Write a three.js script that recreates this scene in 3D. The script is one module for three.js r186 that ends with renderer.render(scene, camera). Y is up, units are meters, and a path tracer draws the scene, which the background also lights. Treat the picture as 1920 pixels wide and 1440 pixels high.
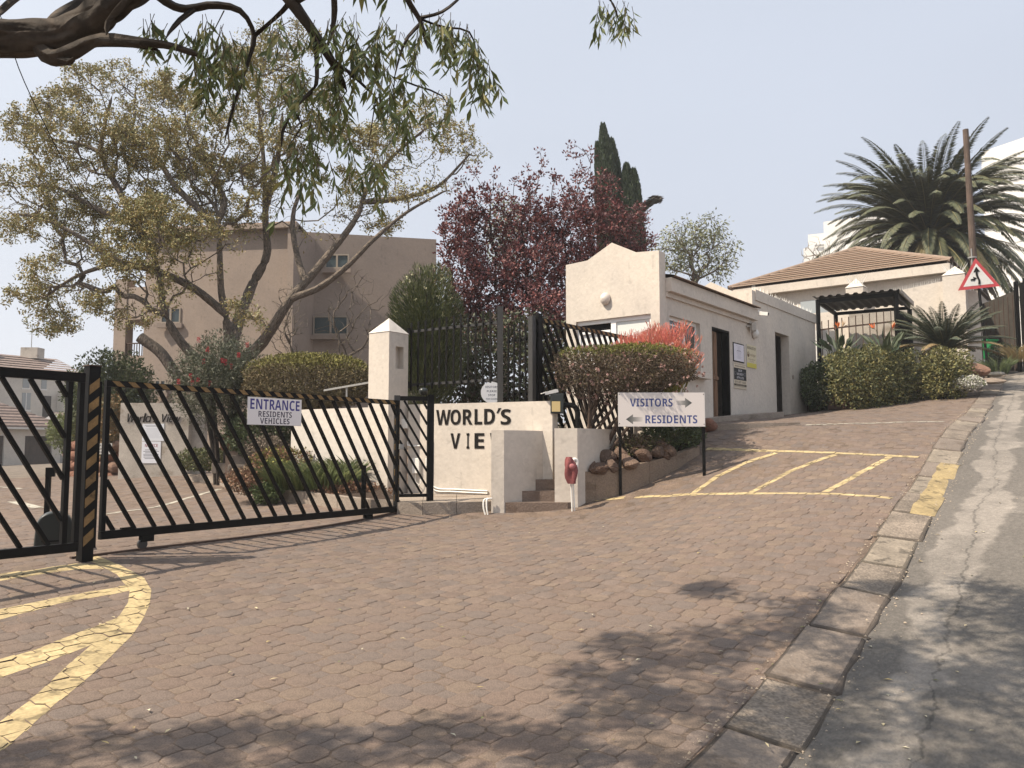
import * as THREE from 'three';
import { mergeGeometries } from 'three/addons/utils/BufferGeometryUtils.js';
import { FontLoader } from 'three/addons/loaders/FontLoader.js';
import { TextGeometry } from 'three/addons/geometries/TextGeometry.js';

// ---------- camera, sky, sun, exposure ----------
const scene = new THREE.Scene();
const camera = new THREE.PerspectiveCamera(51.28, 4 / 3, 0.05, 1200);
camera.position.set(0, 1.6, 0);
camera.rotation.set(Math.atan(120 / 1500), 0, 0);
const renderer = new THREE.WebGLRenderer({ antialias: true });
renderer.toneMapping = THREE.LinearToneMapping;
renderer.toneMappingExposure = 1.4;
renderer.shadowMap.enabled = true;
scene.fog = new THREE.FogExp2(new THREE.Color().setRGB(0.86, 0.88, 0.92), 0.001);   // thin smog
const SUN = new THREE.Vector3(-0.578, 0.788, 0.215).normalize();
{
  const w = 512, h = 256, d = new Float32Array(w * h * 4), n0 = tileNoise(71);
  for (let j = 0; j < h; j++) for (let i = 0; i < w; i++) {
    const el = ((j + 0.5) / h - 0.5) * Math.PI, az = ((i + 0.5) / w - 0.5) * 2 * Math.PI;
    const x = Math.cos(el) * Math.cos(az), y = Math.sin(el), z = Math.cos(el) * Math.sin(az);
    const up = Math.max(0, y), k = Math.pow(1 - up, 2.2);             // thin smog: paler low down
    const cs = x * SUN.x + y * SUN.y + z * SUN.z, g = Math.pow(Math.max(0, cs * 0.5 + 0.5), 3.2), g2 = Math.pow(Math.max(0, cs), 24), hb = Math.pow(1 - up, 5) * Math.pow(0.5 + 0.5 * (x * SUN.x + z * SUN.z) / Math.hypot(SUN.x, SUN.z) / Math.max(0.05, Math.cos(el)), 1.6);
    const hz = 1 + 0.05 * (n0(az / 6.2832 * 16 + 40, el * 9 + 40, 16) - 0.5) + 0.03 * (n0(az / 6.2832 * 32 + 40, el * 22 + 40, 32) - 0.5); const o = (j * w + i) * 4, lo = hz * (y < 0 ? Math.max(0.35, 1 + y * 2.5) : 1);
    d[o] = (0.415 + 0.08 * k + 0.24 * hb + 0.30 * g + 0.4 * g2) * lo;
    d[o + 1] = (0.46 + 0.068 * k + 0.2 * hb + 0.30 * g + 0.38 * g2) * lo;
    d[o + 2] = (0.555 + 0.04 * k + 0.13 * hb + 0.27 * g + 0.34 * g2) * lo;
    d[o + 3] = 1;
  }
  const t = new THREE.DataTexture(d, w, h, THREE.RGBAFormat, THREE.FloatType);
  t.mapping = THREE.EquirectangularReflectionMapping; t.magFilter = t.minFilter = THREE.LinearFilter; t.needsUpdate = true;
  scene.background = t; scene.environment = t;
}
const sun = new THREE.DirectionalLight(new THREE.Color().setRGB(1, 0.88, 0.715), 5.0);
sun.position.copy(SUN).multiplyScalar(80); sun.castShadow = true; sun.shadow.radius = 1;
Object.assign(sun.shadow.camera, { left: -45, right: 45, top: 45, bottom: -45, near: 1, far: 220 });
sun.shadow.mapSize.set(4096, 4096);
scene.add(sun, sun.target);

// ---------- helpers ----------
function RNG(seed) { return () => { seed |= 0; seed = seed + 0x6D2B79F5 | 0; let t = Math.imul(seed ^ seed >>> 15, 1 | seed); t = t + Math.imul(t ^ t >>> 7, 61 | t) ^ t; return ((t ^ t >>> 14) >>> 0) / 4294967296; }; }
function lerp(a, b, t) { return a + (b - a) * t; }
const V3 = THREE.Vector3, vec = a => new V3(a[0], a[1], a[2]);
const clamp = (x, a, b) => Math.min(b, Math.max(a, x)), sstep = (a, b, x) => { x = clamp((x - a) / (b - a), 0, 1); return x * x * (3 - 2 * x); };
const taken = {};
function numbered(n) { const k = taken[n] = (taken[n] || 0) + 1; return k === 1 ? n : n + '_' + String(k - 1).padStart(3, '0'); }
function tag(o, label, category, group, kind) { o.userData = { ...o.userData, label, category }; if (group) o.userData.group = group; if (kind) { o.userData.kind = kind; } return o; }
function thing(name, label, category, pos = [0, 0, 0], turn = 0, group) { const o = new THREE.Group(); o.name = numbered(name); o.position.set(...pos); o.rotation.y = turn; scene.add(o); return tag(o, label, category, group); }
function setting(o) { o.userData.kind = 'structure'; return o; }

// ground height (thin plate spline through surveyed spots; D = -z)
const TPS=[[0.9,4.2,0.0232608],[2.72,6.88,0.0510615],[4.74,9.86,0.0495316],[8.78,15.8,0.0218807],[12.86,21.8,0.0463153],[1.35,4.2,-0.0286835],[3.2,6.88,-0.0342029],[5.2,9.86,-0.0414247],[9.3,15.8,-0.0279283],[13.4,21.8,-0.0441707],[-3.966,-9.394,-0.00253614],[0.169,-12.204,0.000415562],[1.654,-1.124,-0.00956974],[5.789,-3.934,0.00457144],[3.902,2.184,-0.00084405],[8.037,-0.626,-0.00542743],[5.7,4.83,0.00366403],[9.835,2.02,0.000186909],[7.724,7.808,0.00159342],[11.859,4.998,-0.00011947],[11.77,13.762,0.00395338],[15.905,10.952,0.000213162],[15.704,19.551,0.000719492],[19.839,16.741,-0.00147139],[24.134,31.956,0.00219321],[28.269,29.146,-0.00119767],[-4.78,8.9,0.00863262],[-1.88,12.8,0.00584119],[0.35,13,-0.0204189],[1.78,13,-0.0261316],[3.2,13.4,-0.00316726],[0,9.2,0.00310696],[-2.3,6.2,-0.00270252],[2.05,7,-0.0156679],[-2.56,4,-0.00655856],[0,0,0.0171685],[-6,0,0.000777978],[-12,4,0.00145044],[0,4.2,-0.00336866],[4.7,18,-0.00598966],[3.8,15.5,0.0280688],[7.24,21.3,0.00231266],[8.76,23.3,-0.0122284],[-9,20,0.00212572],[-5.5,14.5,-0.00385146],[-12,13,-0.001189],[-39,63,-7.58404e-05],[-14,30,-0.00186917],[-40,10,0.000566358],[-20,20,0.000304779],[-8,36,0.00094757],[0,40,-0.000716737],[14,40,0.00022415],[11.8,21.05,-0.0022311],[0,100,-0.000361133],[-60,110,9.50989e-05],[60,80,3.83481e-05],[14.3,24,0.00881686],[-3,17,-0.00563812],[0.4,15.5,0.0197035]];const TPL=[2.5781,0.0393838,0.0383058];
function H(x, z) {
  let D = clamp(-z, -25, 130); x = clamp(x, -90, 90);
  let s = TPL[0] + TPL[1] * x + TPL[2] * D;
  for (const [a, b, w] of TPS) { const r = (a - x) * (a - x) + (b - D) * (b - D); if (r > 1e-12) s += w * 0.5 * r * Math.log(r); }
  return s;
}

// value noise, tiling with period n
function tileNoise(seed) {
  const r = RNG(seed), t = new Float32Array(65536); for (let i = 0; i < 65536; i++) t[i] = r();
  return (x, y, n) => { const xi = Math.floor(x), yi = Math.floor(y), f = x - xi, g = y - yi, a = f * f * (3 - 2 * f), b = g * g * (3 - 2 * g);
    const q = (i, j) => t[(((i % n) + n) % n) + 256 * (((j % n) + n) % n) & 65535];
    return lerp(lerp(q(xi, yi), q(xi + 1, yi), a), lerp(q(xi, yi + 1), q(xi + 1, yi + 1), a), b); };
}
function tex(size, fn, metres, { bump = false, rgb = false } = {}) {
  const d = new Uint8Array(size * size * 4);
  for (let j = 0; j < size; j++) for (let i = 0; i < size; i++) { const o = (j * size + i) * 4, v = fn(i / size, j / size);
    for (let c = 0; c < 3; c++) d[o + c] = clamp((Array.isArray(v) ? v[c] : v) * 255, 0, 255); d[o + 3] = 255; }
  const t = new THREE.DataTexture(d, size, size, THREE.RGBAFormat); t.wrapS = t.wrapT = THREE.RepeatWrapping; t.magFilter = THREE.LinearFilter; t.minFilter = THREE.LinearMipmapLinearFilter; t.generateMipmaps = true;
  t.repeat.set(1 / metres, 1 / metres); if (!bump) t.colorSpace = THREE.SRGBColorSpace; t.needsUpdate = true; return t;
}
const n1 = tileNoise(11), n2 = tileNoise(12), n3 = tileNoise(13), n4 = tileNoise(14);
const fbm = (u, v, n0, oct, nz = n1) => { let s = 0, a = 0.5, n = n0, t = 0; for (let k = 0; k < oct; k++) { s += a * nz(u * n + k * 0, v * n, n); t += a; a *= 0.55; n *= 2; } return s / t; };
const hash = RNG(99);
const T = {
  plaster: tex(1024, (u, v) => { const b = fbm(u, v, 3, 5), f = fbm(u, v, 64, 2, n2), drip = fbm(u * 1, v * 1, 40, 1, n3) * n4(u * 46, v * 3, 46); const cr = Math.abs(fbm(u, v, 5, 4, n4) - 0.5), ck = cr < 0.002 && fbm(u, v, 3, 2, n3) > 0.55 ? 0.09 : 0, pt = sstep(0.56, 0.6, fbm(u, v, 7, 4, n3)); const g = 0.885 + 0.13 * (b - 0.5) + 0.06 * (f - 0.5) - 0.06 * sstep(0.45, 0.8, drip) - 0.012 * pt - ck * 0.8; return [g, g - 0.012 * b, g - 0.035 * b]; }, 3.1),
  plasterB: tex(1024, (u, v) => { const f = fbm(u, v, 24, 4, n2), s = n3(u * 90, v * 20, 90) ; return 0.5 + 0.5 * (f - 0.5) + 0.25 * Math.max(0, s - 0.72); }, 1.7, { bump: true }),
  concrete: tex(1024, (u, v) => { const b = fbm(u, v, 4, 6), f = fbm(u, v, 128, 2, n2), st = sstep(0.55, 0.75, fbm(u, v, 6, 4, n3)); const g = 0.80 + 0.22 * (b - 0.5) + 0.16 * (f - 0.5); return [g - 0.10 * st, g - 0.115 * st, g - 0.13 * st]; }, 1.9),
  concreteB: tex(512, (u, v) => fbm(u, v, 32, 4, n2), 0.6, { bump: true }),
  grain: tex(512, (u, v) => { const f = fbm(u, v, 100, 2, n2), b = fbm(u, v, 6, 3), sp = n3(u * 170, v * 170, 170); const g = 0.80 + 0.28 * (f - 0.5) + 0.15 * (b - 0.5) + (sp > 0.93 ? 0.14 : 0) - (sp < 0.06 ? 0.14 : 0); return [g, g, g]; }, 0.55),
  grainB: tex(512, (u, v) => fbm(u, v, 90, 3, n4), 0.55, { bump: true }),
  bark: tex(512, (u, v) => { const r = fbm(u * 1, v * 1, 10, 5), c = n2(u * 30, v * 7, 30); const g = 0.72 + 0.4 * (r - 0.5) + 0.3 * (c - 0.5); return [g, g * 0.99, g * 0.97]; }, 0.5),
  barkB: tex(512, (u, v) => 0.6 * n2(u * 26, v * 7, 26) + 0.4 * fbm(u, v, 16, 4), 0.5, { bump: true }),
  wood: tex(512, (u, v) => { const g = 0.78 + 0.25 * (n2(u * 40, v * 2.0, 40) - 0.5) + 0.2 * (fbm(u, v, 5, 3) - 0.5); return [g, g * 0.98, g * 0.95]; }, 1.0),
  paint: tex(512, (u, v) => { const g = 0.88 + 0.10 * (fbm(u, v, 5, 5) - 0.5) - 0.1 * sstep(0.66, 0.8, fbm(u, v, 14, 4, n3)); return g; }, 0.9),
  wear: tex(1024, (u, v) => { const g = 0.86 + 0.30 * (fbm(u, v, 12, 5) - 0.5) + 0.18 * (fbm(u, v, 120, 2, n2) - 0.5) - 0.22 * sstep(0.6, 0.75, fbm(u, v, 20, 4, n3)); return [g, g, g * 0.97]; }, 2.2),
  dirt: tex(1024, (u, v) => { const g = 0.75 + 0.4 * (fbm(u, v, 8, 6) - 0.5) + 0.25 * (fbm(u, v, 200, 1, n2) - 0.5); return [g, g * 0.99, g * 0.97]; }, 2.5),
  roof: tex(512, (u, v) => { const g = 0.8 + 0.3 * (fbm(u, v, 8, 5) - 0.5) + 0.15 * (n2(u * 60, v * 60, 60) - 0.5); return [g, g * 0.985, g * 0.97]; }, 1.6),
};
function mat(r, g, b, rough, o = {}) {
  const { bumpMap, bumpScale, phys, ...rest } = o;
  const m = new (phys ? THREE.MeshPhysicalMaterial : THREE.MeshStandardMaterial)({ color: new THREE.Color().setRGB(r, g, b), roughness: rough, side: THREE.DoubleSide, ...rest });
  if (bumpMap) { m.bumpMap = bumpMap; m.bumpScale = bumpScale ?? 0.004; } return m;
}
const M = {
  cream: mat(0.735, 0.67, 0.605, 0.92, { map: T.plaster, bumpMap: T.plasterB, bumpScale: 0.008 }),
  whiteWall: mat(0.765, 0.71, 0.655, 0.92, { map: T.plaster, bumpMap: T.plasterB, bumpScale: 0.008 }),
  tan: mat(0.37, 0.30, 0.258, 0.93, { map: T.plaster, bumpMap: T.plasterB, bumpScale: 0.006 }),
  apart: mat(0.66, 0.62, 0.57, 0.93, { map: T.plaster }),
  brightWhite: mat(0.9, 0.9, 0.9, 0.8, { map: T.plaster }),
  greyWall: mat(0.68, 0.61, 0.53, 0.93, { map: T.concrete }),
  concrete: mat(0.47, 0.39, 0.32, 0.95, { map: T.concrete, bumpMap: T.concreteB, bumpScale: 0.006 }),
  kerb: mat(0.31, 0.25, 0.205, 0.97, { map: T.concrete, bumpMap: T.concreteB, bumpScale: 0.010 }),
  step: mat(0.30, 0.22, 0.175, 0.95, { map: T.concrete, bumpMap: T.concreteB, bumpScale: 0.006 }),
  black: mat(0.007, 0.0062, 0.0058, 0.55, { map: T.paint, phys: 1, specularIntensity: 0.3 }),
  blackDull: mat(0.012, 0.011, 0.010, 0.8, { map: T.paint, phys: 1, specularIntensity: 0.3 }),
  greySteel: mat(0.045, 0.042, 0.04, 0.5, { map: T.paint }),
  galv: mat(0.42, 0.41, 0.39, 0.45, { metalness: 0.4, map: T.paint }),
  rusty: mat(0.085, 0.05, 0.036, 0.85, { map: T.paint }),
  hazard: mat(0.30, 0.18, 0.068, 0.7, { map: T.wear }),
  signWhite: mat(0.80, 0.78, 0.76, 0.55, { map: T.paint }),
  whiteFrame: mat(0.78, 0.77, 0.76, 0.4),
  glass: mat(0.05, 0.055, 0.06, 0.06, { metalness: 0 }),
  blind: mat(0.72, 0.72, 0.68, 0.35),
  dark: mat(0.008, 0.0075, 0.007, 0.9, { phys: 1, specularIntensity: 0.2 }),
  wood: mat(0.27, 0.145, 0.075, 0.7, { map: T.wood }),
  pole: mat(0.16, 0.115, 0.095, 0.9, { map: T.wood }),
  roofTile: mat(0.36, 0.255, 0.19, 0.92, { map: T.roof }),
  roofTile2: mat(0.40, 0.30, 0.235, 0.92, { map: T.roof }),
  roofRed: mat(0.31, 0.235, 0.21, 0.92, { map: T.roof }),
  terracotta: mat(0.30, 0.14, 0.09, 0.9, { map: T.concrete }),
  soil: mat(0.10, 0.062, 0.042, 1, { map: T.dirt, bumpMap: T.concreteB, bumpScale: 0.03 }),
  ground: mat(0.27, 0.22, 0.175, 1, { map: T.dirt }),
  joint: mat(0.26, 0.19, 0.148, 1, { map: T.dirt, bumpMap: T.grainB, bumpScale: 0.003 }),
  yellow: mat(0.58, 0.45, 0.255, 0.85, { map: T.wear }),
  whitePaint: mat(0.60, 0.56, 0.50, 0.85, { map: T.wear }),
  plasticWhite: mat(0.74, 0.72, 0.68, 0.4),
  plasticBlack: mat(0.02, 0.024, 0.022, 0.35),
};
// box-projected uv in metres
function metreUV(g) {
  if (!g.attributes.normal) g.computeVertexNormals();
  const p = g.attributes.position, n = g.attributes.normal, uv = new Float32Array(p.count * 2);
  for (let i = 0; i < p.count; i++) { const x = p.getX(i), y = p.getY(i), z = p.getZ(i), ax = Math.abs(n.getX(i)), ay = Math.abs(n.getY(i)), az = Math.abs(n.getZ(i));
    if (ay >= ax && ay >= az) { uv[2 * i] = x; uv[2 * i + 1] = z; } else if (ax > az) { uv[2 * i] = z; uv[2 * i + 1] = y; } else { uv[2 * i] = x; uv[2 * i + 1] = y; } }
  g.setAttribute('uv', new THREE.BufferAttribute(uv, 2)); return g;
}
function rawGeo(pos, idx, col) { const g = new THREE.BufferGeometry(); g.setAttribute('position', new THREE.Float32BufferAttribute(pos, 3)); if (col) g.setAttribute('color', new THREE.Float32BufferAttribute(col, 3)); if (idx) g.setIndex(idx); g.computeVertexNormals(); return g; }
class MB {
  constructor() { this.g = []; }
  add(g) { g = g.index ? g.toNonIndexed() : g; for (const k of Object.keys(g.attributes)) if (!['position', 'normal', 'color'].includes(k)) g.deleteAttribute(k); this.g.push(g); return this; }
  box(cx, cy, cz, sx, sy, sz, ry = 0, bev = 0) {
    let g;
    if (bev > 0) { const s = new THREE.Shape(), a = sx / 2 - bev, b = sy / 2 - bev; s.moveTo(-a, -b); s.lineTo(a, -b); s.lineTo(a, b); s.lineTo(-a, b); s.closePath(); g = new THREE.ExtrudeGeometry(s, { depth: sz - 2 * bev, bevelEnabled: true, bevelSize: bev, bevelThickness: bev, bevelSegments: 1 }); g.translate(0, 0, -(sz - 2 * bev) / 2); }
    else g = new THREE.BoxGeometry(sx, sy, sz);
    if (ry) g.rotateY(ry); g.translate(cx, cy, cz); return this.add(g);
  }
  span(x0, x1, y0, y1, z0, z1, bev = 0) { return this.box((x0 + x1) / 2, (y0 + y1) / 2, (z0 + z1) / 2, Math.abs(x1 - x0), Math.abs(y1 - y0), Math.abs(z1 - z0), 0, bev); }
  bar(p, q, w, h = w, up = [0, 1, 0]) { p = vec(p); q = vec(q); const d = q.clone().sub(p), L = d.length(); const g = new THREE.BoxGeometry(w, h, L); const m = new THREE.Matrix4().lookAt(q, p, vec(up)); g.applyMatrix4(m); g.translate((p.x + q.x) / 2, (p.y + q.y) / 2, (p.z + q.z) / 2); return this.add(g); }
  tube(pts, r, n = 8, seg) { const c = new THREE.CatmullRomCurve3(pts.map(vec)); return this.add(new THREE.TubeGeometry(c, seg || Math.max(2, pts.length * 5), r, n)); }
  cyl(p, q, r0, r1 = r0, n = 12) { p = vec(p); q = vec(q); const d = q.clone().sub(p), L = d.length(); const g = new THREE.CylinderGeometry(r1, r0, L, n); g.applyQuaternion(new THREE.Quaternion().setFromUnitVectors(new V3(0, 1, 0), d.normalize())); g.translate((p.x + q.x) / 2, (p.y + q.y) / 2, (p.z + q.z) / 2); return this.add(g); }
  lathe(pts, at = [0, 0, 0], n = 20, rot) { const g = new THREE.LatheGeometry(pts.map(a => new THREE.Vector2(a[0], a[1])), n); if (rot) g.applyMatrix4(rot); g.translate(...at); return this.add(g); }
  // polygon in local x-y extruded along z from z0 to z1
  prism(poly, z0, z1, holes = []) { const s = new THREE.Shape(poly.map(a => new THREE.Vector2(a[0], a[1]))); for (const h of holes) s.holes.push(new THREE.Path(h.map(a => new THREE.Vector2(a[0], a[1])))); const g = new THREE.ExtrudeGeometry(s, { depth: z1 - z0, bevelEnabled: false }); g.translate(0, 0, z0); return this.add(g); }
  // polygon in local z-y extruded along x
  prismX(poly, x0, x1, holes = []) { const f = a => [-a[0], a[1]]; const s = new THREE.Shape(poly.map(a => new THREE.Vector2(...f(a)))); for (const h of holes) s.holes.push(new THREE.Path(h.map(a => new THREE.Vector2(...f(a))))); const g = new THREE.ExtrudeGeometry(s, { depth: x1 - x0, bevelEnabled: false }); g.rotateY(Math.PI / 2); g.translate(x0, 0, 0); return this.add(g); }
  raw(pos, idx, col) { return this.add(rawGeo(pos, idx, col)); }
  geo() { const g = this.g.length === 1 ? this.g[0] : mergeGeometries(this.g); return metreUV(g); }
  build(name, material, parent, top) { const m = new THREE.Mesh(this.geo(), material); m.castShadow = m.receiveShadow = true; m.name = parent ? name : numbered(name); (parent || scene).add(m); return m; }
}
const rect = (x0, x1, y0, y1) => [[x0, y0], [x1, y0], [x1, y1], [x0, y1]];
// a vertical wall between two plan points, with thickness away from the viewer side
function wallGeo(mb, p, q, y0, y1, t, cap = 0) { const dx = q[0] - p[0], dz = q[2] - p[2], L = Math.hypot(dx, dz), nx = dz / L, nz = -dx / L; const c = [[p[0], p[2]], [q[0], q[2]], [q[0] + nx * t, q[2] + nz * t], [p[0] + nx * t, p[2] + nz * t]]; const Y0 = Array.isArray(y0) ? y0 : [y0, y0], Y1 = Array.isArray(y1) ? y1 : [y1, y1];
  const pos = []; const k = [0, 1, 1, 0]; for (let i = 0; i < 4; i++) pos.push(c[i][0], Y0[k[i]], c[i][1]); for (let i = 0; i < 4; i++) pos.push(c[i][0], Y1[k[i]], c[i][1]);
  const idx = [0, 1, 5, 0, 5, 4, 1, 2, 6, 1, 6, 5, 2, 3, 7, 2, 7, 6, 3, 0, 4, 3, 4, 7, 4, 5, 6, 4, 6, 7, 0, 2, 1, 0, 3, 2]; const g = rawGeo(pos, idx).toNonIndexed(); g.computeVertexNormals(); return mb.add(g); }
// a printed face: a canvas on a thin plate in local x-y, facing +z
function printTex(w, h, draw) { const c = document.createElement('canvas'); c.width = w; c.height = h; const x = c.getContext('2d'); draw(x, w, h); const t = new THREE.CanvasTexture(c); t.colorSpace = THREE.SRGBColorSpace; t.anisotropy = 8; return t; }
function printPlate(name, w, h, tx, parent, pos, ry = 0, rough = 0.5, t = 0.006) {
  const g = new THREE.PlaneGeometry(w, h), m = new THREE.Mesh(g, new THREE.MeshStandardMaterial({ map: tx, roughness: rough, side: THREE.DoubleSide })); m.name = parent ? name : numbered(name); m.position.set(...pos); m.rotation.y = ry; m.castShadow = m.receiveShadow = true; (parent || scene).add(m); return m;
}

// ---------- terrain, road, kerb, paving ----------
const AL = [0.562, 0.827], CR = [0.827, -0.562];                  // along and across the street in plan (x, D)
const acToXZ = (a, c) => [AL[0] * a + CR[0] * c, -(AL[1] * a + CR[1] * c)];
const xzToAc = (x, z) => [AL[0] * x - AL[1] * z, CR[0] * x - CR[1] * z];
const KERB_L = -1.62, KERB_R = -1.20;
function sheet(name, xs, zs, y, m, parent, mapPt) {
  const pos = [], idx = [], uv = [], nx = xs.length, nz = zs.length;
  for (const z of zs) for (const x of xs) { const [X, Z] = mapPt ? mapPt(x, z) : [x, z]; pos.push(X, y(X, Z), Z); uv.push(mapPt ? x : X, mapPt ? z : Z); }
  for (let j = 0; j < nz - 1; j++) for (let i = 0; i < nx - 1; i++) { const a = j * nx + i; idx.push(a, a + nx, a + 1, a + 1, a + nx, a + nx + 1); }
  const g = rawGeo(pos, idx); g.setAttribute('uv', new THREE.Float32BufferAttribute(uv, 2)); const o = new THREE.Mesh(g, m); o.name = parent ? name : numbered(name); o.receiveShadow = o.castShadow = true; (parent || scene).add(o); return o;
}
const range = (a, b, s) => { const r = []; for (let x = a; x < b - 1e-6; x += s) r.push(x); r.push(b); return r; };
const graded = (a, b, lo, hi, s) => { const r = []; let x = lo; const L = []; let k = s; while (x > a) { k *= 1.35; x -= k; L.push(Math.max(a, x)); } L.reverse(); r.push(...L, ...range(lo, hi, s)); x = hi; k = s; while (x < b) { k *= 1.35; x += k; r.push(Math.min(b, x)); } return r; };
setting(sheet('ground', graded(-500, 500, -30, 30, 1.2), graded(-600, 120, -50, 8, 1.2), (x, z) => H(x, z) - 0.16, M.ground)).userData.label = 'brown earth ground beneath the paving and gardens';

// street: worn asphalt with a pale scraped strip and a long crack
const crackPts = [[1.974,0.01,-4.141], [2.235,0.056,-4.52], [2.572,0.134,-5.035], [2.899,0.218,-5.529], [3.354,0.339,-6.24], [3.868,0.475,-7.02], [4.292,0.599,-7.634], [4.702,0.73,-8.279], [5.359,0.925,-9.323], [5.849,1.043,-9.934], [6.259,1.153,-10.408], [7.028,1.445,-11.724], [8.828,1.986,-14.519]].map(p => xzToAc(p[0], p[2]));
const paleL = [[1.742,0.003,-4.16], [2.368,0.125,-5.067], [2.887,0.278,-5.977], [3.487,0.449,-7.041], [4.228,0.652,-8.028], [4.638,0.777,-8.63], [5.298,0.964,-9.657], [6.006,1.149,-10.521], [7.335,1.6,-12.472], [10.576,2.413,-17.462], [13.937,3.393,-22.407]].map(p => xzToAc(p[0], p[2]));
const paleR = [[2.063,0.013,-4.132], [2.612,0.136,-5.029], [3.069,0.257,-5.74], [3.746,0.421,-6.687], [4.441,0.605,-7.588], [5.058,0.773,-8.385], [6.004,1.024,-9.709], [7.284,1.446,-11.611], [9.821,2.113,-15.434], [12.721,2.925,-19.896]].map(p => xzToAc(p[0], p[2]));
const atA = (pts, a) => { if (a <= pts[0][0]) return pts[0][1]; for (let i = 1; i < pts.length; i++) if (a <= pts[i][0]) return lerp(pts[i - 1][1], pts[i][1], (a - pts[i - 1][0]) / Math.max(1e-6, pts[i][0] - pts[i - 1][0])); return pts[pts.length - 1][1]; };
const roadTex = (() => {
  const W = 1024, Hh = 2048, d = new Uint8Array(W * Hh * 4), L = 36, B = 9;   // covers a 0..36, c -1.3..7.7
  for (let j = 0; j < Hh; j++) { const a = j / Hh * L - 4; for (let i = 0; i < W; i++) { const c = i / W * B - 1.4, u = i / W, v = j / Hh;
    const sp = hash(), f = n2(c * 40, a * 40, 256), b = fbm(c / 9, a / 9, 6, 4, n3), e = 0.22 * (fbm(c / 9, a / 9, 18, 4, n1) - 0.5) * 2;
    let g = 0.375 + 0.07 * (b - 0.5) + 0.06 * (f - 0.5) + 0.06 * (sp - 0.5);
    const l = atA(paleL, a), r = atA(paleR, a), inb = sstep(-0.02, 0.05, c - l - e) * sstep(-0.02, 0.06, r + e * 0.8 - c), pb = inb * (0.55 + 0.45 * sstep(0.35, 0.62, fbm(c / 9, a / 9, 22, 4, n4)));
    g += 0.125 * pb;
    g += 0.10 * sstep(0.60, 0.7, fbm(c / 9, a / 9, 9, 5, n1)) * sstep(0.3, 0.9, c + 1.4) * 0.55;
    const cc = Math.abs(c - atA(crackPts, a) - 0.07 * (n3(a * 5, 3, 256) - 0.5) - 0.03 * (n3(a * 23, 9, 256) - 0.5)); const ck = n3(a * 3, 7, 256); if (cc < 0.004 + 0.010 * ck) g -= 0.10; else if (cc < 0.05 && sp > 0.7) g -= 0.04;
    const o = (j * W + i) * 4; d[o] = clamp(g * 1.06 * 255, 0, 255); d[o + 1] = clamp(g * 255, 0, 255); d[o + 2] = clamp(g * 0.935 * 255, 0, 255); d[o + 3] = 255; } }
  const t = new THREE.DataTexture(d, W, Hh, THREE.RGBAFormat); t.wrapS = t.wrapT = THREE.MirroredRepeatWrapping; t.magFilter = THREE.LinearFilter; t.minFilter = THREE.LinearMipmapLinearFilter; t.generateMipmaps = true; t.colorSpace = THREE.SRGBColorSpace; t.repeat.set(1 / B, 1 / L); t.offset.set(1.4 / B, 4 / L); t.needsUpdate = true; return t;
})();
M.road = new THREE.MeshStandardMaterial({ map: roadTex, roughness: 0.95, bumpMap: T.grainB, bumpScale: 0.004, color: new THREE.Color().setRGB(1.0, 1.0, 1.0), side: THREE.DoubleSide });
setting(sheet('street', range(KERB_R - 0.12, 8, 0.35), range(-12, 75, 0.5), (x, z) => { const [a, c] = xzToAc(x, z); return H(x, z) - 0.036 + 0.008 * Math.sin(a * 2.1) * Math.sin(c * 3); }, M.road, null, (c, a) => acToXZ(a, c))).userData.label = 'cracked grey asphalt street climbing the hill';

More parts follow.
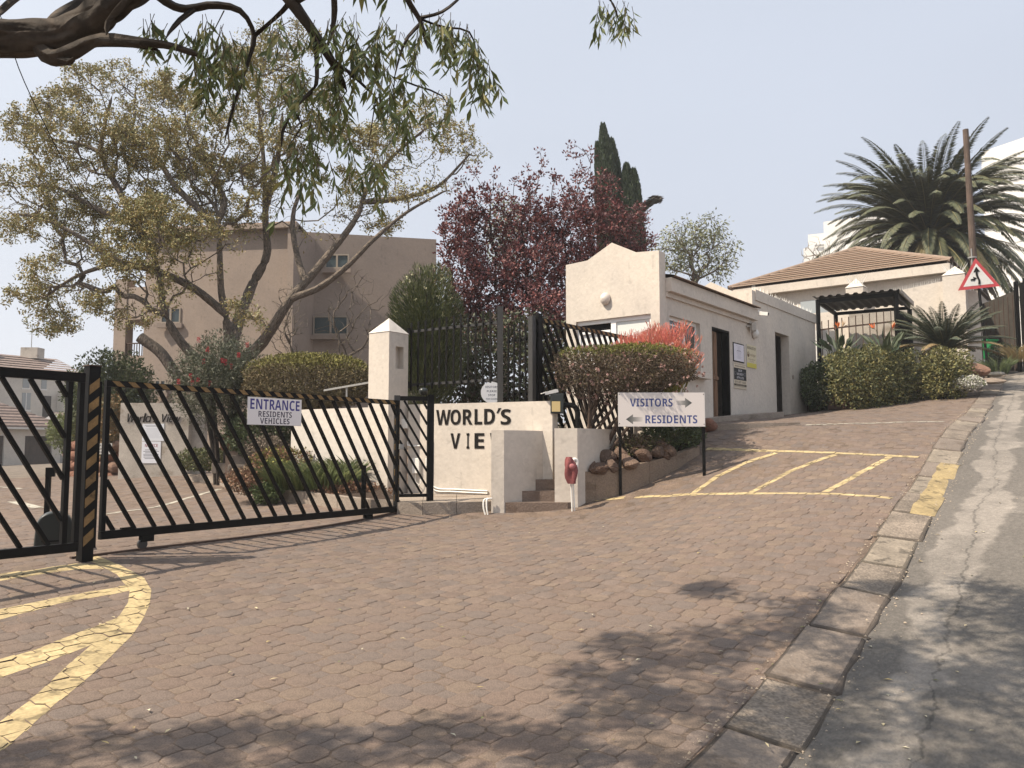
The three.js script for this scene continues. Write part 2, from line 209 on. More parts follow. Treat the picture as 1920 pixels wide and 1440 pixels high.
// kerb of separate concrete stones
const kerb = new THREE.Group(); kerb.name = 'kerb'; scene.add(kerb); setting(kerb).userData.label = 'worn concrete kerb stones along the street';
{
  const kerbMats = [M.kerb, mat(0.36, 0.30, 0.25, 0.97, { map: T.dirt, bumpMap: T.concreteB, bumpScale: 0.012 }), mat(0.33, 0.275, 0.23, 0.97, { map: T.wear, bumpMap: T.concreteB, bumpScale: 0.012 })]; const r = RNG(5); let a = -2.2;
  while (a < 44) {
    const L = 0.82 + r() * 0.3, g = 0.006 + r() * 0.012, cl = KERB_L + (r() - 0.5) * 0.05, cr = KERB_R + (r() - 0.5) * 0.06, dy = (r() - 0.5) * 0.03, n = 5, m = 4, pos = [], idx = [];
    const cs = [cl, cl + 0.025, (cl * 2 + cr) / 3, (cl + 2 * cr) / 3, cr - 0.04, cr], as = [a + g, a + g + 0.03, a + L * 0.35, a + L * 0.65, a + L - 0.03, a + L];
    for (let j = 0; j < 6; j++) for (let i = 0; i < 6; i++) { const edge = i === 0 || i === 5 || j === 0 || j === 5; const jit = edge ? (r() - 0.5) * 0.034 : 0; const [x, z] = acToXZ(as[j] + (j === 0 || j === 5 ? jit * 0.6 : 0), cs[i] + (i === 0 || i === 5 ? jit : 0)); const t = (cs[i] - cl) / (cr - cl); pos.push(x, H(x, z) + 0.012 + dy * 0.6 - 0.036 * t - (edge ? 0.010 + r() * 0.008 : 0) + (r() - 0.5) * 0.006, z); }
    for (let j = 0; j < 5; j++) for (let i = 0; i < 5; i++) { const q = j * 6 + i; idx.push(q, q + 1, q + 6, q + 1, q + 7, q + 6); }
    if (a > 9.9 && a < 12.4) { const P = [], I = []; for (let j = 0; j < 6; j++) for (let i = 2; i < 6; i++) { const q = (j * 6 + i) * 3, k = i === 2 ? 0.07 - 0.05 * r() : 0; P.push(pos[q] + k * CR[0], pos[q + 1] + 0.003, pos[q + 2] - k * CR[1]); } for (let j = 0; j < 5; j++) for (let i = 0; i < 3; i++) { const q = j * 4 + i; I.push(q, q + 1, q + 4, q + 1, q + 5, q + 4); } const kp = new MB().raw(P, I).build('kerb_paint', mat(0.43, 0.325, 0.175, 0.9, { map: T.wear }), kerb); }
    const ring = []; for (let i = 0; i < 6; i++) ring.push(i); for (let j = 1; j < 6; j++) ring.push(j * 6 + 5); for (let i = 4; i >= 0; i--) ring.push(30 + i); for (let j = 4; j > 0; j--) ring.push(j * 6);
    const b0 = pos.length / 3; for (const q of ring) pos.push(pos[q * 3], pos[q * 3 + 1] - 0.13, pos[q * 3 + 2]); for (let k = 0; k < ring.length; k++) { const k2 = (k + 1) % ring.length; idx.push(ring[k], b0 + k, b0 + k2, ring[k], b0 + k2, ring[k2]); }
    new MB().add(rawGeo(pos, idx)).build('kerb_stone', kerbMats[Math.floor(r() * 3)], kerb); a += L;
  }
}

// driveway of interlocking octagonal pavers with square infill pieces
const drive = new THREE.Group(); drive.name = 'driveway'; scene.add(drive); setting(drive).userData.label = 'brown interlocking paver driveway sloping up to the gates';
const drivePoly = [[-9, 1.5], [-2.0, 1.5], ...[-1.2, 2, 6, 10, 14, 18, 22, 24.0].map(a => { const p = acToXZ(a + 1.5, KERB_L - 0.0); return [p[0], -p[1]]; }), [12.0, 21.4], [8.9, 23.4], [4.5, 17.6], [4.0, 16.2], [3.3, 14.6], [1.6, 13.25], [-1.5, 13.2], [-4.6, 15.4], [-6.6, 17.2], [-7.0, 21], [-12, 23.5], [-21, 25], [-20, 15]];
const inside = (poly, x, y) => { let c = false; for (let i = 0, j = poly.length - 1; i < poly.length; j = i++) { const a = poly[i], b = poly[j]; if ((a[1] > y) !== (b[1] > y) && x < (b[0] - a[0]) * (y - a[1]) / (b[1] - a[1]) + a[0]) c = !c; } return c; };
setting(sheet('joint_sand', range(-22, 14, 0.4), range(-26, -1, 0.4), (x, z) => { const c = xzToAc(x, z)[1]; return H(x, z) - 0.0062 - 0.3 * sstep(KERB_L + 0.12, KERB_L + 0.5, c); }, M.joint, drive));
const paints = { yellow: [], white: [] };
function clipHalf(poly, nx, ny, d) { const o = []; for (let i = 0; i < poly.length; i++) { const p = poly[i], q = poly[(i + 1) % poly.length], a = p[0] * nx + p[1] * ny - d, b = q[0] * nx + q[1] * ny - d; if (a <= 0) o.push(p); if ((a < 0 && b > 0) || (a > 0 && b < 0)) { const t = a / (a - b); o.push([p[0] + (q[0] - p[0]) * t, p[1] + (q[1] - p[1]) * t]); } } return o; }
function clipConvex(poly, q) { let A = 0; for (let i = 0; i < q.length; i++) { const a = q[i], b = q[(i + 1) % q.length]; A += a[0] * b[1] - b[0] * a[1]; } const s = Math.sign(A); for (let i = 0; i < q.length && poly.length > 2; i++) { const a = q[i], b = q[(i + 1) % q.length], nx = (b[1] - a[1]) * s, ny = -(b[0] - a[0]) * s; poly = clipHalf(poly, nx, ny, a[0] * nx + a[1] * ny); } return poly; }
// a painted band between two edge lines (plan points), as convex quads
function band(list, A, B) { for (let i = 0; i < A.length - 1; i++) list.push([A[i], A[i + 1], B[i + 1], B[i]].map(p => [p[0], -p[2]])); }
band(paints.yellow, [[-4.806,0.441,-9.021], [-4.565,0.427,-8.9], [-4.083,0.38,-8.468], [-3.621,0.323,-8], [-3.367,0.279,-7.6], [-3.192,0.237,-7.182], [-3.062,0.198,-6.791], [-2.955,0.16,-6.397], [-2.892,0.126,-5.991], [-2.814,0.089,-5.515], [-2.762,0.051,-4.945], [-2.69,0.025,-4.473], [-2.672,0.013,-4.188], [-2.641,0.005,-3.949]],
  [[-4.746,0.429,-8.803], [-4.327,0.391,-8.466], [-3.934,0.346,-8.089], [-3.691,0.308,-7.754], [-3.529,0.28,-7.513], [-3.378,0.244,-7.168], [-3.285,0.212,-6.846], [-3.209,0.181,-6.509], [-3.132,0.144,-6.091], [-3.066,0.111,-5.685], [-2.964,0.071,-5.151], [-2.916,0.043,-4.696], [-2.91,0.03,-4.419], [-2.897,0.021,-4.201]]);
band(paints.yellow, [[-5.169,0.367,-7.724], [-4.992,0.377,-7.922], [-4.755,0.387,-8.164], [-4.554,0.401,-8.473], [-4.337,0.392,-8.464]], [[-4.99,0.342,-7.463], [-4.828,0.352,-7.667], [-4.631,0.367,-7.955], [-4.405,0.376,-8.201], [-4.157,0.37,-8.276]]);
band(paints.yellow, [[-4.415,0.25,-6.621], [-4.278,0.258,-6.813], [-4.025,0.28,-7.222], [-3.655,0.303,-7.721]], [[-4.223,0.218,-6.34], [-4.113,0.229,-6.556], [-3.919,0.259,-7.038], [-3.538,0.282,-7.53]]);
band(paints.yellow, [[-3.646,0.125,-5.496], [-3.556,0.134,-5.691], [-3.445,0.148,-5.96], [-3.366,0.174,-6.336], [-3.254,0.202,-6.746]], [[-3.426,0.093,-5.176], [-3.354,0.103,-5.377], [-3.221,0.118,-5.696], [-3.132,0.144,-6.091], [-3.202,0.179,-6.496]]);
const strip = (list, pts, w) => { for (let i = 0; i < pts.length - 1; i++) { const p = pts[i], q = pts[i + 1], dx = q[0] - p[0], dz = q[2] - p[2], L = Math.hypot(dx, dz), nx = -dz / L * w / 2, nz = dx / L * w / 2, e = i ? 0.01 : 0; band(list, [[p[0] + nx - dx / L * e, 0, p[2] + nz - dz / L * e], [q[0] + nx, 0, q[2] + nz]], [[p[0] - nx - dx / L * e, 0, p[2] - nz - dz / L * e], [q[0] - nx, 0, q[2] - nz]]); } };
strip(paints.yellow, [[1.322,0.75,-13.16], [1.893,0.811,-13.01], [2.708,0.888,-12.404], [3.396,0.946,-11.668], [4.234,0.995,-10.668], [4.7,0.982,-9.982]], 0.10);
strip(paints.yellow, [[3.499,1.59,-14.425], [4.808,1.538,-13.402], [5.535,1.507,-12.821], [6.189,1.462,-12.234]], 0.11);
strip(paints.yellow, [[2.794,0.912,-12.422], [3.312,1.145,-12.982], [3.895,1.362,-13.339], [4.455,1.519,-13.551]], 0.10);
strip(paints.yellow, [[3.461,0.961,-11.678], [4.282,1.239,-12.421], [5.217,1.497,-12.963]], 0.10);
strip(paints.yellow, [[4.202,1.007,-10.838], [5.027,1.23,-11.667], [5.864,1.468,-12.439]], 0.10);
strip(paints.white, [[5.647,2.04,-15.415], [6.996,2.082,-15.444], [8.392,2.116,-15.549]], 0.07);
strip(paints.white, [[-6.725,0.515,-13.402], [-6.342,0.553,-14.327], [-6.306,0.631,-15.634], [-6.075,0.808,-17.644]], 0.10);
strip(paints.white, [[-22.931,0.61,-35.653], [-17.654,0.678,-31.7]], 0.14); strip(paints.white, [[-12.321,0.666,-19.388], [-11.341,0.668,-18.584]], 0.12); strip(paints.white, [[-9.719,0.565,-15.708], [-8.509,0.53,-14.506]], 0.2);
const TONE = 1.27, tones = [[0.203, 0.150, 0.119], [0.196, 0.147, 0.120], [0.208, 0.152, 0.119], [0.188, 0.145, 0.121], [0.205, 0.147, 0.115], [0.218, 0.160, 0.121], [0.200, 0.150, 0.122], [0.196, 0.141, 0.112]];
const paverMats = tones.map(t => mat(t[0] * TONE, t[1] * TONE, t[2] * TONE, 0.93, { map: T.grain, bumpMap: T.grainB, bumpScale: 0.003 }));
{
  const r = RNG(77), px = 0.215, pz = 0.232, cx = 0.081, cz = 0.084, rot = 0.10, cr = Math.cos(rot), sr = Math.sin(rot), gap = 0.0024;
  const oct = [[-px / 2 + cx, -pz / 2], [px / 2 - cx, -pz / 2], [px / 2, -pz / 2 + cz], [px / 2, pz / 2 - cz], [px / 2 - cx, pz / 2], [-px / 2 + cx, pz / 2], [-px / 2, pz / 2 - cz], [-px / 2, -pz / 2 + cz]], sq = [[0, -cz], [cx, 0], [0, cz], [-cx, 0]];
  const shrink = (p, k) => { const c = [0, 0]; for (const a of p) { c[0] += a[0] / p.length; c[1] += a[1] / p.length; } return p.map(a => { const dx = a[0] - c[0], dy = a[1] - c[1], l = Math.hypot(dx, dy); return [a[0] - dx / l * k, a[1] - dy / l * k]; }); };
  // worn, slightly domed top: three rings, smooth over the top, then straight sides
  const rings = (A, k) => [[shrink(A, k ? 0.022 : 0.034), 0], [shrink(A, k ? 0.009 : 0.012), -0.0012], [shrink(A, 0.003), -0.0042], [A, -0.0085]];
  const pieceGeo = (poly, k) => { const A = shrink(poly, gap), n = A.length, pos = [], idx = [], R = rings(A, k); for (const [L, y] of R) for (const p of L) pos.push(p[0], y, -p[1]); for (let i = 1; i < n - 1; i++) idx.push(0, i, i + 1); for (let q = 0; q < 3; q++) for (let i = 0; i < n; i++) { const j = (i + 1) % n, a = q * n + i, b = q * n + j; idx.push(a, a + n, b, b, a + n, b + n); } const b0 = pos.length / 3; for (const y of [-0.0085, -0.04]) for (const p of A) pos.push(p[0], y, -p[1]); for (let i = 0; i < n; i++) { const j = (i + 1) % n, a = b0 + i, b = b0 + j; idx.push(a, a + n, b, b, a + n, b + n); } return metreUV(rawGeo(pos, idx)); };
  const gO = pieceGeo(oct, 0), gS = pieceGeo(sq, 1);
  const pieces = [], kn = [CR[0], CR[1]];
  for (let i = -130; i < 90; i++) for (let j = -10; j < 130; j++) for (let k = 0; k < 2; k++) {
    const gx = (i + (k ? 0.5 : 0)) * px, gz = (j + (k ? 0.5 : 0)) * pz, wob = 0.02 * Math.sin(gx * 0.9 + gz * 0.6); const x = gx * cr - gz * sr + wob, D = gx * sr + gz * cr + wob;
    const seed = r(), s2 = r(), s3 = r(), s4 = r(), s5 = r();
    if (D < 2.6 || D > 25 || Math.abs(x) > D * 0.66 + 2.2 || !inside(drivePoly, x, D)) continue;
    pieces.push({ x, D, k, seed, s2, s3, s4, s5 });
  }
  // the largest in the picture become parts of their own, the rest one mass
  const dist = p => Math.hypot(p.x, p.D), inView = p => { if (Math.abs(p.x) > p.D * 0.645 || p.D < 4.15) return false; return true; };
  pieces.sort((a, b) => (inView(b) - inView(a)) || dist(a) - dist(b));
  const pos = [], idx = [], col = [], paintGeo = { yellow: [], white: [] }; let made = { 0: 0, 1: 0 };
  for (const p of pieces) {
    const e = 0.12, h = H(p.x, -p.D), gx = (H(p.x + e, -p.D) - H(p.x - e, -p.D)) / (2 * e) + (p.s2 - 0.5) * 0.045, gd = (H(p.x, -p.D - e) - H(p.x, -p.D + e)) / (2 * e) + (p.s3 - 0.5) * 0.045, y = h + (p.s4 - 0.5) * 0.008;
    const rotp = rot + (p.s5 - 0.5) * 0.04, c = Math.cos(rotp), s = Math.sin(rotp); let poly = (p.k ? sq : oct).map(a => [p.x + a[0] * c - a[1] * s, p.D + a[0] * s + a[1] * c]);
    const before = poly.length; const kd = KERB_L - 0.012; let cut = false; for (const a of poly) if (a[0] * kn[0] + a[1] * kn[1] > kd) cut = true; if (cut) poly = clipHalf(poly, kn[0], kn[1], kd); if (poly.length < 3) continue;
    const bigTone = fbm((p.x + 40) / 80, p.D / 80, 40, 3, n3), ti = Math.min(7, Math.floor(p.seed * 5.2 + bigTone * 2.6));
    const Y = (a, dy) => y + (a[0] - p.x) * gx + (a[1] - p.D) * gd + dy;
    for (const kind of ['yellow', 'white']) for (const q of paints[kind]) { const qx = Math.min(...q.map(a => a[0])), qX = Math.max(...q.map(a => a[0])), qd = Math.min(...q.map(a => a[1])), qD = Math.max(...q.map(a => a[1])); if (p.x < qx - 0.2 || p.x > qX + 0.2 || p.D < qd - 0.2 || p.D > qD + 0.2) continue; const cp = clipConvex(shrink(poly, gap + 0.003), q); if (cp.length > 2) paintGeo[kind].push(cp.map(a => [a[0], Y(a, 0.0012), -a[1]])); }
    if (!cut && inView(p) && made[p.k] < (p.k ? 290 : 300)) {
      made[p.k]++; const m = new THREE.Mesh(p.k ? gS : gO, paverMats[ti]); m.name = p.k ? 'infill_paver' : 'paver'; m.castShadow = m.receiveShadow = true;
      const X = new V3(1, gx, 0).normalize(), Z = new V3(0, -gd, 1).normalize(), N = new V3().crossVectors(Z, X).normalize(); const X2 = X.clone().applyAxisAngle(N, rotp), Z2 = new V3().crossVectors(X2, N); m.matrixAutoUpdate = true; m.quaternion.setFromRotationMatrix(new THREE.Matrix4().makeBasis(X2, N, Z2)); m.position.set(p.x, y, -p.D); drive.add(m); continue;
    }
    const A = shrink(poly, gap), n = A.length, t = tones[ti], kk = TONE * (0.93 + p.s5 * 0.14) * (1 + 0.22 * (fbm((p.x + 60) / 120, p.D / 120, 24, 3, n1) - 0.5)), far = p.D > 12.5; const put = (L, dy) => { for (const a of L) { pos.push(a[0], Y(a, dy), -a[1]); col.push(t[0] * kk, t[1] * kk, t[2] * kk); } };
    const R = rings(A, p.k).slice(far ? 2 : 0), b0 = pos.length / 3; for (const [L, y2] of R) put(L, y2); for (let i = 1; i < n - 1; i++) idx.push(b0, b0 + i, b0 + i + 1); for (let q = 0; q < R.length - 1; q++) for (let i = 0; i < n; i++) { const j = (i + 1) % n, a = b0 + q * n + i, b = b0 + q * n + j; idx.push(a, a + n, b, b, a + n, b + n); }
    if (!far) { const c0 = pos.length / 3; put(A, -0.0085); put(A, -0.03); for (let i = 0; i < n; i++) { const j = (i + 1) % n; idx.push(c0 + i, c0 + n + i, c0 + j, c0 + j, c0 + n + i, c0 + n + j); } }
  }
  const g = metreUV(rawGeo(pos, idx, col)); const f = new THREE.Mesh(g, mat(1, 1, 1, 0.93, { map: T.grain, bumpMap: T.grainB, bumpScale: 0.003, vertexColors: true })); f.name = 'paver_field'; f.receiveShadow = f.castShadow = true; f.userData.kind = 'stuff'; drive.add(f);
  const paintMesh = (polys, name, m, label) => { const P = [], I = []; for (const q of polys) { const b = P.length / 3; for (const a of q) P.push(...a); for (let i = 1; i < q.length - 1; i++) I.push(b, b + i, b + i + 1); } const gg = metreUV(rawGeo(P, I)); const o = new THREE.Mesh(gg, m); o.name = numbered(name); o.receiveShadow = true; scene.add(o); setting(o).userData.label = label; return o; };
  // the paint also runs over the sand in the joints
  for (const kind of ['yellow', 'white']) for (const q of paints[kind]) { const n = Math.max(2, Math.ceil(Math.max(Math.hypot(q[1][0] - q[0][0], q[1][1] - q[0][1]), Math.hypot(q[2][0] - q[3][0], q[2][1] - q[3][1])) / 0.25)); for (let i = 0; i < n; i++) for (let j = 0; j < 2; j++) { const at = (s, t) => { const x = lerp(lerp(q[0][0], q[1][0], s), lerp(q[3][0], q[2][0], s), t), D = lerp(lerp(q[0][1], q[1][1], s), lerp(q[3][1], q[2][1], s), t); return [x, H(x, -D) - 0.0052, -D]; }; const c = [at(i / n, j / 2), at((i + 1) / n, j / 2), at((i + 1) / n, (j + 1) / 2), at(i / n, (j + 1) / 2)]; if (inside(drivePoly, c[0][0], -c[0][2])) paintGeo[kind].push(c); } }
  const split = paintGeo.yellow.filter(q => q[0][0] < 0.5), right = paintGeo.yellow.filter(q => q[0][0] >= 0.5);
  paintMesh(split, 'road_marking', M.yellow, 'curved yellow hatched paint lines by the striped gate post');
  paintMesh(right, 'road_marking', M.yellow, 'yellow painted box with slanted lines beside the planter');
  paintMesh(paintGeo.white, 'road_marking', M.whitePaint, 'thin white paint lines on the paving');
  console.log('pavers', pieces.length, 'field tris', idx.length / 3);
}
{ // grit and sand gathered along the kerb and in the gutter
  const r = RNG(55), pos = [], idx = []; for (let i = 0; i < 2600; i++) { const a = -1 + Math.pow(r(), 1.3) * 22, side = r(), c = side < 0.45 ? KERB_L + (r() - 0.55) * 0.14 : side < 0.85 ? KERB_R + (r() - 0.3) * (r() < 0.7 ? 0.1 : 0.6) : lerp(KERB_L, 5, r()), [x, z] = acToXZ(a, c), s = 0.003 + Math.pow(r(), 3) * 0.011, y = H(x, z) + (c > KERB_R ? -0.034 : c > KERB_L ? 0.0 : -0.002) + s * 0.3, b = pos.length / 3; for (const [dx, dy, dz] of [[1, 0, 0.3], [-0.8, 0, 0.7], [-0.3, 0, -1], [0, 0.9, 0]]) pos.push(x + dx * s * (0.7 + r() * 0.6), y + dy * s, z + dz * s * (0.7 + r() * 0.6)); idx.push(b, b + 1, b + 3, b + 1, b + 2, b + 3, b + 2, b, b + 3); } const m = new MB().raw(pos, idx).build('grit', mat(0.36, 0.29, 0.22, 1)); tag(m, 'loose grit and sand scattered along the kerb stones', 'grit', null, 'stuff'); }

// ---------- sliding gates, pillar, entrance walls ----------
function gateBars(g, x0, x1, y0, y1, sp, w, m, parent, slope = 0.62, z = 0) {   // parallel bars slanting down to the far end
  const run = slope * (y1 - y0); for (let s = x0 - run + sp * 0.4; s < x1; s += sp) { let a = [s, y1], b = [s + run, y0]; const k = (y0 - y1) / run; if (a[0] < x0) a = [x0, y1 + (x0 - s) * k]; if (b[0] > x1) b = [x1, y1 + (x1 - s) * k]; if (b[0] - a[0] < 0.02) continue; new MB().bar([a[0], a[1], z], [b[0], b[1], z], w, w * 0.9).build('bar', m, parent); }
}
function stripes(parent, x0, x1, y0, y1, z, period, slant, fill = 0.45, name = 'hazard_stripe') { for (let x = x0 + period * 0.3; x + period * fill + Math.abs(slant) < x1 + 0.02; x += period) new MB().prism([[x, y1], [x + slant, y0], [x + slant + period * fill, y0], [x + period * fill, y1]], z, z + 0.003).build(name, M.hazard, parent); }
function vStripes(parent, x0, x1, y0, y1, z, period, slant, fill = 0.5) { for (let y = y0 + 0.06; y + period * fill + slant < y1; y += period) new MB().prism([[x0, y], [x1, y + slant], [x1, y + slant + period * fill], [x0, y + period * fill]], z, z + 0.003).build('hazard_stripe', M.hazard, parent); }
const GTf = [-4.536,0.426,-8.9,0.96];
{
  const g = thing('sliding_gate', 'black sliding gate of slanted bars carrying the ENTRANCE sign, striped top rail', 'gate', GTf.slice(0, 3), GTf[3], 'entrance gates');
  const L = 4.74;
  new MB().span(0.0, L, 1.86, 1.93, -0.03, 0.03).build('top_rail', M.black, g); stripes(g, 0, L, 1.866, 1.924, 0.03, 0.185, 0.07);
  new MB().span(0.0, L, 0.17, 0.26, -0.03, 0.03).build('bottom_rail', M.black, g);
  new MB().span(0.0, 0.05, 0.262, 1.858, -0.028, 0.028).build('stile', M.black, g); new MB().span(L - 0.05, L, 0.262, 1.858, -0.028, 0.028).build('stile', M.black, g);
  gateBars(g, 0.052, L - 0.052, 0.26, 1.86, 0.247, 0.042, M.black, g);
  for (const x of [0.55, 4.1]) { new MB().span(x - 0.08, x + 0.08, 0.10, 0.17, -0.035, 0.035, 0.01).build('wheel_bracket', M.blackDull, g); const w = new MB().cyl([x - 0.05, 0.075, -0.02], [x - 0.05, 0.075, 0.02], 0.055, 0.055, 18).build('wheel', M.greySteel, g); }
  new MB().span(0.24, 0.38, 0.262, 0.28, -0.02, 0.02).build('stop_plate', M.blackDull, g);
  const tr = new MB(); for (let i = 0; i < 8; i++) { const p = i * 0.72 - 0.3, q = p + 0.74; const at = x => { const wx = GTf[0] + Math.cos(GTf[3]) * x, wz = GTf[2] - Math.sin(GTf[3]) * x; return [wx, H(wx, wz) + 0.012, wz]; }; tr.bar(at(p), at(q), 0.05, 0.025); } tag(tr.build('gate_track', M.rusty), 'rusty steel floor track under the ENTRANCE sliding gate', 'track');
}
{ // nearer leaf, parked in front on the street side
  const g = thing('sliding_gate', 'black slanted bar gate leaf fixed in front of the gate motor', 'gate', GTf.slice(0, 3), GTf[3], 'entrance gates'), z = 0.24, x1 = -0.36, x0 = -4.2;
  new MB().span(x0, x1, 1.87, 1.965, z - 0.035, z + 0.035).build('top_rail', M.black, g); new MB().span(x0, x1, 0.10, 0.19, z - 0.035, z + 0.035).build('bottom_rail', M.black, g);
  new MB().span(x1 - 0.05, x1, 0.192, 1.868, z - 0.03, z + 0.03).build('stile', M.black, g); new MB().span(x1 - 0.17, x1 - 0.12, 0.192, 1.868, z - 0.03, z + 0.03).build('stile', M.black, g);
  gateBars(g, x0, x1 - 0.172, 0.19, 1.87, 0.265, 0.044, M.black, g, 0.62, z);
}
{
  const g = thing('gate_post', 'tall square steel post with orange hazard stripes between the two gate leaves', 'post', GTf.slice(0, 3), GTf[3]);
  new MB().span(-0.31, -0.19, -0.15, 2.05, 0.13, 0.25).build('post', M.black, g); new MB().span(-0.32, -0.18, 2.05, 2.062, 0.12, 0.26).build('cap', M.rusty, g);
  vStripes(g, -0.302, -0.198, 0.08, 2.02, 0.25, 0.2, 0.09); new MB().span(-0.17, -0.10, 0.1, 1.9, 0.08, 0.12).build('guide_channel', M.blackDull, g); new MB().span(-0.185, -0.15, 0.55, 0.72, 0.12, 0.17).build('catch', M.rusty, g);
}
{ // motor housing behind the parked leaf
  const p = [-5.181,0.454,-9.199], g = thing('gate_motor', 'black domed plastic gate motor housing on the paving behind the bars', 'motor', [p[0] - 0.02, H(p[0], p[2]), p[2]], 0.5);
  const s = new THREE.Shape(); s.moveTo(-0.18, 0); s.lineTo(-0.165, 0.26); s.quadraticCurveTo(-0.15, 0.40, 0, 0.41); s.quadraticCurveTo(0.15, 0.40, 0.165, 0.26); s.lineTo(0.18, 0); s.closePath();
  const e = new THREE.ExtrudeGeometry(s, { depth: 0.22, bevelEnabled: true, bevelSize: 0.02, bevelThickness: 0.03, bevelSegments: 3, curveSegments: 10 }); e.translate(0, 0, -0.11); new MB().add(e).build('housing', M.plasticBlack, g);
  new MB().span(-0.21, 0.21, -0.1, 0.03, -0.16, 0.16).build('base_plate', M.concrete, g); new MB().span(-0.12, 0.12, 0.1, 0.115, 0.139, 0.15).build('seam', M.blackDull, g);
}
{ const p = [-6.124,0.482,-10.634], g = thing('bollard', 'thin black square steel post standing beside the gate motor', 'post', [p[0], H(p[0], p[2]), p[2]], 0.3); new MB().span(-0.03, 0.03, -0.1, 0.86, -0.03, 0.03).build('post', M.black, g); new MB().span(-0.032, 0.075, 0.74, 0.86, -0.033, 0.033).build('bracket', M.black, g); }
{ const p = [-2.357,0.573,-12.793], g = thing('bollard', 'thin black square steel post by the planting bed kerb', 'post', [p[0], H(p[0], p[2]), p[2]], 0.3); new MB().span(-0.035, 0.035, -0.1, 0.74, -0.035, 0.035).build('post', M.black, g); new MB().span(-0.04, 0.04, 0.74, 0.75, -0.04, 0.04).build('cap', M.black, g); }
{ // entrance sign on the gate
  const g = thing('gate_sign', 'white ENTRANCE RESIDENTS VEHICLES sign wired to the sliding gate', 'sign', GTf.slice(0, 3), GTf[3]);
  const w = 0.89, h = 0.365, x = 2.295, y = 1.66; new MB().span(x - w / 2, x + w / 2, y - h / 2, y + h / 2, 0.04, 0.046).build('board', M.signWhite, g);
  printPlate('print', w - 0.01, h - 0.01, printTex(1024, 420, (c, W, Hh) => { c.fillStyle = '#e3dfe0'; c.fillRect(0, 0, W, Hh); c.fillStyle = '#35307e'; c.textAlign = 'center'; c.font = 'bold 225px sans-serif'; c.save(); c.translate(W / 2, 182); c.fillText('ENTRANCE', 0, 0, 975); c.restore(); c.fillStyle = '#3b3448'; c.font = 'bold 126px sans-serif'; c.fillText('RESIDENTS', W / 2, 298, 690); c.fillText('VEHICLES', W / 2, 404, 600); }), g, [x, y, 0.0475]);
}
{ // short fixed panel between the gate post and the wall
  const p = [-1.843,0.589,-12.8], q = [-1.319,0.832,-12.95], ang = Math.atan2(-(q[2] - p[2]), q[0] - p[0]), L = Math.hypot(q[0] - p[0], q[2] - p[2]), y0 = 0.6, y1 = 2.44;
  const g = thing('barred_gate', 'short black slanted bar panel closing the gap beside the lettered wall', 'gate', [p[0], 0, p[2]], ang);
  new MB().span(-0.045, 0.045, 0.45, y1, -0.045, 0.045).build('post', M.greySteel, g); vStripes(g, -0.04, 0.04, 0.7, 2.4, 0.045, 0.2, 0.07); new MB().span(L - 0.05, L + 0.05, 0.6, y1 + 0.02, -0.05, 0.05).build('post', M.black, g);
  new MB().span(0.046, L - 0.051, y1 - 0.08, y1 - 0.01, -0.025, 0.025).build('top_rail', M.black, g); new MB().span(0.046, L - 0.051, 0.82, 0.87, -0.02, 0.02).build('bottom_rail', M.black, g); gateBars(g, 0.047, L - 0.052, 0.872, y1 - 0.081, 0.15, 0.036, M.black, g, 0.6);
  new MB().span(0.03, 0.11, 1.58, 1.66, 0.046, 0.10, 0.008).build('lock', M.galv, g); new MB().lathe([[0.001, 0], [0.05, 0.02], [0.075, 0.07], [0.07, 0.11], [0.03, 0.13], [0.001, 0.13]], [L - 0.12, y1 - 0.0, -0.0], 14).build('alarm_dome', M.plasticBlack, g);
}
{ // pillar
  const f = [-2.181,0,-14.1,0.96], g = thing('gate_pillar', 'square cream plastered gate pillar with pointed cap and recessed niche', 'pillar', f.slice(0, 3), f[3]), t = 0.5;
  const nz = -0.25, ny0 = 3.02, ny1 = 3.42;
  // shaft with a real niche in the street face: face z=0 spans x 0..t
  new MB().prism(rect(0, t, 0.3, 3.67), -t, -0.14).prism(rect(0, t, 0.3, 3.67), -0.14, 0, [rect(0.17, 0.38, ny0, ny1)]).build('shaft', M.cream, g);
  new MB().raw([-0.01, 3.67, 0.01, t + 0.01, 3.67, 0.01, t + 0.01, 3.67, -t - 0.01, -0.01, 3.67, -t - 0.01, t / 2, 3.96, -t / 2], [0, 1, 4, 1, 2, 4, 2, 3, 4, 3, 0, 4, 0, 2, 1, 0, 3, 2]).geo();
  const c = rawGeo([-0.01, 3.672, 0.01, t + 0.01, 3.672, 0.01, t + 0.01, 3.672, -t - 0.01, -0.01, 3.672, -t - 0.01, t / 2, 3.96, -t / 2], [0, 1, 4, 1, 2, 4, 2, 3, 4, 3, 0, 4, 0, 2, 1, 0, 3, 2]).toNonIndexed(); c.computeVertexNormals(); new MB().add(c).build('cap', M.whiteWall, g);
}
{ // low white wall running back from the pillar
  const g = thing('garden_wall', 'low white plastered wall behind the grasses, running up to the pillar', 'wall'); const mb = new MB(); wallGeo(mb, [-4.245,1.498,-15.4], [-2.478,1.505,-14.35], 0.4, 2.33, 0.22); mb.build('wall', M.whiteWall, g);
  const mr = new MB(); mr.bar([-3.67,2.722,-15.6], [-2.591,2.832,-14.9], 0.035); mr.bar([-3.171,2.773,-15.3], [-3.163,2.261,-15.3], 0.03); mr.build('hand_rail', M.galv, g);
}
const WVf = [-1.865,0,-14.4,-0.424];
const letterFont = await new FontLoader().loadAsync('fonts/droid/droid_sans_bold.typeface.json');
const scriptFont = await new FontLoader().loadAsync('fonts/droid/droid_sans_regular.typeface.json');
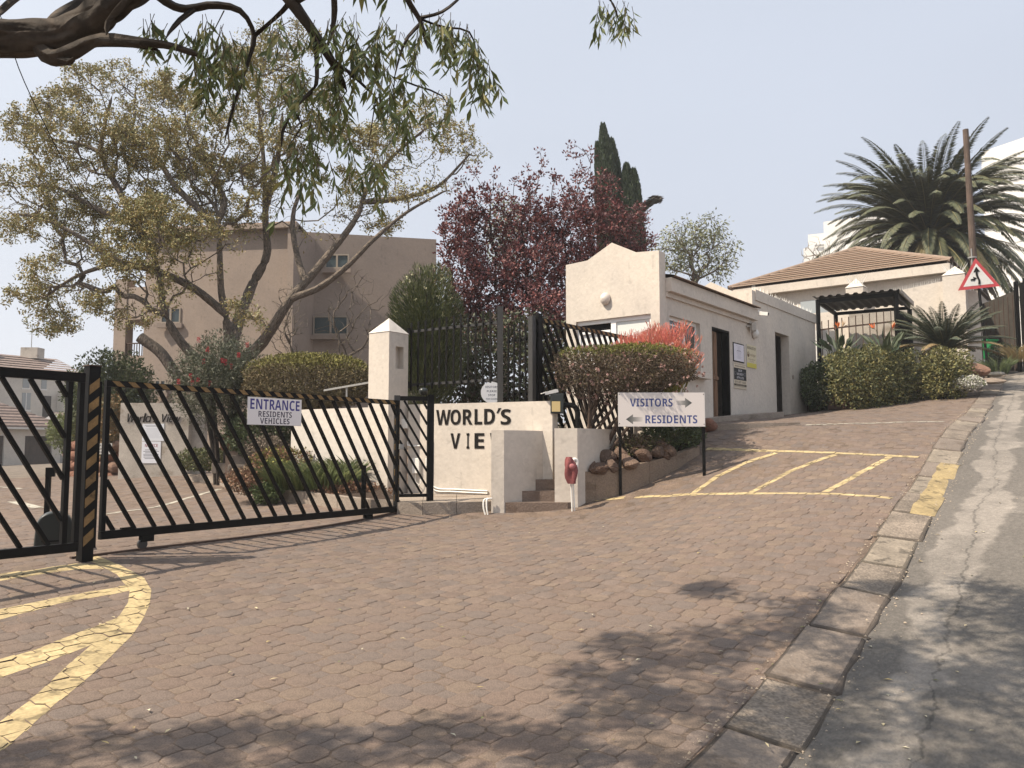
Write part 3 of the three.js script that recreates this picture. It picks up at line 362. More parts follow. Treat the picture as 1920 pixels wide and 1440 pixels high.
function letter(ch, x, y, w, h, z, parent, m, font = letterFont, depth = 0.005, shear = 0) { const g = new TextGeometry(ch, { font, size: 1, depth, curveSegments: 5, bevelEnabled: false }); g.computeBoundingBox(); const b = g.boundingBox; g.translate(-b.min.x, -b.min.y, 0); g.scale(w / (b.max.x - b.min.x), h / (b.max.y - b.min.y), 1); if (shear) g.applyMatrix4(new THREE.Matrix4().set(1, shear, 0, 0, 0, 1, 0, 0, 0, 0, 1, 0, 0, 0, 0, 1)); g.translate(x, y, z); return new MB().add(g).build('letter', m, parent); }
{ // lettered wall
  const g = thing('lettered_wall', 'cream plastered wall with large black block letters beside the steps', 'wall', WVf.slice(0, 3), WVf[3]), L = 2.78;
  new MB().prism(rect(0, L, 0.3, 2.38), -0.24, 0).build('wall', M.cream, g);
  const mL = M.letter = mat(0.012, 0.010, 0.009, 0.8, { phys: 1, specularIntensity: 0.3 }); const A = [[0.577,1.976], [0.877,1.973]];
  const put = (ch, u0, u1, y0, h) => letter(ch, u0, y0, u1 - u0, h, 0.004, g, mL);
  const yb = [1.234,2.006][1], h = 0.265;
  put('W', [0.576,2.07][0], [0.866,2.066][0], yb, h); put('O', [0.866,2.066][0], [1.066,2.064][0], yb, h); put('R', [1.108,2.063][0], [1.296,2.061][0], yb, h); put('L', [1.338,2.06][0], [1.482,2.058][0], yb, h); put('D', [1.523,2.057][0], [1.726,2.055][0], yb, h); put('S', [1.837,2.053][0], [2.026,2.051][0], yb - 0.01, h);
  new MB().prism([[[1.756,2.054][0], yb + 0.19], [[1.787,2.054][0], yb + 0.19], [[1.847,2.053][0], yb + 0.275], [[1.797,2.054][0], yb + 0.275]], 0.004, 0.009).build('letter', mL, g);
  const y2 = [1.236,1.591][1], h2 = 0.265; put('V', [0.868,1.693][0], [1.058,1.693][0], y2, h2); put('I', [1.184,1.692][0], [1.236,1.692][0], y2, h2); put('E', [1.339,1.692][0], [1.524,1.691][0], y2, h2); put('W', [1.636,1.691][0], [1.927,1.69][0], y2, h2);
  // electrical conduits and boxes
  const cz = 0.02, X = u => WVf && u; const yg = 0.86;
  new MB().tube([[0.42, 1.72, cz], [0.445, 1.80, cz], [0.49, 1.78, cz], [0.50, 1.6, cz], [0.50, 1.2, cz], [0.51, 0.96, cz], [0.6, 0.9, cz], [1.0, 0.885, cz], [1.6, 0.87, cz]], 0.013).tube([[0.43, 1.45, cz], [0.46, 1.2, cz], [0.47, 1.0, cz], [0.56, 0.865, cz], [0.9, 0.845, cz], [1.6, 0.83, cz]], 0.013).tube([[0.44, 1.72, cz], [0.462, 1.5, cz], [0.44, 1.25, cz], [0.435, 1.0, cz]], 0.011).build('conduit', M.plasticWhite, g);
  new MB().span(-0.12, 0.0, 1.95, 2.12, 0.0, 0.06, 0.008).build('junction_box', M.plasticWhite, g); new MB().span(0.12, 0.27, 1.15, 1.42, 0, 0.06, 0.008).build('junction_box', M.plasticWhite, g); new MB().span(0.40, 0.46, 1.28, 1.42, 0.03, 0.07, 0.006).build('junction_box', M.plasticWhite, g);
  new MB().tube([[0.0, 1.72, 0.02], [0.0, 1.66, 0.02], [0.04, 1.64, 0.02], [0.3, 1.64, 0.02]], 0.012).tube([[0.18, 1.15, 0.03], [0.2, 1.0, 0.05], [0.26, 0.95, 0.05], [0.22, 0.9, 0.06], [0.3, 1.0, 0.05], [0.27, 1.15, 0.03]], 0.006).build('cable', M.plasticWhite, g);
}
{ // concrete slab in front of the lettered wall, of separate kerb slabs
  const g = thing('entrance_slab', 'low concrete slab step in front of the lettered wall', 'slab'); const A = [[-1.816,0.569,-12.737], [-1.406,0.557,-12.677], [-0.878,0.565,-12.788], [-0.326,0.592,-12.976]], B = [[-2.034,0.787,-14.5], [-1.556,0.801,-14.25], [-0.963,0.815,-14], [-0.317,0.832,-13.7]];
  for (let i = 0; i < 3; i++) { const p = A[i], q = A[i + 1], r = B[i + 1], s = B[i], e = 0.006, ps = []; const mix = (a, b, t) => [lerp(a[0], b[0], t), 0, lerp(a[2], b[2], t)]; const c = [mix(p, q, e), mix(q, p, e), mix(r, s, e), mix(s, r, e)], ty = [0.745, 0.745, 0.80, 0.80]; for (let k = 0; k < 4; k++) ps.push(c[k][0], 0.35, c[k][2]); for (let k = 0; k < 4; k++) ps.push(c[k][0], ty[k], c[k][2]); const gg = rawGeo(ps, [0, 1, 5, 0, 5, 4, 1, 2, 6, 1, 6, 5, 2, 3, 7, 2, 7, 6, 3, 0, 4, 3, 4, 7, 4, 5, 6, 4, 6, 7]).toNonIndexed(); gg.computeVertexNormals(); new MB().add(gg).build('slab', M.concrete, g); }
  const q = [-0.381,0.713,-12.82]; new MB().tube([[q[0], 0.8, q[2]], [q[0] - 0.06, 0.78, q[2] + 0.02], [q[0] - 0.07, 0.66, q[2] + 0.05], [q[0] - 0.04, 0.55, q[2] + 0.06]], 0.014).tube([[q[0] + 0.06, 0.8, q[2]], [q[0] - 0.01, 0.79, q[2] + 0.02], [q[0] - 0.02, 0.66, q[2] + 0.05], [q[0] + 0.0, 0.55, q[2] + 0.06]], 0.014).build('cable', M.plasticWhite, g);
}
const STf = [-0.128,0,-12.85,0.644];
{ // steps with side walls; the flight runs back at a slant behind a straight front
  const g = thing('entrance_steps', 'short flight of brown concrete steps between two cream walls', 'steps');
  const d = [Math.cos(STf[3]), -Math.sin(STf[3])], at = k => [STf[0] + d[0] * k, 0, STf[2] + d[1] * k], n = [-d[1], d[0]];
  const slab = (pts, y0, y1, name, m) => { const s = new THREE.Shape(pts.map(p => new THREE.Vector2(p[0], -p[2]))); const e = new THREE.ExtrudeGeometry(s, { depth: y1 - y0, bevelEnabled: false }); e.rotateX(-Math.PI / 2); e.translate(0, y0, 0); return new MB().add(e).build(name, m, g); };
  const o = at(0), e = at(1.5), q = -0.27; slab([o, e, [e[0] + n[0] * q, 0, e[2] + n[1] * q], [-0.332,1.09,-12.87]], 0.3, 1.885, 'side_wall', M.cream);
  const ks = [0.02, 0.36, 0.64, 0.89, 1.14], ys = [0.735, 0.905, 1.085, 1.255, 1.42]; ks.forEach((k, i) => { const a = at(k), b = at(i < 4 ? ks[i + 1] : 2.0), w = 1.0; slab([[a[0] + 0.004, 0, a[2]], [a[0] + w, 0, a[2]], [b[0] + w, 0, b[2] - 0.02], [b[0] + 0.004, 0, b[2] - 0.02]], 0.3, ys[i], 'step', M.step); });
  const A = [0.686,1.087,-12.95], B = [1.051,1.089,-12.9]; slab([A, B, [B[0] + 0.75, 0, B[2] - 0.95], [A[0] + 0.95, 0, A[2] - 0.75]], 0.3, [0.69,1.918,-12.95][1], 'side_wall', M.cream);
}
{ // intercom pedestal with camera
  const p = [1.058,1.248,-13.3], g = thing('intercom_post', 'black bent pipe intercom post with white camera behind the steps', 'intercom', [p[0], 0, p[2]], 0);
  new MB().tube([[0.03, 1.2, 0], [0.03, 2.05, 0], [0.03, 2.2, 0], [-0.03, 2.3, 0.0], [-0.2, 2.31, 0.0]], 0.045, 12).build('pipe', M.black, g);
  new MB().span(-0.42, -0.2, 2.17, 2.5, -0.09, 0.07, 0.012).build('keypad_box', M.plasticBlack, g); new MB().span(-0.40, -0.26, 2.2, 2.37, 0.07, 0.076).build('label_plate', mat(0.55, 0.42, 0.2, 0.6), g);
  new MB().bar([-0.52, 2.5, 0.05], [-0.30, 2.55, 0.0], 0.09, 0.05).bar([-0.57, 2.50, 0.06], [-0.33, 2.57, 0.0], 0.10, 0.015).build('camera', M.plasticWhite, g); new MB().cyl([-0.55, 2.485, 0.07], [-0.51, 2.495, 0.055], 0.025).build('lens', M.dark, g);
}
{ // red cloth and pipes on the stub wall
  const p = [0.958,0.72,-12.72], g = thing('standpipe', 'white water pipe with faded red rag hung over it beside the steps', 'pipe', [p[0], 0, p[2]], 0);
  new MB().cyl([0.03, 0.55, 0], [0.0, 1.2, 0.0], 0.012).cyl([-0.01, 0.55, 0.02], [-0.03, 1.1, 0.02], 0.012).tube([[0.0, 1.36, -0.02], [0.03, 1.42, -0.02], [0.07, 1.4, -0.03], [0.06, 1.25, -0.02]], 0.03, 8).build('pipe', M.plasticWhite, g);
  const sh = []; for (let i = 0; i <= 10; i++) { const t = i / 10; sh.push([0.015 + 0.115 * Math.pow(Math.sin(Math.PI * Math.min(1, t * 0.62 + 0.05)), 0.8) * (1 - 0.55 * t), 0.26 - t * 0.42]); } const rag = new THREE.LatheGeometry(sh.map(a => new THREE.Vector2(...a)), 22); const q = rag.attributes.position; for (let i = 0; i < q.count; i++) { const x = q.getX(i), y = q.getY(i), z = q.getZ(i), a = Math.atan2(z, x), k = 1 + 0.22 * Math.sin(a * 3 + y * 14) + 0.1 * Math.sin(a * 7); q.setXYZ(i, x * k - 0.02 + y * -0.12, y, z * k * 0.7); } rag.computeVertexNormals(); rag.translate(-0.01, 1.2, 0.06); new MB().add(rag).build('rag', mat(0.30, 0.085, 0.085, 0.9, { map: T.concrete }), g);
  const d = new THREE.SphereGeometry(0.055, 14, 10); d.scale(1, 0.9, 0.6); d.translate(-0.025, 1.31, 0.1); new MB().add(d).build('valve_cap', mat(0.38, 0.13, 0.13, 0.7), g);
}
// palisade between pillar and visitors gate
function palisade(g, p, q, y0, y1, sp, w, m, railY, railM, over = 0.12) { const dx = q[0] - p[0], dz = q[2] - p[2], L = Math.hypot(dx, dz), ux = dx / L, uz = dz / L; for (let s = sp / 2; s < L; s += sp) { const x = p[0] + ux * s, z = p[2] + uz * s, t = s / L, Y0 = lerp(y0[0], y0[1], t), Y1 = lerp(y1[0], y1[1], t); new MB().bar([x, Y0, z], [x, Y1, z], w, w * 0.7, [ux, 0, uz]).build('pale', m, g); } for (const r of railY) new MB().bar([p[0] + uz * 0.03, r[0], p[2] - ux * 0.03], [q[0] + uz * 0.03, r[1], q[2] - ux * 0.03], 0.03, 0.045).build('rail', railM, g); }
{
  const p = [-1.92,2.772,-14.65], q = [-0.243,2.791,-13.95]; const g = thing('palisade_fence', 'black upright bar fence above the lettered wall, fixed to the pillar', 'fence');
  palisade(g, p, q, [2.64, 2.75], [3.9, 4.05], 0.145, 0.035, M.black, [[[-1.93,3.74,-14.65][1], [-0.244,3.808,-13.95][1]], [[-1.92,2.752,-14.65][1], [-0.243,2.8,-13.95][1]]], M.greySteel);
  for (const y of [[-1.93,3.74,-14.65][1], [-1.92,2.752,-14.65][1]]) new MB().box(p[0] + 0.02, y, p[2] + 0.05, 0.05, 0.12, 0.06).build('bracket', M.black, g);
  const a = [-0.205,4.066,-13.85]; new MB().span(a[0] - 0.05, a[0] + 0.05, 0.6, a[1], a[2] - 0.05, a[2] + 0.05).build('post', M.greySteel, g);
}
{ // dense inner gate behind
  const p = [-0.12,2.8,-15], q = [0.449,2.768,-14.6], g = thing('inner_gate', 'black close-barred inner gate behind the lettered wall', 'gate'); palisade(g, p, q, [1.2, 1.2], [3.9, 3.95], 0.13, 0.035, M.black, [[3.6, 3.62], [2.6, 2.6], [1.5, 1.5]], M.black);
}
const VGf = [0.458,0,-13.6,0.896];
{
  const g = thing('sliding_gate', 'black slanted bar visitors gate running to the guardhouse, striped top rail', 'gate', VGf.slice(0, 3), VGf[3], 'entrance gates'), yt = [0.471,3.792][1], L = 3.12;
  new MB().span(-0.09, 0.03, 0.5, yt + 0.1, -0.06, 0.06).build('post', M.black, g); new MB().span(-0.22, -0.12, 0.5, yt + 0.04, -0.06, 0.03).build('post', M.greySteel, g);
  new MB().span(0.031, L, yt - 0.035, yt + 0.035, -0.03, 0.03).build('top_rail', M.black, g); stripes(g, 0.05, L, yt - 0.03, yt + 0.03, 0.03, 0.17, 0.06); new MB().span(0.031, L, 1.5, 1.58, -0.03, 0.03).build('bottom_rail', M.black, g); new MB().span(L - 0.05, L, 1.581, yt - 0.036, -0.028, 0.028).build('stile', M.black, g);
  gateBars(g, 0.032, L - 0.052, 1.58, yt - 0.036, 0.205, 0.042, M.black, g, 0.6);
}
{ const p = [-0.389,2.66,-15.3], g = thing('round_sign', 'round white VISITORS PLEASE STOP sign behind the fence', 'sign', [p[0], p[1], p[2]], 0); new MB().cyl([0, 0, -0.01], [0, 0, 0], 0.21, 0.21, 32).build('disc', M.signWhite, g); const pr = new THREE.Mesh(new THREE.CircleGeometry(0.205, 32), new THREE.MeshStandardMaterial({ roughness: 0.5, map: printTex(512, 512, (c) => { c.fillStyle = '#dcdde2'; c.fillRect(0, 0, 512, 512); c.fillStyle = '#42485c'; c.textAlign = 'center'; c.font = 'bold 72px sans-serif'; c.fillText('VISITORS', 256, 150, 360); c.fillText('PLEASE', 256, 250, 300); c.fillText('STOP', 256, 345, 240); c.font = 'bold 56px sans-serif'; c.fillText('FOR GUARD', 256, 430, 280); }) })); pr.name = 'print'; pr.position.z = 0.004; pr.castShadow = true; g.add(pr); new MB().cyl([0, -1.4, -0.03], [0, 0.15, -0.03], 0.025).build('pole', M.greySteel, g); }

// ---------- guardhouse and the walls up the hill ----------
const GHf = [2.93,0,-15.7,0.913];
{
  const g = thing('guardhouse', 'small cream plastered guardhouse with stepped gable front and half-open wooden door', 'building', GHf.slice(0, 3), GHf[3]);
  const w0 = -2.23, t = 0.23;
  new MB().prismX([[w0, 1.2], [0.0, 1.2], [0.0, 5.53], [-0.51, 5.57], [-1.08, 5.86], [-1.68, 5.57], [w0, 5.55]], 0, 0.27, [[[-1.98, 3.2], [-0.2, 3.2], [-0.2, 4.28], [-1.98, 4.28]]]).build('front_wall', M.cream, g);
  new MB().prism(rect(0.272, 5.0, 1.4, 4.95), -t, -0.02, [rect(0.46, 1.92, 3.21, 4.29), rect(2.53, 3.53, 2.25, 4.31)]).build('side_wall', M.cream, g);
  new MB().span(0.272, 5.0, 1.4, 4.95, w0, w0 + t).build('rear_wall', M.cream, g);
  new MB().prismX([[w0, 1.4], [-0.02, 1.4], [-0.02, 5.53], [-0.55, 5.56], [-1.1, 5.86], [-1.7, 5.57], [w0, 5.55]], 5.002, 5.2).build('end_wall', M.cream, g);
  new MB().span(0.272, 5.0, 2.1, 2.24, w0 + t + 0.002, -t - 0.002).build('floor', M.step, g);
  new MB().span(0.275, 4.998, 4.74, 5.02, -0.018, 0.13).span(0.275, 4.998, 4.64, 4.735, -0.018, 0.03).build('fascia', M.cream, g);
  { const rf = new MB(); for (let i = 0; i < 4; i++) { const z0 = 0.2 - i * 0.36, y0 = 5.03 + i * 0.075; rf.raw([0.275, y0, z0, 4.998, y0, z0, 4.998, y0 + 0.09, z0 - 0.40, 0.275, y0 + 0.09, z0 - 0.40, 0.275, y0 + 0.03, z0, 4.998, y0 + 0.03, z0, 4.998, y0 + 0.12, z0 - 0.4, 0.275, y0 + 0.12, z0 - 0.4], [0, 1, 5, 0, 5, 4, 4, 5, 6, 4, 6, 7, 0, 3, 2, 0, 2, 1]); } rf.raw([0.275, 5.4, -1.2, 4.998, 5.4, -1.2, 4.998, 4.9, w0, 0.275, 4.9, w0], [0, 1, 2, 0, 2, 3]); rf.build('roof', M.roofTile, g); }
  // front window: white frame, half blinds, slotted casement
  const fw = new MB(); const fx0 = 0.07, fx1 = 0.12; const fr = (z0, z1, y0, y1) => fw.span(fx0, fx1, y0, y1, z0, z1); fr(-1.98, -0.2, 4.20, 4.28); fr(-1.98, -0.2, 3.2, 3.28); fr(-1.98, -1.91, 3.28, 4.2); fr(-0.26, -0.2, 3.28, 4.2); fr(-1.16, -1.04, 3.28, 4.2); fw.span(fx0 - 0.02, fx1 - 0.01, 4.0, 4.05, -1.9, -1.17); const fwm = fw.build('window', M.whiteFrame, g);
  new MB().span(0.10, 0.108, 3.28, 4.2, -1.04, -0.26).build('pane', mat(0.62, 0.64, 0.62, 0.08), fwm); new MB().span(0.10, 0.108, 3.28, 4.0, -1.91, -1.16).build('pane', mat(0.70, 0.69, 0.68, 0.15), fwm); new MB().span(0.14, 0.15, 4.05, 4.2, -1.91, -1.16).build('pane', M.dark, fwm);  // last pane: matte black sheet, painted shade filling the open casement slot
  const sill = new MB().prismX([[-2.05, 3.1], [-0.13, 3.1], [-0.13, 3.19], [-2.05, 3.19]], -0.08, -0.002).build('window_sill', M.cream, g);
  const sw = new MB(); sw.span(0.46, 1.92, 4.22, 4.29, -0.16, -0.11).span(0.46, 1.92, 3.21, 3.28, -0.16, -0.11).span(0.46, 0.51, 3.28, 4.22, -0.16, -0.11).span(1.87, 1.92, 3.28, 4.22, -0.16, -0.11).span(1.27, 1.36, 3.28, 4.22, -0.16, -0.11).span(0.51, 1.27, 4.12, 4.15, -0.15, -0.12); const swm = sw.build('window', M.whiteFrame, g);
  new MB().span(0.51, 1.27, 3.28, 4.22, -0.145, -0.138).build('pane', M.glass, swm); new MB().span(1.36, 1.87, 3.28, 4.22, -0.145, -0.138).build('pane', mat(0.10, 0.09, 0.075, 0.08), swm);
  new MB().span(0.36, 2.1, 3.08, 3.2, -0.018, 0.14, 0.008).build('window_sill', M.cream, g);
  // door opening: black frame, stable-type wooden leaf standing half open
  new MB().span(2.53, 2.57, 2.25, 4.31, -0.22, -0.03).span(3.49, 3.53, 2.25, 4.31, -0.22, -0.03).span(2.57, 3.49, 4.27, 4.31, -0.22, -0.03).build('door_frame', M.black, g);
  const d = new THREE.Group(); d.name = 'door'; d.position.set(2.575, 2.26, -0.12); d.rotation.y = 0.06; g.add(d); const dp = (y0, y1) => { new MB().span(0, 0.46, y0, y1, -0.02, 0.02).build('door_leaf', M.wood, d); for (const [a, b] of [[0.03, 0.2], [0.25, 0.43]]) new MB().span(a, b, y0 + 0.07, y1 - 0.07, 0.021, 0.032, 0.004).build('panel', M.wood, d); }; dp(0.0, 0.92); dp(0.94, 1.98); new MB().span(0.0, 0.46, 0.88, 0.96, 0.021, 0.05).build('ledge', M.wood, d);
  // lamps
  const lampShape = [[0.001, 0], [0.10, 0], [0.115, 0.02], [0.112, 0.05], [0.09, 0.095], [0.05, 0.125], [0.001, 0.135]];
  const l1 = new MB().lathe(lampShape, [0, 0, 0], 20, new THREE.Matrix4().makeRotationZ(Math.PI / 2)).build('bulkhead_lamp', mat(0.62, 0.56, 0.5, 0.45), g); l1.position.set(-0.001, 4.69, -1.23); l1.scale.set(1, 1.15, 1);
  const l2 = new MB().lathe(lampShape, [0, 0, 0], 20, new THREE.Matrix4().makeRotationX(Math.PI / 2)).build('bulkhead_lamp', mat(0.62, 0.6, 0.57, 0.4), g); l2.position.set(5.02, 4.42, -0.015); l2.scale.set(1, 1.1, 1);
  new MB().box(4.75, 4.55, 0.1, 0.22, 0.2, 0.12, 0.4, 0.015).cyl([4.55, 4.56, -0.01], [4.7, 4.56, 0.08], 0.02).build('flood_lamp', mat(0.4, 0.37, 0.33, 0.5), g);
  const cam = new MB().bar([5.22, 4.96, 0.02], [5.26, 4.92, 0.28], 0.1, 0.09).cyl([5.2, 5.02, -0.01], [5.24, 4.98, 0.12], 0.025).build('security_camera', M.plasticWhite, g); new MB().cyl([5.26, 4.92, 0.281], [5.262, 4.918, 0.292], 0.035).build('lens', M.dark, cam);
}
{ // notices on the wall
  const mk = (name, label, x0, x1, y0, y1, w, h, draw, frame) => { const g = thing(name, label, 'sign', GHf.slice(0, 3), GHf[3], 'notices on the guardhouse wall'); new MB().span(x0, x1, y0, y1, -0.018, -0.004).build('board', frame || M.signWhite, g); const e = frame ? 0.025 : 0.0; printPlate('print', x1 - x0 - 2 * e, y1 - y0 - 2 * e, printTex(w, h, draw), g, [(x0 + x1) / 2, (y0 + y1) / 2, -0.001]); };
  mk('notice_board', 'white framed paper notice beside the guardhouse door', 3.7, 4.36, [3.71,3.63][1] - 0.0, 4.08, 256, 256, (c, W, Hh) => { c.fillStyle = '#d6d3dd'; c.fillRect(0, 0, W, Hh); c.fillStyle = '#565265'; const r = RNG(3); for (let i = 0; i < 12; i++) { const w = i === 4 ? 100 : 60 + r() * 110; c.globalAlpha = i === 4 ? 0.85 : 0.5; c.fillRect(W / 2 - w / 2, 26 + i * 17, w, i === 4 ? 9 : 4); } c.globalAlpha = 1; }, M.blackDull);
  mk('notice_board', 'cream and yellow MANAGED BY sign with round logo', 4.52, 5.15, 3.56, 4.12, 256, 256, (c, W, Hh) => { c.fillStyle = '#c9bfa4'; c.fillRect(0, 0, W, Hh); c.fillStyle = '#c6bb57'; c.fillRect(0, 205, W, 51); c.fillStyle = '#4a4438'; c.font = 'bold 44px sans-serif'; c.textAlign = 'center'; c.fillText('MANAGED BY', W / 2, 52, 236); c.beginPath(); c.arc(40, 112, 26, 0, 7); c.strokeStyle = '#5a4330'; c.lineWidth = 8; c.stroke(); c.beginPath(); c.arc(40, 122, 20, 0, 7); c.fillStyle = '#5a3f2a'; c.fill(); c.font = '40px sans-serif'; c.fillText('trafalgar', 158, 126, 170); c.font = '18px sans-serif'; c.fillText('property management', W / 2, 168); c.fillText('011 214 5200', W / 2, 192); });
  mk('notice_board', 'dark blue and white security company sign with phone number', 3.69, 4.47, [3.674,3.001][1], 3.60, 256, 320, (c, W, Hh) => { c.fillStyle = '#c8bca8'; c.fillRect(0, 0, W, Hh); c.fillStyle = '#14161f'; c.fillRect(4, 62, W - 8, 150); c.fillStyle = '#7d7264'; c.fillRect(4, 8, W - 8, 5); c.fillRect(4, 296, W - 8, 5); c.fillStyle = '#3d352e'; c.textAlign = 'center'; c.font = 'bold 24px sans-serif'; c.fillText('ARMED RESPONSE', W / 2, 46, 230); c.fillStyle = '#c9c8cc'; c.font = 'bold 40px sans-serif'; c.fillText('BCP', W / 2, 105); c.fillText('SECURITY', W / 2, 150, 130); c.fillText('(PTY) LTD', W / 2, 196, 140); c.globalAlpha = 0.5; for (const x of [32, 224]) { c.beginPath(); c.arc(x, 130, 20, 0, 7); c.lineWidth = 6; c.strokeStyle = '#c9c8cc'; c.stroke(); } c.globalAlpha = 1; c.fillStyle = '#4a4034'; c.font = 'bold 40px sans-serif'; c.fillText('011 477 1333', W / 2, 252, 220); c.fillStyle = '#3d352e'; c.fillRect(4, 262, W - 8, 26); c.fillStyle = '#a89c8a'; c.font = 'bold 20px sans-serif'; c.fillText('ARMED RESPONSE', W / 2, 282, 230); });
  const f = thing('window_sign', 'white VISITORS paper sign in the guardhouse front window', 'sign', GHf.slice(0, 3), GHf[3]); const p = printPlate('print', 0.34, 0.34, printTex(256, 256, (c, W) => { c.fillStyle = '#c9c6c9'; c.fillRect(0, 0, W, W); c.fillStyle = '#343c50'; c.font = 'bold 56px sans-serif'; c.textAlign = 'center'; c.fillText('VISITORS', 128, 120, 236); c.fillText('REPORT', 128, 190, 220); }), f, [0.06, 3.62, -1.14], -Math.PI / 2); new MB().span(0.062, 0.068, 3.45, 3.79, -1.31, -0.97).build('board', M.signWhite, f);
}
{ // wing wall with dark doorway and spiked parapet
  const g = thing('boundary_building', 'long flat-roofed cream wing with a dark doorway and spikes on its parapet', 'building', GHf.slice(0, 3), GHf[3]);
  new MB().prism(rect(5.205, 10.05, 1.6, 5.3), -0.26, -0.03, [rect(6.6, 7.68, 2.46, 4.66)]).build('wall', M.cream, g); new MB().span(5.205, 10.07, 5.302, 5.57, -0.28, 0.0).build('parapet', M.cream, g);
  new MB().span(9.82, 10.05, 1.6, 5.3, -4.2, -0.262).build('wall', M.cream, g); new MB().span(5.205, 9.818, 5.1, 5.25, -4.2, -0.262).build('roof', M.concrete, g); new MB().span(5.205, 9.818, 1.6, 5.098, -4.2, -4.0).build('wall', M.cream, g);
  new MB().span(5.205, 9.818, 2.3, 2.455, -4.0, -0.262).build('floor', M.step, g); new MB().span(5.205, 5.4, 1.6, 5.098, -3.99, -2.24).build('wall', M.cream, g);
  const d = new MB().span(6.6, 6.64, 2.47, 4.62, -1.3, -0.27).build('door', M.wood, g); new MB().cyl([6.64, 3.5, -1.2], [6.7, 3.5, -1.2], 0.03).build('handle', M.greySteel, d);
  const sp = new MB(), r = RNG(4); for (let x = 5.3; x < 10.05; x += 0.07) { const a = (r() - 0.5) * 0.1; sp.raw([x - 0.006, 5.57, -0.12, x + 0.006, 5.57, -0.12, x, 5.57, -0.108, x + a, 5.71 + r() * 0.03, -0.11 + (r() - 0.5) * 0.12], [0, 1, 3, 1, 2, 3, 2, 0, 3]); } sp.build('spike_strip', M.plasticWhite, g).userData.kind = 'stuff';
  new MB().lathe([[0.001, 0], [0.06, 0], [0.06, 0.012], [0.001, 0.015]], [0, 0, 0], 14, new THREE.Matrix4().makeRotationX(Math.PI / 2)).build('bell_plate', M.concrete, g).position.set(7.92, 3.55, -0.03);
}
{ // concrete step and kerb at the guardhouse foot
  const g = thing('door_step', 'worn concrete step and sloping kerb at the guardhouse door', 'step'); const st = (p, q, y, t) => { const mb = new MB(); wallGeo(mb, p, q, [Math.min(H(p[0], p[2]), y[0]) - 0.3, Math.min(H(q[0], q[2]), y[1]) - 0.3], y, t); mb.build('step', M.concrete, g); };
  const a = [3.776,1.929,-15.497], b = [4.511,1.966,-15.327], c = [5.581,2.053,-15.516], up = [4.759,2.251,-17.5], ue = [7.016,2.248,-19.5];
  st(a, b, [[3.901,2.067,-16][1], [4.858,2.071,-16.5][1]], 0.5); st(b, c, [[4.858,2.071,-16.5][1], H(c[0], c[2]) + 0.04], 0.4); const u2 = [6.354,2.196,-18.7]; st([up[0] - 0.6, 0, up[2] + 0.5], u2, [2.23, H(u2[0], u2[2]) + 0.12], 0.6);
}
{ const p = [3.802,1.929,-15.477], r = RNG(21); const geo = new THREE.IcosahedronGeometry(0.14, 2), q = geo.attributes.position; for (let i = 0; i < q.count; i++) { const k = 0.85 + 0.3 * n2(q.getX(i) * 9 + 40, q.getY(i) * 9 + q.getZ(i) * 7 + 40, 256); q.setXYZ(i, q.getX(i) * k * 1.15, q.getY(i) * k, q.getZ(i) * k); } geo.computeVertexNormals(); geo.translate(p[0], H(p[0], p[2]) + 0.1, p[2]); tag(new MB().add(geo).build('rock', M.terracotta), 'round brown rock at the end of the guardhouse kerb', 'rock'); }

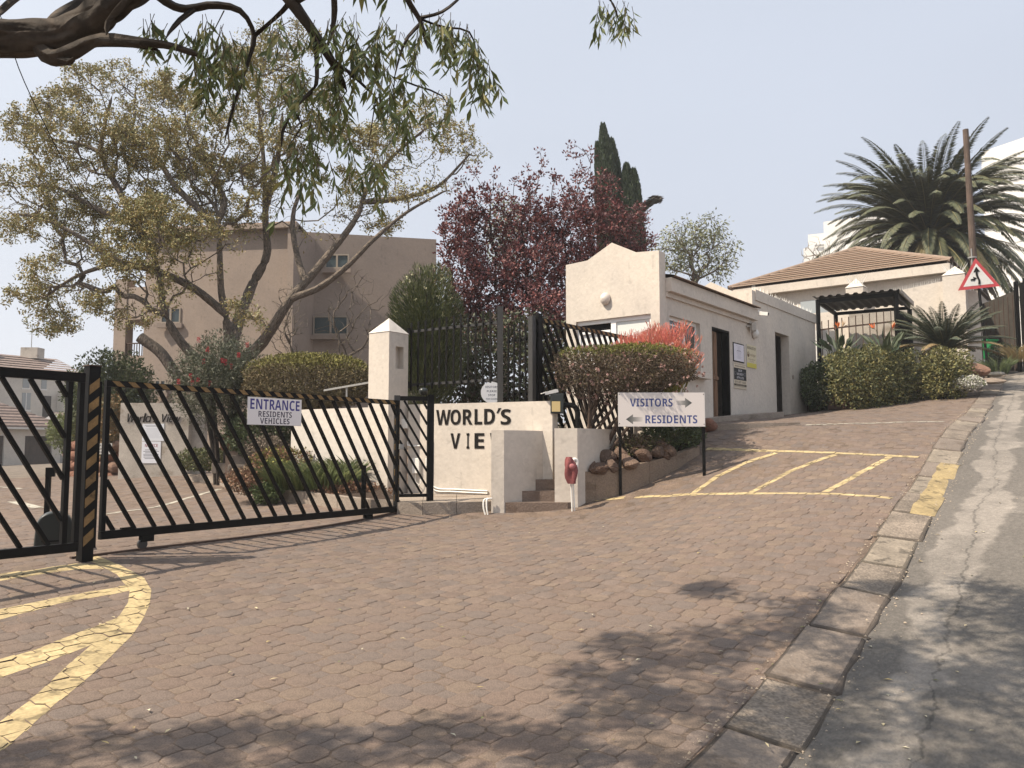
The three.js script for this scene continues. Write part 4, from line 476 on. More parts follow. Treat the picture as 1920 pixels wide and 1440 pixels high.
// ---------- tiled house, boundary wall, carport, pole, road sign ----------
const HSf = [14.16,0,-26,0.913];
{
  const g = thing('tiled_house', 'cream single-storey house with brown tiled hip roof behind the carport', 'house', HSf.slice(0, 3), HSf[3]), W = 6.8, Dp = 9, e = 7.62;
  new MB().span(0, 0.25, 2.5, 7.3, -W, 0).span(0.25, Dp, 2.5, 7.3, -0.25, 0).span(0.25, Dp, 2.5, 7.3, -W, -W + 0.25).span(Dp - 0.25, Dp, 2.5, 7.3, -W + 0.25, -0.25).build('wall', M.cream, g);
  new MB().span(-0.32, Dp + 0.3, 7.3, 7.6, 0.02, 0.3).span(-0.32, -0.02, 7.3, 7.6, -W - 0.3, 0.018).build('fascia', M.cream, g);
  const ax = 3.1, ay = 9.27, bx = Dp - 3.1, zc = -W / 2, o = 0.38, n = 13;
  for (let i = 0; i < n; i++) { const t0 = i / n - (i ? 0.012 : 0), t1 = (i + 1) / n, th = 0.045, xs0 = lerp(-o, ax, t0), xs1 = lerp(-o, ax, t1), y0 = lerp(e, ay, t0) + 0.105, y1 = lerp(e, ay, t1) + 0.012, za0 = lerp(o, zc, t0), za1 = lerp(o, zc, t1), zb0 = lerp(-W - o, zc, t0), zb1 = lerp(-W - o, zc, t1); const c = new MB();
    c.raw([xs0, y0, zb0, xs0, y0, za0, xs1, y1, za1, xs1, y1, zb1, xs0, y0 - th, zb0, xs0, y0 - th, za0], [0, 1, 2, 0, 2, 3, 4, 5, 1, 4, 1, 0]); const q0 = lerp(Dp + o, bx, t0), q1 = lerp(Dp + o, bx, t1); c.raw([xs0, y0, za0, q0, y0, za0, q1, y1, za1, xs1, y1, za1, xs0, y0 - th, za0, q0, y0 - th, za0], [0, 1, 2, 0, 2, 3, 4, 5, 1, 4, 1, 0]); c.build('tile_course', i % 2 ? M.roofTile : M.roofTile2, g); }
  new MB().raw([bx, ay, zc, Dp + o, e, o, Dp + o, e, -W - o, ax, ay, zc, -o, e, -W - o], [0, 1, 2, 3, 0, 2, 3, 2, 4]).build('roof_back', M.roofTile, g);
  new MB().tube([[-o, e + 0.05, o], [ax, ay + 0.05, zc]], 0.09, 8, 4).tube([[-o, e + 0.05, -W - o], [ax, ay + 0.05, zc]], 0.09, 8, 4).tube([[ax, ay + 0.05, zc], [bx, ay + 0.05, zc]], 0.09, 8, 2).build('ridge_tiles', M.roofTile2, g);
  new MB().span(-0.03, 0.0, 5.9, 6.75, -2.2, -1.3).build('window', M.glass, g); new MB().span(-0.05, -0.001, 5.4, 6.9, -4.6, -3.2).build('window', mat(0.33, 0.36, 0.38, 0.2), g);
}
function capPillar(g, p, w, y0, ys, ya, turn, spikes) { const o = new THREE.Group(); o.name = 'pillar'; o.position.set(p[0], 0, p[2]); o.rotation.y = turn; g.add(o); new MB().span(-w / 2, w / 2, y0, ys, -w / 2, w / 2).build('shaft', M.cream, o); const a = w / 2 + 0.02, c = rawGeo([-a, ys + 0.002, a, a, ys + 0.002, a, a, ys + 0.002, -a, -a, ys + 0.002, -a, 0, ya, 0], [0, 1, 4, 1, 2, 4, 2, 3, 4, 3, 0, 4]).toNonIndexed(); c.computeVertexNormals(); new MB().add(c).build('cap', M.whiteWall, o); if (spikes) { const s = new MB(); for (let i = 0; i < 16; i++) { const k = i / 16 * Math.PI * 2, rr = w * 0.5, x = Math.cos(k) * rr * 0.8, z = Math.sin(k) * rr * 0.8; s.cyl([x * 0.8, ys + (ya - ys) * 0.35, z * 0.8], [x * 1.5, ya + 0.05 + 0.05 * (i % 2), z * 1.5], 0.008, 0.002, 4); } s.build('spikes', M.plasticWhite, o); } return o; }
{
  const g = thing('boundary_wall', 'cream boundary wall with two spiked pointed pillars in front of the tiled house', 'wall');
  const a = [11.473,6.911,-26.3], b = [13.876,6.926,-24.7]; capPillar(g, a, 0.55, 2.6, [11.472,6.893,-26.3][1], [11.484,7.235,-26.3][1], 0.9, true); capPillar(g, b, 0.62, 3, [13.877,6.96,-24.7][1], [13.891,7.282,-24.7][1], 0.9, true);
  const y = [11.929,6.566,-26][1]; const m1 = new MB(); wallGeo(m1, [11.773,6.604,-26.2], [13.648,6.82,-25], 2.8, [y, [13.65,6.871,-25][1]], 0.22); m1.build('wall', M.cream, g); const m2 = new MB(); wallGeo(m2, [14.141,6.299,-24.6], [14.484,6.715,-24.5], 3, [[14.15,6.484,-24.6][1], [14.472,6.464,-24.5][1]], 0.22); m2.build('wall', M.cream, g); const m3 = new MB(); wallGeo(m3, [9.981,6.759,-27.4], [11.226,6.589,-26.5], 2.6, 6.2, 0.2); m3.build('wall', M.cream, g);
  const sp = new MB(), A = [11.798,6.585,-26.1], B = [13.614,6.82,-25]; for (let i = 0; i < 60; i++) { const t = i / 60, x = lerp(A[0], B[0], t), z = lerp(A[2], B[2], t) - 0.1, yy = lerp(y, [13.65,6.871,-25][1], t); sp.cyl([x, yy, z], [x + (i % 3 - 1) * 0.03, yy + 0.14, z], 0.006, 0.002, 3); } sp.build('spike_strip', M.plasticWhite, g).userData.kind = 'stuff';
}
{ // carport
  const g = thing('carport', 'black steel carport with ribbed sheet roof and barred front fence', 'carport'); const a = [9.278,6.184,-24], b = [11.119,6.224,-22.9], yr = a[1], gy = 2.9;
  const al = [0.594, -0.804], back = (p, k, dy = 0) => [p[0] + al[0] * k, p[1] + dy, p[2] + al[1] * k];
  const c = back(a, 2.0), d = back(b, 2.0); for (const p of [a, b, c, d]) new MB().span(p[0] - 0.05, p[0] + 0.05, gy - 0.4, yr - (p === c || p === d ? 0.3 : 0.1), p[2] - 0.05, p[2] + 0.05).build('post', M.black, g);
  new MB().bar([a[0], yr - 0.16, a[2]], [b[0], yr - 0.14, b[2]], 0.06, 0.13).build('beam', M.black, g); new MB().bar([b[0], yr - 0.16, b[2]], [d[0], yr - 0.26, d[2]], 0.06, 0.13).bar([a[0], yr - 0.16, a[2]], [c[0], yr - 0.26, c[2]], 0.06, 0.13).bar([c[0], yr - 0.26, c[2]], [d[0], yr - 0.26, d[2]], 0.06, 0.1).build('beam', M.black, g);
  // ribbed sheet
  const pos = [], idx = [], n = 60, dx = (b[0] - a[0]), dz = (b[2] - a[2]), L = Math.hypot(dx, dz), f = [-al[0], -al[1]]; for (let i = 0; i <= n; i++) { const t = -0.05 + 1.1 * i / n, rib = (Math.floor(i / 3) % 2 === 0 ? 0.045 : 0); for (const k of [-0.2, 2.1]) pos.push(a[0] + dx * t + al[0] * k, yr - 0.06 + rib + (k > 0 ? -0.1 : 0), a[2] + dz * t + al[1] * k); } for (let i = 0; i < n; i++) { const q = i * 2; idx.push(q, q + 2, q + 1, q + 1, q + 2, q + 3); } new MB().raw(pos, idx).build('roof_sheet', M.black, g);
  new MB().bar([b[0] + 0.1, yr - 0.05, b[2] + 0.05], [d[0] + 0.1, yr - 0.14, d[2] + 0.05], 0.04, 0.13).build('barge_board', M.greyWall, g);
  const gY = [10.128,5.512,-23.5][1]; palisade(g, a, b, [gy, gy + 0.2], [gY - 0.1, gY + 0.1], 0.19, 0.035, M.rusty, [[gY - 0.35, gY - 0.25], [3.2, 3.3]], M.rusty); palisade(g, b, d, [gy, gy + 0.2], [gY + 0.1, gY + 0.15], 0.19, 0.035, M.blackDull, [[gY - 0.25, gY - 0.25]], M.blackDull);
}
{ const p = [9.992,4.988,-25.3], g = thing('meter_box', 'white metal meter cabinet inside the barred carport', 'cabinet', [p[0], p[1], p[2]], 0.3); new MB().span(-0.3, 0.3, -1.0, 0.35, -0.2, 0.1, 0.01).build('box', M.signWhite, g); new MB().span(0.02, 0.28, -0.1, 0.3, 0.1, 0.115).build('door', M.plasticWhite, g); }
{ const p = [10.327,5.497,-24.2], g = thing('inner_wall', 'plain beige plastered wall standing behind the carport bars', 'wall'); const m = new MB(); wallGeo(m, [11.018,5.771,-25.9], [12.823,5.626,-25], 2.6, 6.0, 0.2); m.build('wall', M.greyWall, g); }
{ // utility pole
  const p = [14.709,4.948,-25], g = thing('utility_pole', 'tall brown wooden utility pole with strapped conduit beside the palm', 'pole', [p[0], 0, p[2]]); const top = [14.875,11.81,-25][1]; new MB().cyl([0, 3.2, 0], [-0.12, top, 0], 0.115, 0.085, 16).build('pole', M.pole, g); new MB().cyl([-0.12, 3.4, 0.06], [-0.15, 7.9, 0.06], 0.02).build('conduit', M.galv, g);
  for (const y of [4.9, 6.5, 7.6]) new MB().cyl([-0.05 - (y - 4) * 0.013, y, 0], [-0.05 - (y - 4) * 0.013, y + 0.04, 0], 0.128, 0.126, 16).build('strap', M.galv, g); new MB().tube([[-0.1, top - 1.2, 0], [0.6, top - 2.2, -0.3], [2.5, top - 4.2, -1], [6, top - 6.5, -2]], 0.008, 5).build('wire', M.blackDull, g);
}
{ // triangular road sign
  const p = [14.164,6.775,-24], foot = [14.354,3.939,-24], g = thing('road_sign', 'red and white triangular road warning sign with bending arrow, leaning on its post', 'sign', p, -0.3);
  const s = 1.1, tri = (k) => [[-s * 0.52 * k, -0.36 * k * 0.95], [s * 0.52 * k, -0.36 * k * 0.95], [0, 0.6 * k]]; const rz = new THREE.Group(); rz.name = 'plate'; rz.rotation.z = 0.06; g.add(rz);
  new MB().prism(tri(1), -0.012, 0).build('red_border', mat(0.56, 0.06, 0.07, 0.45, { map: T.paint }), rz); const w = new MB().prism(tri(0.72), 0.001, 0.004).build('white_field', M.signWhite, rz);
  new MB().tube([[0.02, -0.22, 0.008], [0.03, -0.1, 0.008], [-0.0, 0.0, 0.008], [-0.02, 0.1, 0.008], [-0.01, 0.18, 0.008]], 0.03, 6).add(new THREE.ExtrudeGeometry(new THREE.Shape([new THREE.Vector2(-0.1, 0.17), new THREE.Vector2(0.08, 0.17), new THREE.Vector2(-0.01, 0.33)]), { depth: 0.01, bevelEnabled: false }).translate(0, 0, 0.005)).tube([[-0.2, -0.06, 0.008], [-0.1, -0.05, 0.008]], 0.025, 6).add(new THREE.ExtrudeGeometry(new THREE.Shape([new THREE.Vector2(-0.12, -0.12), new THREE.Vector2(-0.03, -0.02), new THREE.Vector2(-0.12, 0.03)]), { depth: 0.01, bevelEnabled: false }).translate(0, 0, 0.005)).build('arrow_symbol', M.black, rz);
  new MB().cyl([foot[0] - p[0] + 0.0, foot[1] - p[1] - 0.3, -0.05 + foot[2] - p[2]], [-0.02, 0.55, -0.05], 0.04, 0.04, 10).build('post', M.black, g);
}
{ // fence and gate beyond the pole
  const g = thing('slatted_fence', 'weathered grey panel fence with rusty bars up the street', 'fence'); const m = new MB(), p = [16.632,6.299,-28], q = [16.42,5.93,-25.8]; wallGeo(m, p, q, 3, [[16.65,6.681,-28][1], [16.46,6.722,-25.8][1]], 0.06); m.build('panel', mat(0.10, 0.085, 0.07, 0.95, { map: T.dirt }), g); palisade(g, [p[0], 0, p[2] + 0.1], [q[0], 0, q[2] + 0.1], [3.2, 3.6], [[16.648,6.642,-28][1], [16.453,6.598,-25.8][1]], 0.3, 0.05, M.rusty, [[[16.636,6.395,-28][1], [16.433,6.194,-25.8][1]]], M.rusty);
  const g2 = thing('steel_gate', 'tall black steel gate with posts at the top of the street', 'gate'); const a = [16.272,5.706,-25.5], b = [16.155,5.465,-24]; for (const k of [0, 0.35]) new MB().span(lerp(a[0], b[0], k) - 0.05, lerp(a[0], b[0], k) + 0.05, 3.2, [16.335,6.959,-25.5][1], lerp(a[2], b[2], k) - 0.05, lerp(a[2], b[2], k) + 0.05).build('post', M.black, g2); const mm = new MB(); wallGeo(mm, [a[0] + 0.1, 0, a[2]], b, 3.6, [16.331,6.889,-25.5][1], 0.05); mm.build('panel', M.blackDull, g2);
}
{ const p = [15.586,4.906,-26], g = thing('green_bin', 'small bright green plastic bin behind the road sign post', 'bin', [p[0], 0, p[2]], 0.2); const y = [15.568,4.519,-26][1], t = [15.595,5.082,-26][1]; new MB().add(new THREE.CylinderGeometry(0.26, 0.2, t - y, 4).rotateY(Math.PI / 4).translate(0, (t + y) / 2, 0)).build('body', mat(0.02, 0.28, 0.09, 0.5), g); new MB().box(0, t + 0.02, 0, 0.42, 0.05, 0.42).build('lid', mat(0.02, 0.24, 0.08, 0.5), g); }
{ // white flats behind the palm
  const g = thing('white_building', 'bright white flat-roofed block rising in steps behind the palm', 'building'); const c = (u0, u1, v0, D, dep) => u0; const bl = (p, q, y) => { const m = new MB(); wallGeo(m, p, q, 4, y, 9); m.build('block', M.brightWhite, g); };
  bl([27.12,19.104,-72], [28.385,18.982,-71.5], [27.179,21.091,-72][1]); bl([28.187,18.861,-71], [33.169,18.132,-68], [28.285,22,-71][1]); bl([25.926,18.136,-70], [26.862,18.042,-69.6], [25.96,19.293,-70][1]);
  const m = new MB(); wallGeo(m, [27.552,19.007,-71.6], [28.306,18.934,-71.3], [27.579,19.895,-71.6][1], [27.583,20.043,-71.6][1], 0.1); m.build('ledge', mat(0.3, 0.3, 0.3, 0.8), g);
  const g2 = thing('white_building', 'large white apartment block with balcony slabs behind the utility pole', 'building'); const b2 = (p, q, y0, y1, t, mt) => { const m = new MB(); wallGeo(m, p, q, y0, y1, t); m.build('storey', mt || M.brightWhite, g2); };
  const A = [36.13,19.506,-60], B = [38.545,18.013,-55], yy = [[37.842,24.311,-57.5][1]]; b2(A, B, 5, yy[0], 12); for (let i = 0; i < 5; i++) { const y = yy[0] - 1.6 - i * 3.0; const m = new MB(); wallGeo(m, [A[0] + 0.3, 0, A[2] + 0.5], [B[0], 0, B[2] + 0.5], y, y + 0.3, 0.5); m.build('balcony_slab', M.brightWhite, g2); const w = new MB(); wallGeo(w, [A[0] + 1.2, 0, A[2] - 0.05], [B[0], 0, B[2] + 0.03], y - 1.9, y - 0.4, 0.05); w.build('window', M.glass, g2); }
}

// ---------- buildings and walls on the yard side ----------
{ // name wall in the yard
  const p = [-9.989,0.859,-20.4], q = [-8.279,1.058,-20.5], ang = Math.atan2(-(q[2] - p[2]), q[0] - p[0]), L = Math.hypot(q[0] - p[0], q[2] - p[2]), ty = [-9.92,2.748,-20.3][1];
  const g = thing('name_wall', 'grey plastered yard wall with slanted black script lettering and two notices', 'wall', [p[0], 0, p[2]], ang); new MB().span(0, L, 0.3, ty, -0.25, 0).build('wall', M.greyWall, g); new MB().span(L - 0.02, L + 0.32, 0.3, ty + 0.12, -0.5, -0.252).build('pier', M.greyWall, g);
  const k = L / 130, X = u => (u - 221) * k, yb = [-9.333,2.257,-20.6][1], s = 0.2; const W = [['W', 232, 247, 1.1], ['o', 247, 256, 0.72], ['r', 257, 263, 0.72], ['l', 264, 267, 1.15], ['d', 268, 278, 1.1], ["'", 279, 281, 0.35], ['s', 283, 289, 0.72], ['V', 297, 307, 1.05], ['i', 309, 311, 1.0], ['e', 313, 319, 0.72], ['w', 321, 333, 0.72]]; for (const [c, a, b, h] of W) letter(c, X(a), yb + (c === "'" ? 0.14 : 0), X(b) - X(a), s * h, 0.003, g, M.letter, scriptFont, 0.012, 0.2);
  const n = (name, label, u0, u1, v0, v1, draw) => { const t = thing(name, label, 'notice', [p[0], 0, p[2]], ang), y0 = [-9.743,13.597,-20.6][1]; const yy = v => 1.6 + 20.6 * ((720 - v) / 1500 + 0.08); const x0 = X(u0), x1 = X(u1); new MB().span(x0, x1, yy(v1), yy(v0), 0.003, 0.009).build('board', M.signWhite, t); printPlate('print', x1 - x0, yy(v0) - yy(v1), printTex(256, 256, draw), t, [(x0 + x1) / 2, (yy(v0) + yy(v1)) / 2, 0.0105]); };
  const lines = (c, y0, n, col, r, a = 0.6) => { c.fillStyle = col; c.globalAlpha = a; for (let i = 0; i < n; i++) { const w = 150 + r() * 70; c.fillRect(128 - w / 2, y0 + i * 17, w, 7); } c.globalAlpha = 1; };
  n('paper_notice', 'upper white printed notice on the yard name wall', 264, 305, 795, 827, c => { c.fillStyle = '#d9dbe0'; c.fillRect(0, 0, 256, 256); lines(c, 20, 2, '#5a5a60', RNG(2)); lines(c, 70, 9, '#9aa0aa', RNG(6), 0.4); });
  n('paper_notice', 'lower white NOTICE sheet on the yard name wall', 264, 300, 828, 868, c => { c.fillStyle = '#dcdde3'; c.fillRect(0, 0, 256, 256); c.fillStyle = '#8a4a55'; c.font = 'bold 52px sans-serif'; c.textAlign = 'center'; c.fillText('NOTICE', 128, 66, 180); lines(c, 96, 7, '#3c3c48', RNG(9), 0.7); });
}
{ // pink-brown block of flats behind the big tree
  const g = thing('apartment_block', 'three-storey pinkish tan apartment building behind the bare tree', 'building'); const top = 11.0, b = (p, q, y0, y1, t, m = M.tan, n = 'wall') => { const mb = new MB(); wallGeo(mb, p, q, y0, y1, t); return mb.build(n, m, g); };
  b([-9.668,7.107,-34.2], [-3.427,7.333,-35.6], 0, 11.02, 12); b([-15.419,6.946,-33.2], [-8.973,6.785,-32.2], 0, 10.7, 12.5); b([-9.133,6.753,-32], [-8.863,6.747,-31.96], 0, 10.6, 0.5, M.tan, 'downpipe_pier');
  // hip roof on the near wing
  const A = [-15.758,11.334,-33], B = [-8.764,10.898,-31.9], ax = (A[0] + B[0]) / 2, n = 7; const C = [B[0], 0, B[2] - 13.5], D = [A[0], 0, A[2] - 13.5]; for (let i = 0; i < n; i++) { const t0 = i / n, t1 = (i + 1) / n, y0 = 10.75 + 1.9 * t0, y1 = 10.75 + 1.9 * t1; const f = (P, t) => [lerp(P[0], ax, t), 0, lerp(P[2], A[2] - 6.5, t)]; const c = new MB(); for (const [P, Q] of [[A, B], [B, C], [D, A]]) { const p0 = f(P, t0), q0 = f(Q, t0), p1 = f(P, t1), q1 = f(Q, t1); c.raw([p0[0], y0 + 0.05, p0[2], q0[0], y0 + 0.05, q0[2], q1[0], y1, q1[2], p1[0], y1, p1[2], p0[0], y0, p0[2], q0[0], y0, q0[2]], [0, 1, 2, 0, 2, 3, 4, 5, 1, 4, 1, 0]); } c.build('tile_course', M.roofTile, g); }
  { const mb = new MB(); wallGeo(mb, [A[0], 0, A[2] + 0.05], [B[0], 0, B[2] + 0.05], 10.55, 10.74, 0.25); mb.build('fascia', M.tan, g); }
  const win = (u0, u1, v0, v1, D, sill = true) => { const k = D / 1500, yv = v => 1.6 + D * ((840 - v) / 1500 * 1.0), x0 = (u0 - 960) * k, x1 = (u1 - 960) * k, y0 = yv(v1), y1 = yv(v0), z = -D; const w = new THREE.Group(); w.name = 'window'; w.position.set(0, 0, z); g.add(w); new MB().span(x0, x1, y1 - 0.06, y1, -0.02, 0.05).span(x0, x1, y0, y0 + 0.06, -0.02, 0.05).span(x0, x0 + 0.06, y0 + 0.06, y1 - 0.06, -0.02, 0.05).span(x1 - 0.06, x1, y0 + 0.06, y1 - 0.06, -0.02, 0.05).span((x0 + x1) / 2 - 0.04, (x0 + x1) / 2 + 0.04, y0 + 0.06, y1 - 0.06, -0.02, 0.05).build('frame', mat(0.3, 0.25, 0.2, 0.6), w); new MB().span(x0 + 0.06, x1 - 0.06, y0 + 0.06, y1 - 0.06, -0.02, 0.0).build('pane', mat(0.05, 0.07, 0.075, 0.1), w); if (sill) new MB().span(x0 - 0.1, x1 + 0.1, y0 - 0.2, y0 - 0.01, -0.02, 0.16).build('sill', M.tan, w); };
  win(584, 650, 591, 627, 34.3); win(604, 650, 472, 500, 34.35); win(295, 333, 575, 605, 32.95); win(288, 310, 712, 736, 32.95);
  // balcony end with column and railing
  b([-16.872,7.011,-33.6], [-16.325,6.995,-33.5], 0, [-16.636,7.353,-33.6][1] + 1.4, 0.5, M.tan, 'column'); b([-16.886,6.113,-33.7], [-15.41,6.059,-33.3], [-16.677,8.385,-33.6][1], [-16.636,7.353,-33.6][1] - 0.35, 3, M.tan, 'balcony_slab'); b([-16.886,6.113,-33.7], [-15.41,6.059,-33.3], [-16.563,5.464,-33.6][1] - 1.2, [-16.563,5.464,-33.6][1], 3, M.tan, 'balcony_slab'); { const p = [-16.412,5.645,-33.6], q = [-15.394,5.609,-33.3], y = [-15.904,5.441,-33.4][1]; const r = new THREE.Group(); r.name = 'railing'; g.add(r); new MB().bar([p[0], y + 0.55, p[2]], [q[0], y + 0.55, q[2]], 0.05).build('rail', M.rusty, r); for (let i = 0; i < 9; i++) { const t = i / 8; new MB().bar([lerp(p[0], q[0], t), y, lerp(p[2], q[2], t)], [lerp(p[0], q[0], t), y + 0.55, lerp(p[2], q[2], t)], 0.03).build('baluster', M.rusty, r); } }
}
{ // pale flats far down the yard
  const g = thing('apartment_block', 'long pale apartment block with pinkish tiled roof beyond the garages', 'building'); const p = [-42.014,7.209,-56], q = [-35.811,8.211,-66]; const gy = [-42.064,8.039,-56][1], ge = 7.7; const b = (P, Q, y0, y1, t, n = 'wall', m = M.apart) => { const mb = new MB(); wallGeo(mb, P, Q, y0, y1, t); return mb.build(n, m, g); };
  b(p, q, 0, ge, 8); const dx = q[0] - p[0], dz = q[2] - p[2], L = Math.hypot(dx, dz), nx = dz / L, nz = -dx / L; const at = (t, o, y) => [p[0] + dx * t + nx * o, y, p[2] + dz * t + nz * o];
  { const c = new MB(), n = 6; for (let i = 0; i < n; i++) { const a0 = at(-0.02, -0.4 + 4.4 * i / n, ge + 1.5 * i / n + 0.06), a1 = at(1.02, -0.4 + 4.4 * i / n, ge + 1.5 * i / n + 0.06), b0 = at(-0.02, -0.4 + 4.4 * (i + 1) / n, ge + 1.5 * (i + 1) / n), b1 = at(1.02, -0.4 + 4.4 * (i + 1) / n, ge + 1.5 * (i + 1) / n); c.raw([...a0, ...a1, ...b1, ...b0], [0, 1, 2, 0, 2, 3]); } c.raw([...at(-0.02, 4, ge + 1.5), ...at(1.02, 4, ge + 1.5), ...at(1.02, 8.4, ge), ...at(-0.02, 8.4, ge)], [0, 1, 2, 0, 2, 3]); c.build('roof', M.roofRed, g); }
  b(at(0, -0.45, 0), at(1, -0.45, 0), ge - 0.15, ge + 0.02, 0.12, 'gutter', M.signWhite); for (const t of [0.5, 0.83]) { const a = at(t, 3.6, 0); new MB().box(a[0], ge + 1.75, a[2], 1.4, 0.9, 1).build('chimney', M.greyWall, g); }
  const ant = at(0.82, 3.6, 0); new MB().cyl([ant[0], ge + 1.8, ant[2]], [ant[0], ge + 4.2, ant[2]], 0.03).bar([ant[0] - 0.6, ge + 3.9, ant[2]], [ant[0] + 1.0, ge + 3.7, ant[2]], 0.03).bar([ant[0] - 0.5, ge + 3.6, ant[2]], [ant[0] + 0.7, ge + 3.5, ant[2]], 0.03).build('aerial', M.galv, g);
  const hole = (t0, t1, y0, y1, n, m) => { const w = b(at(t0, -0.03, 0), at(t1, -0.03, 0), y0, y1, 0.05, n, m); return w; }; const pane = mat(0.25, 0.27, 0.28, 0.2);
  for (const [t, w] of [[0.1, 0.03], [0.3, 0.03], [0.62, 0.03], [0.74, 0.025]]) { hole(t, t + w * 1.4, 6.3, 7.1, 'window', pane); hole(t - 0.006, t + w * 1.4 + 0.006, 6.18, 6.28, 'sill', M.signWhite); } for (const t of [0.12, 0.33, 0.62]) { hole(t, t + 0.055, 4.6, 5.9, 'window', pane); hole(t - 0.006, t + 0.06, 4.45, 4.58, 'sill', M.signWhite); hole(t + 0.025, t + 0.03, 4.6, 5.9, 'window_frame', M.signWhite).position.z += 0.02; } hole(0.755, 0.81, 3.6, 5.75, 'door', mat(0.06, 0.05, 0.045, 0.8)); for (const y of [4.15, 6.0]) hole(0, 0.72, y, y + 0.07, 'string_course', M.apart);
  const s0 = at(0.845, -3.2, 0); const m = new MB(); wallGeo(m, s0, at(1.0, -3.2, 0), 0, 6.0, 3.1); m.build('projecting_wing', M.apart, g);
}
{ // garages
  const g = thing('garage_block', 'low garage block with brown doors and striped tiled hip roof', 'garage'); const p = [-36.168,0.74,-50], q = [-31.511,0.563,-56], dx = q[0] - p[0], dz = q[2] - p[2], L = Math.hypot(dx, dz), nx = dz / L, nz = -dx / L, at = (t, o, y) => [p[0] + dx * t + nx * o, y, p[2] + dz * t + nz * o]; const e = [-31.615,2.864,-56][1]; const mb = new MB(), X = L; const ang = Math.atan2(-dz, dx); const o = new THREE.Group(); o.name = 'front'; o.position.set(p[0], 0, p[2]); o.rotation.y = ang; g.add(o);
  const xs = [0.12, 0.30, 0.38, 0.535, 0.60, 0.685, 0.70, 0.93].map(t => t * X); new MB().prism(rect(0, X, 0, e), -0.3, 0, [rect(xs[0], xs[1], 0.1, e - 0.45), rect(xs[2], xs[3], 0.1, e - 0.45), rect(xs[6], xs[7], 0.1, e - 0.45)]).build('wall', M.apart, o); for (const i of [0, 2, 6]) { const d = new MB().span(xs[i], xs[i + 1], 0, e - 0.45, -0.28, -0.22).build('garage_door', mat(0.075, 0.05, 0.042, 0.7, { map: T.wood }), o); for (let k = 1; k < 4; k++) new MB().span(xs[i], xs[i + 1], k * (e - 0.5) / 4, k * (e - 0.5) / 4 + 0.03, -0.219, -0.21).build('rib', M.rusty, d); }
  new MB().span(0, 0.3, 0, e, -6, -0.301).span(X - 0.3, X, 0, e, -6, -0.301).build('side_wall', M.apart, o); new MB().span(-0.4, X + 0.4, e, e + 0.16, 0.3, 0.42).build('fascia', M.signWhite, o);
  const n = 8; for (let i = 0; i < n; i++) { const t0 = i / n, t1 = (i + 1) / n, y0 = e + 0.15 + 1.7 * t0, y1 = e + 0.15 + 1.7 * t1, k = 3.4; const c = new MB(); c.raw([-0.5, y0 + 0.09, 0.45 - k * t0, X + 0.5 - k * t0, y0 + 0.09, 0.45 - k * t0, X + 0.5 - k * t1, y1 + 0.02, 0.45 - k * t1, -0.5, y1 + 0.02, 0.45 - k * t1, -0.5, y0, 0.45 - k * t0, X + 0.5 - k * t0, y0, 0.45 - k * t0], [0, 1, 2, 0, 2, 3, 4, 5, 1, 4, 1, 0]); c.raw([X + 0.5 - k * t0, y0 + 0.09, 0.45 - k * t0, X + 0.5 - k * t0, y0 + 0.09, -6.5 + k * t0, X + 0.5 - k * t1, y1 + 0.02, -6.5 + k * t1, X + 0.5 - k * t1, y1 + 0.02, 0.45 - k * t1], [0, 1, 2, 0, 2, 3]); c.build('tile_course', i % 2 ? M.roofRed : mat(0.26, 0.195, 0.17, 0.9, { map: T.roof }), o); }
}
{ const g = thing('white_gable', 'white plastered gable end showing above the garage roof', 'building'); const p = [-35.581,3.593,-60], q = [-32.965,3.193,-60]; const X = q[0] - p[0]; const o = new THREE.Group(); o.name = 'house'; o.position.set(p[0], 0, p[2]); g.add(o); new MB().prism([[0, 0], [X, 0], [X, [-33.168,3.273,-60][1]], [X * 0.45, [-34.529,4.192,-60][1]], [0.2, [-35.581,3.593,-60][1]]], -6, 0).build('gable_wall', M.signWhite, o); new MB().raw([X * 0.45, [-34.529,4.192,-60][1] + 0.1, 0.1, X + 1.5, [-33.168,3.273,-60][1] - 0.3, 0.1, X + 1.5, [-33.168,3.273,-60][1] - 0.3, -6, X * 0.45, [-34.529,4.192,-60][1] + 0.1, -6], [0, 1, 2, 0, 2, 3]).build('roof', M.roofRed, o); }
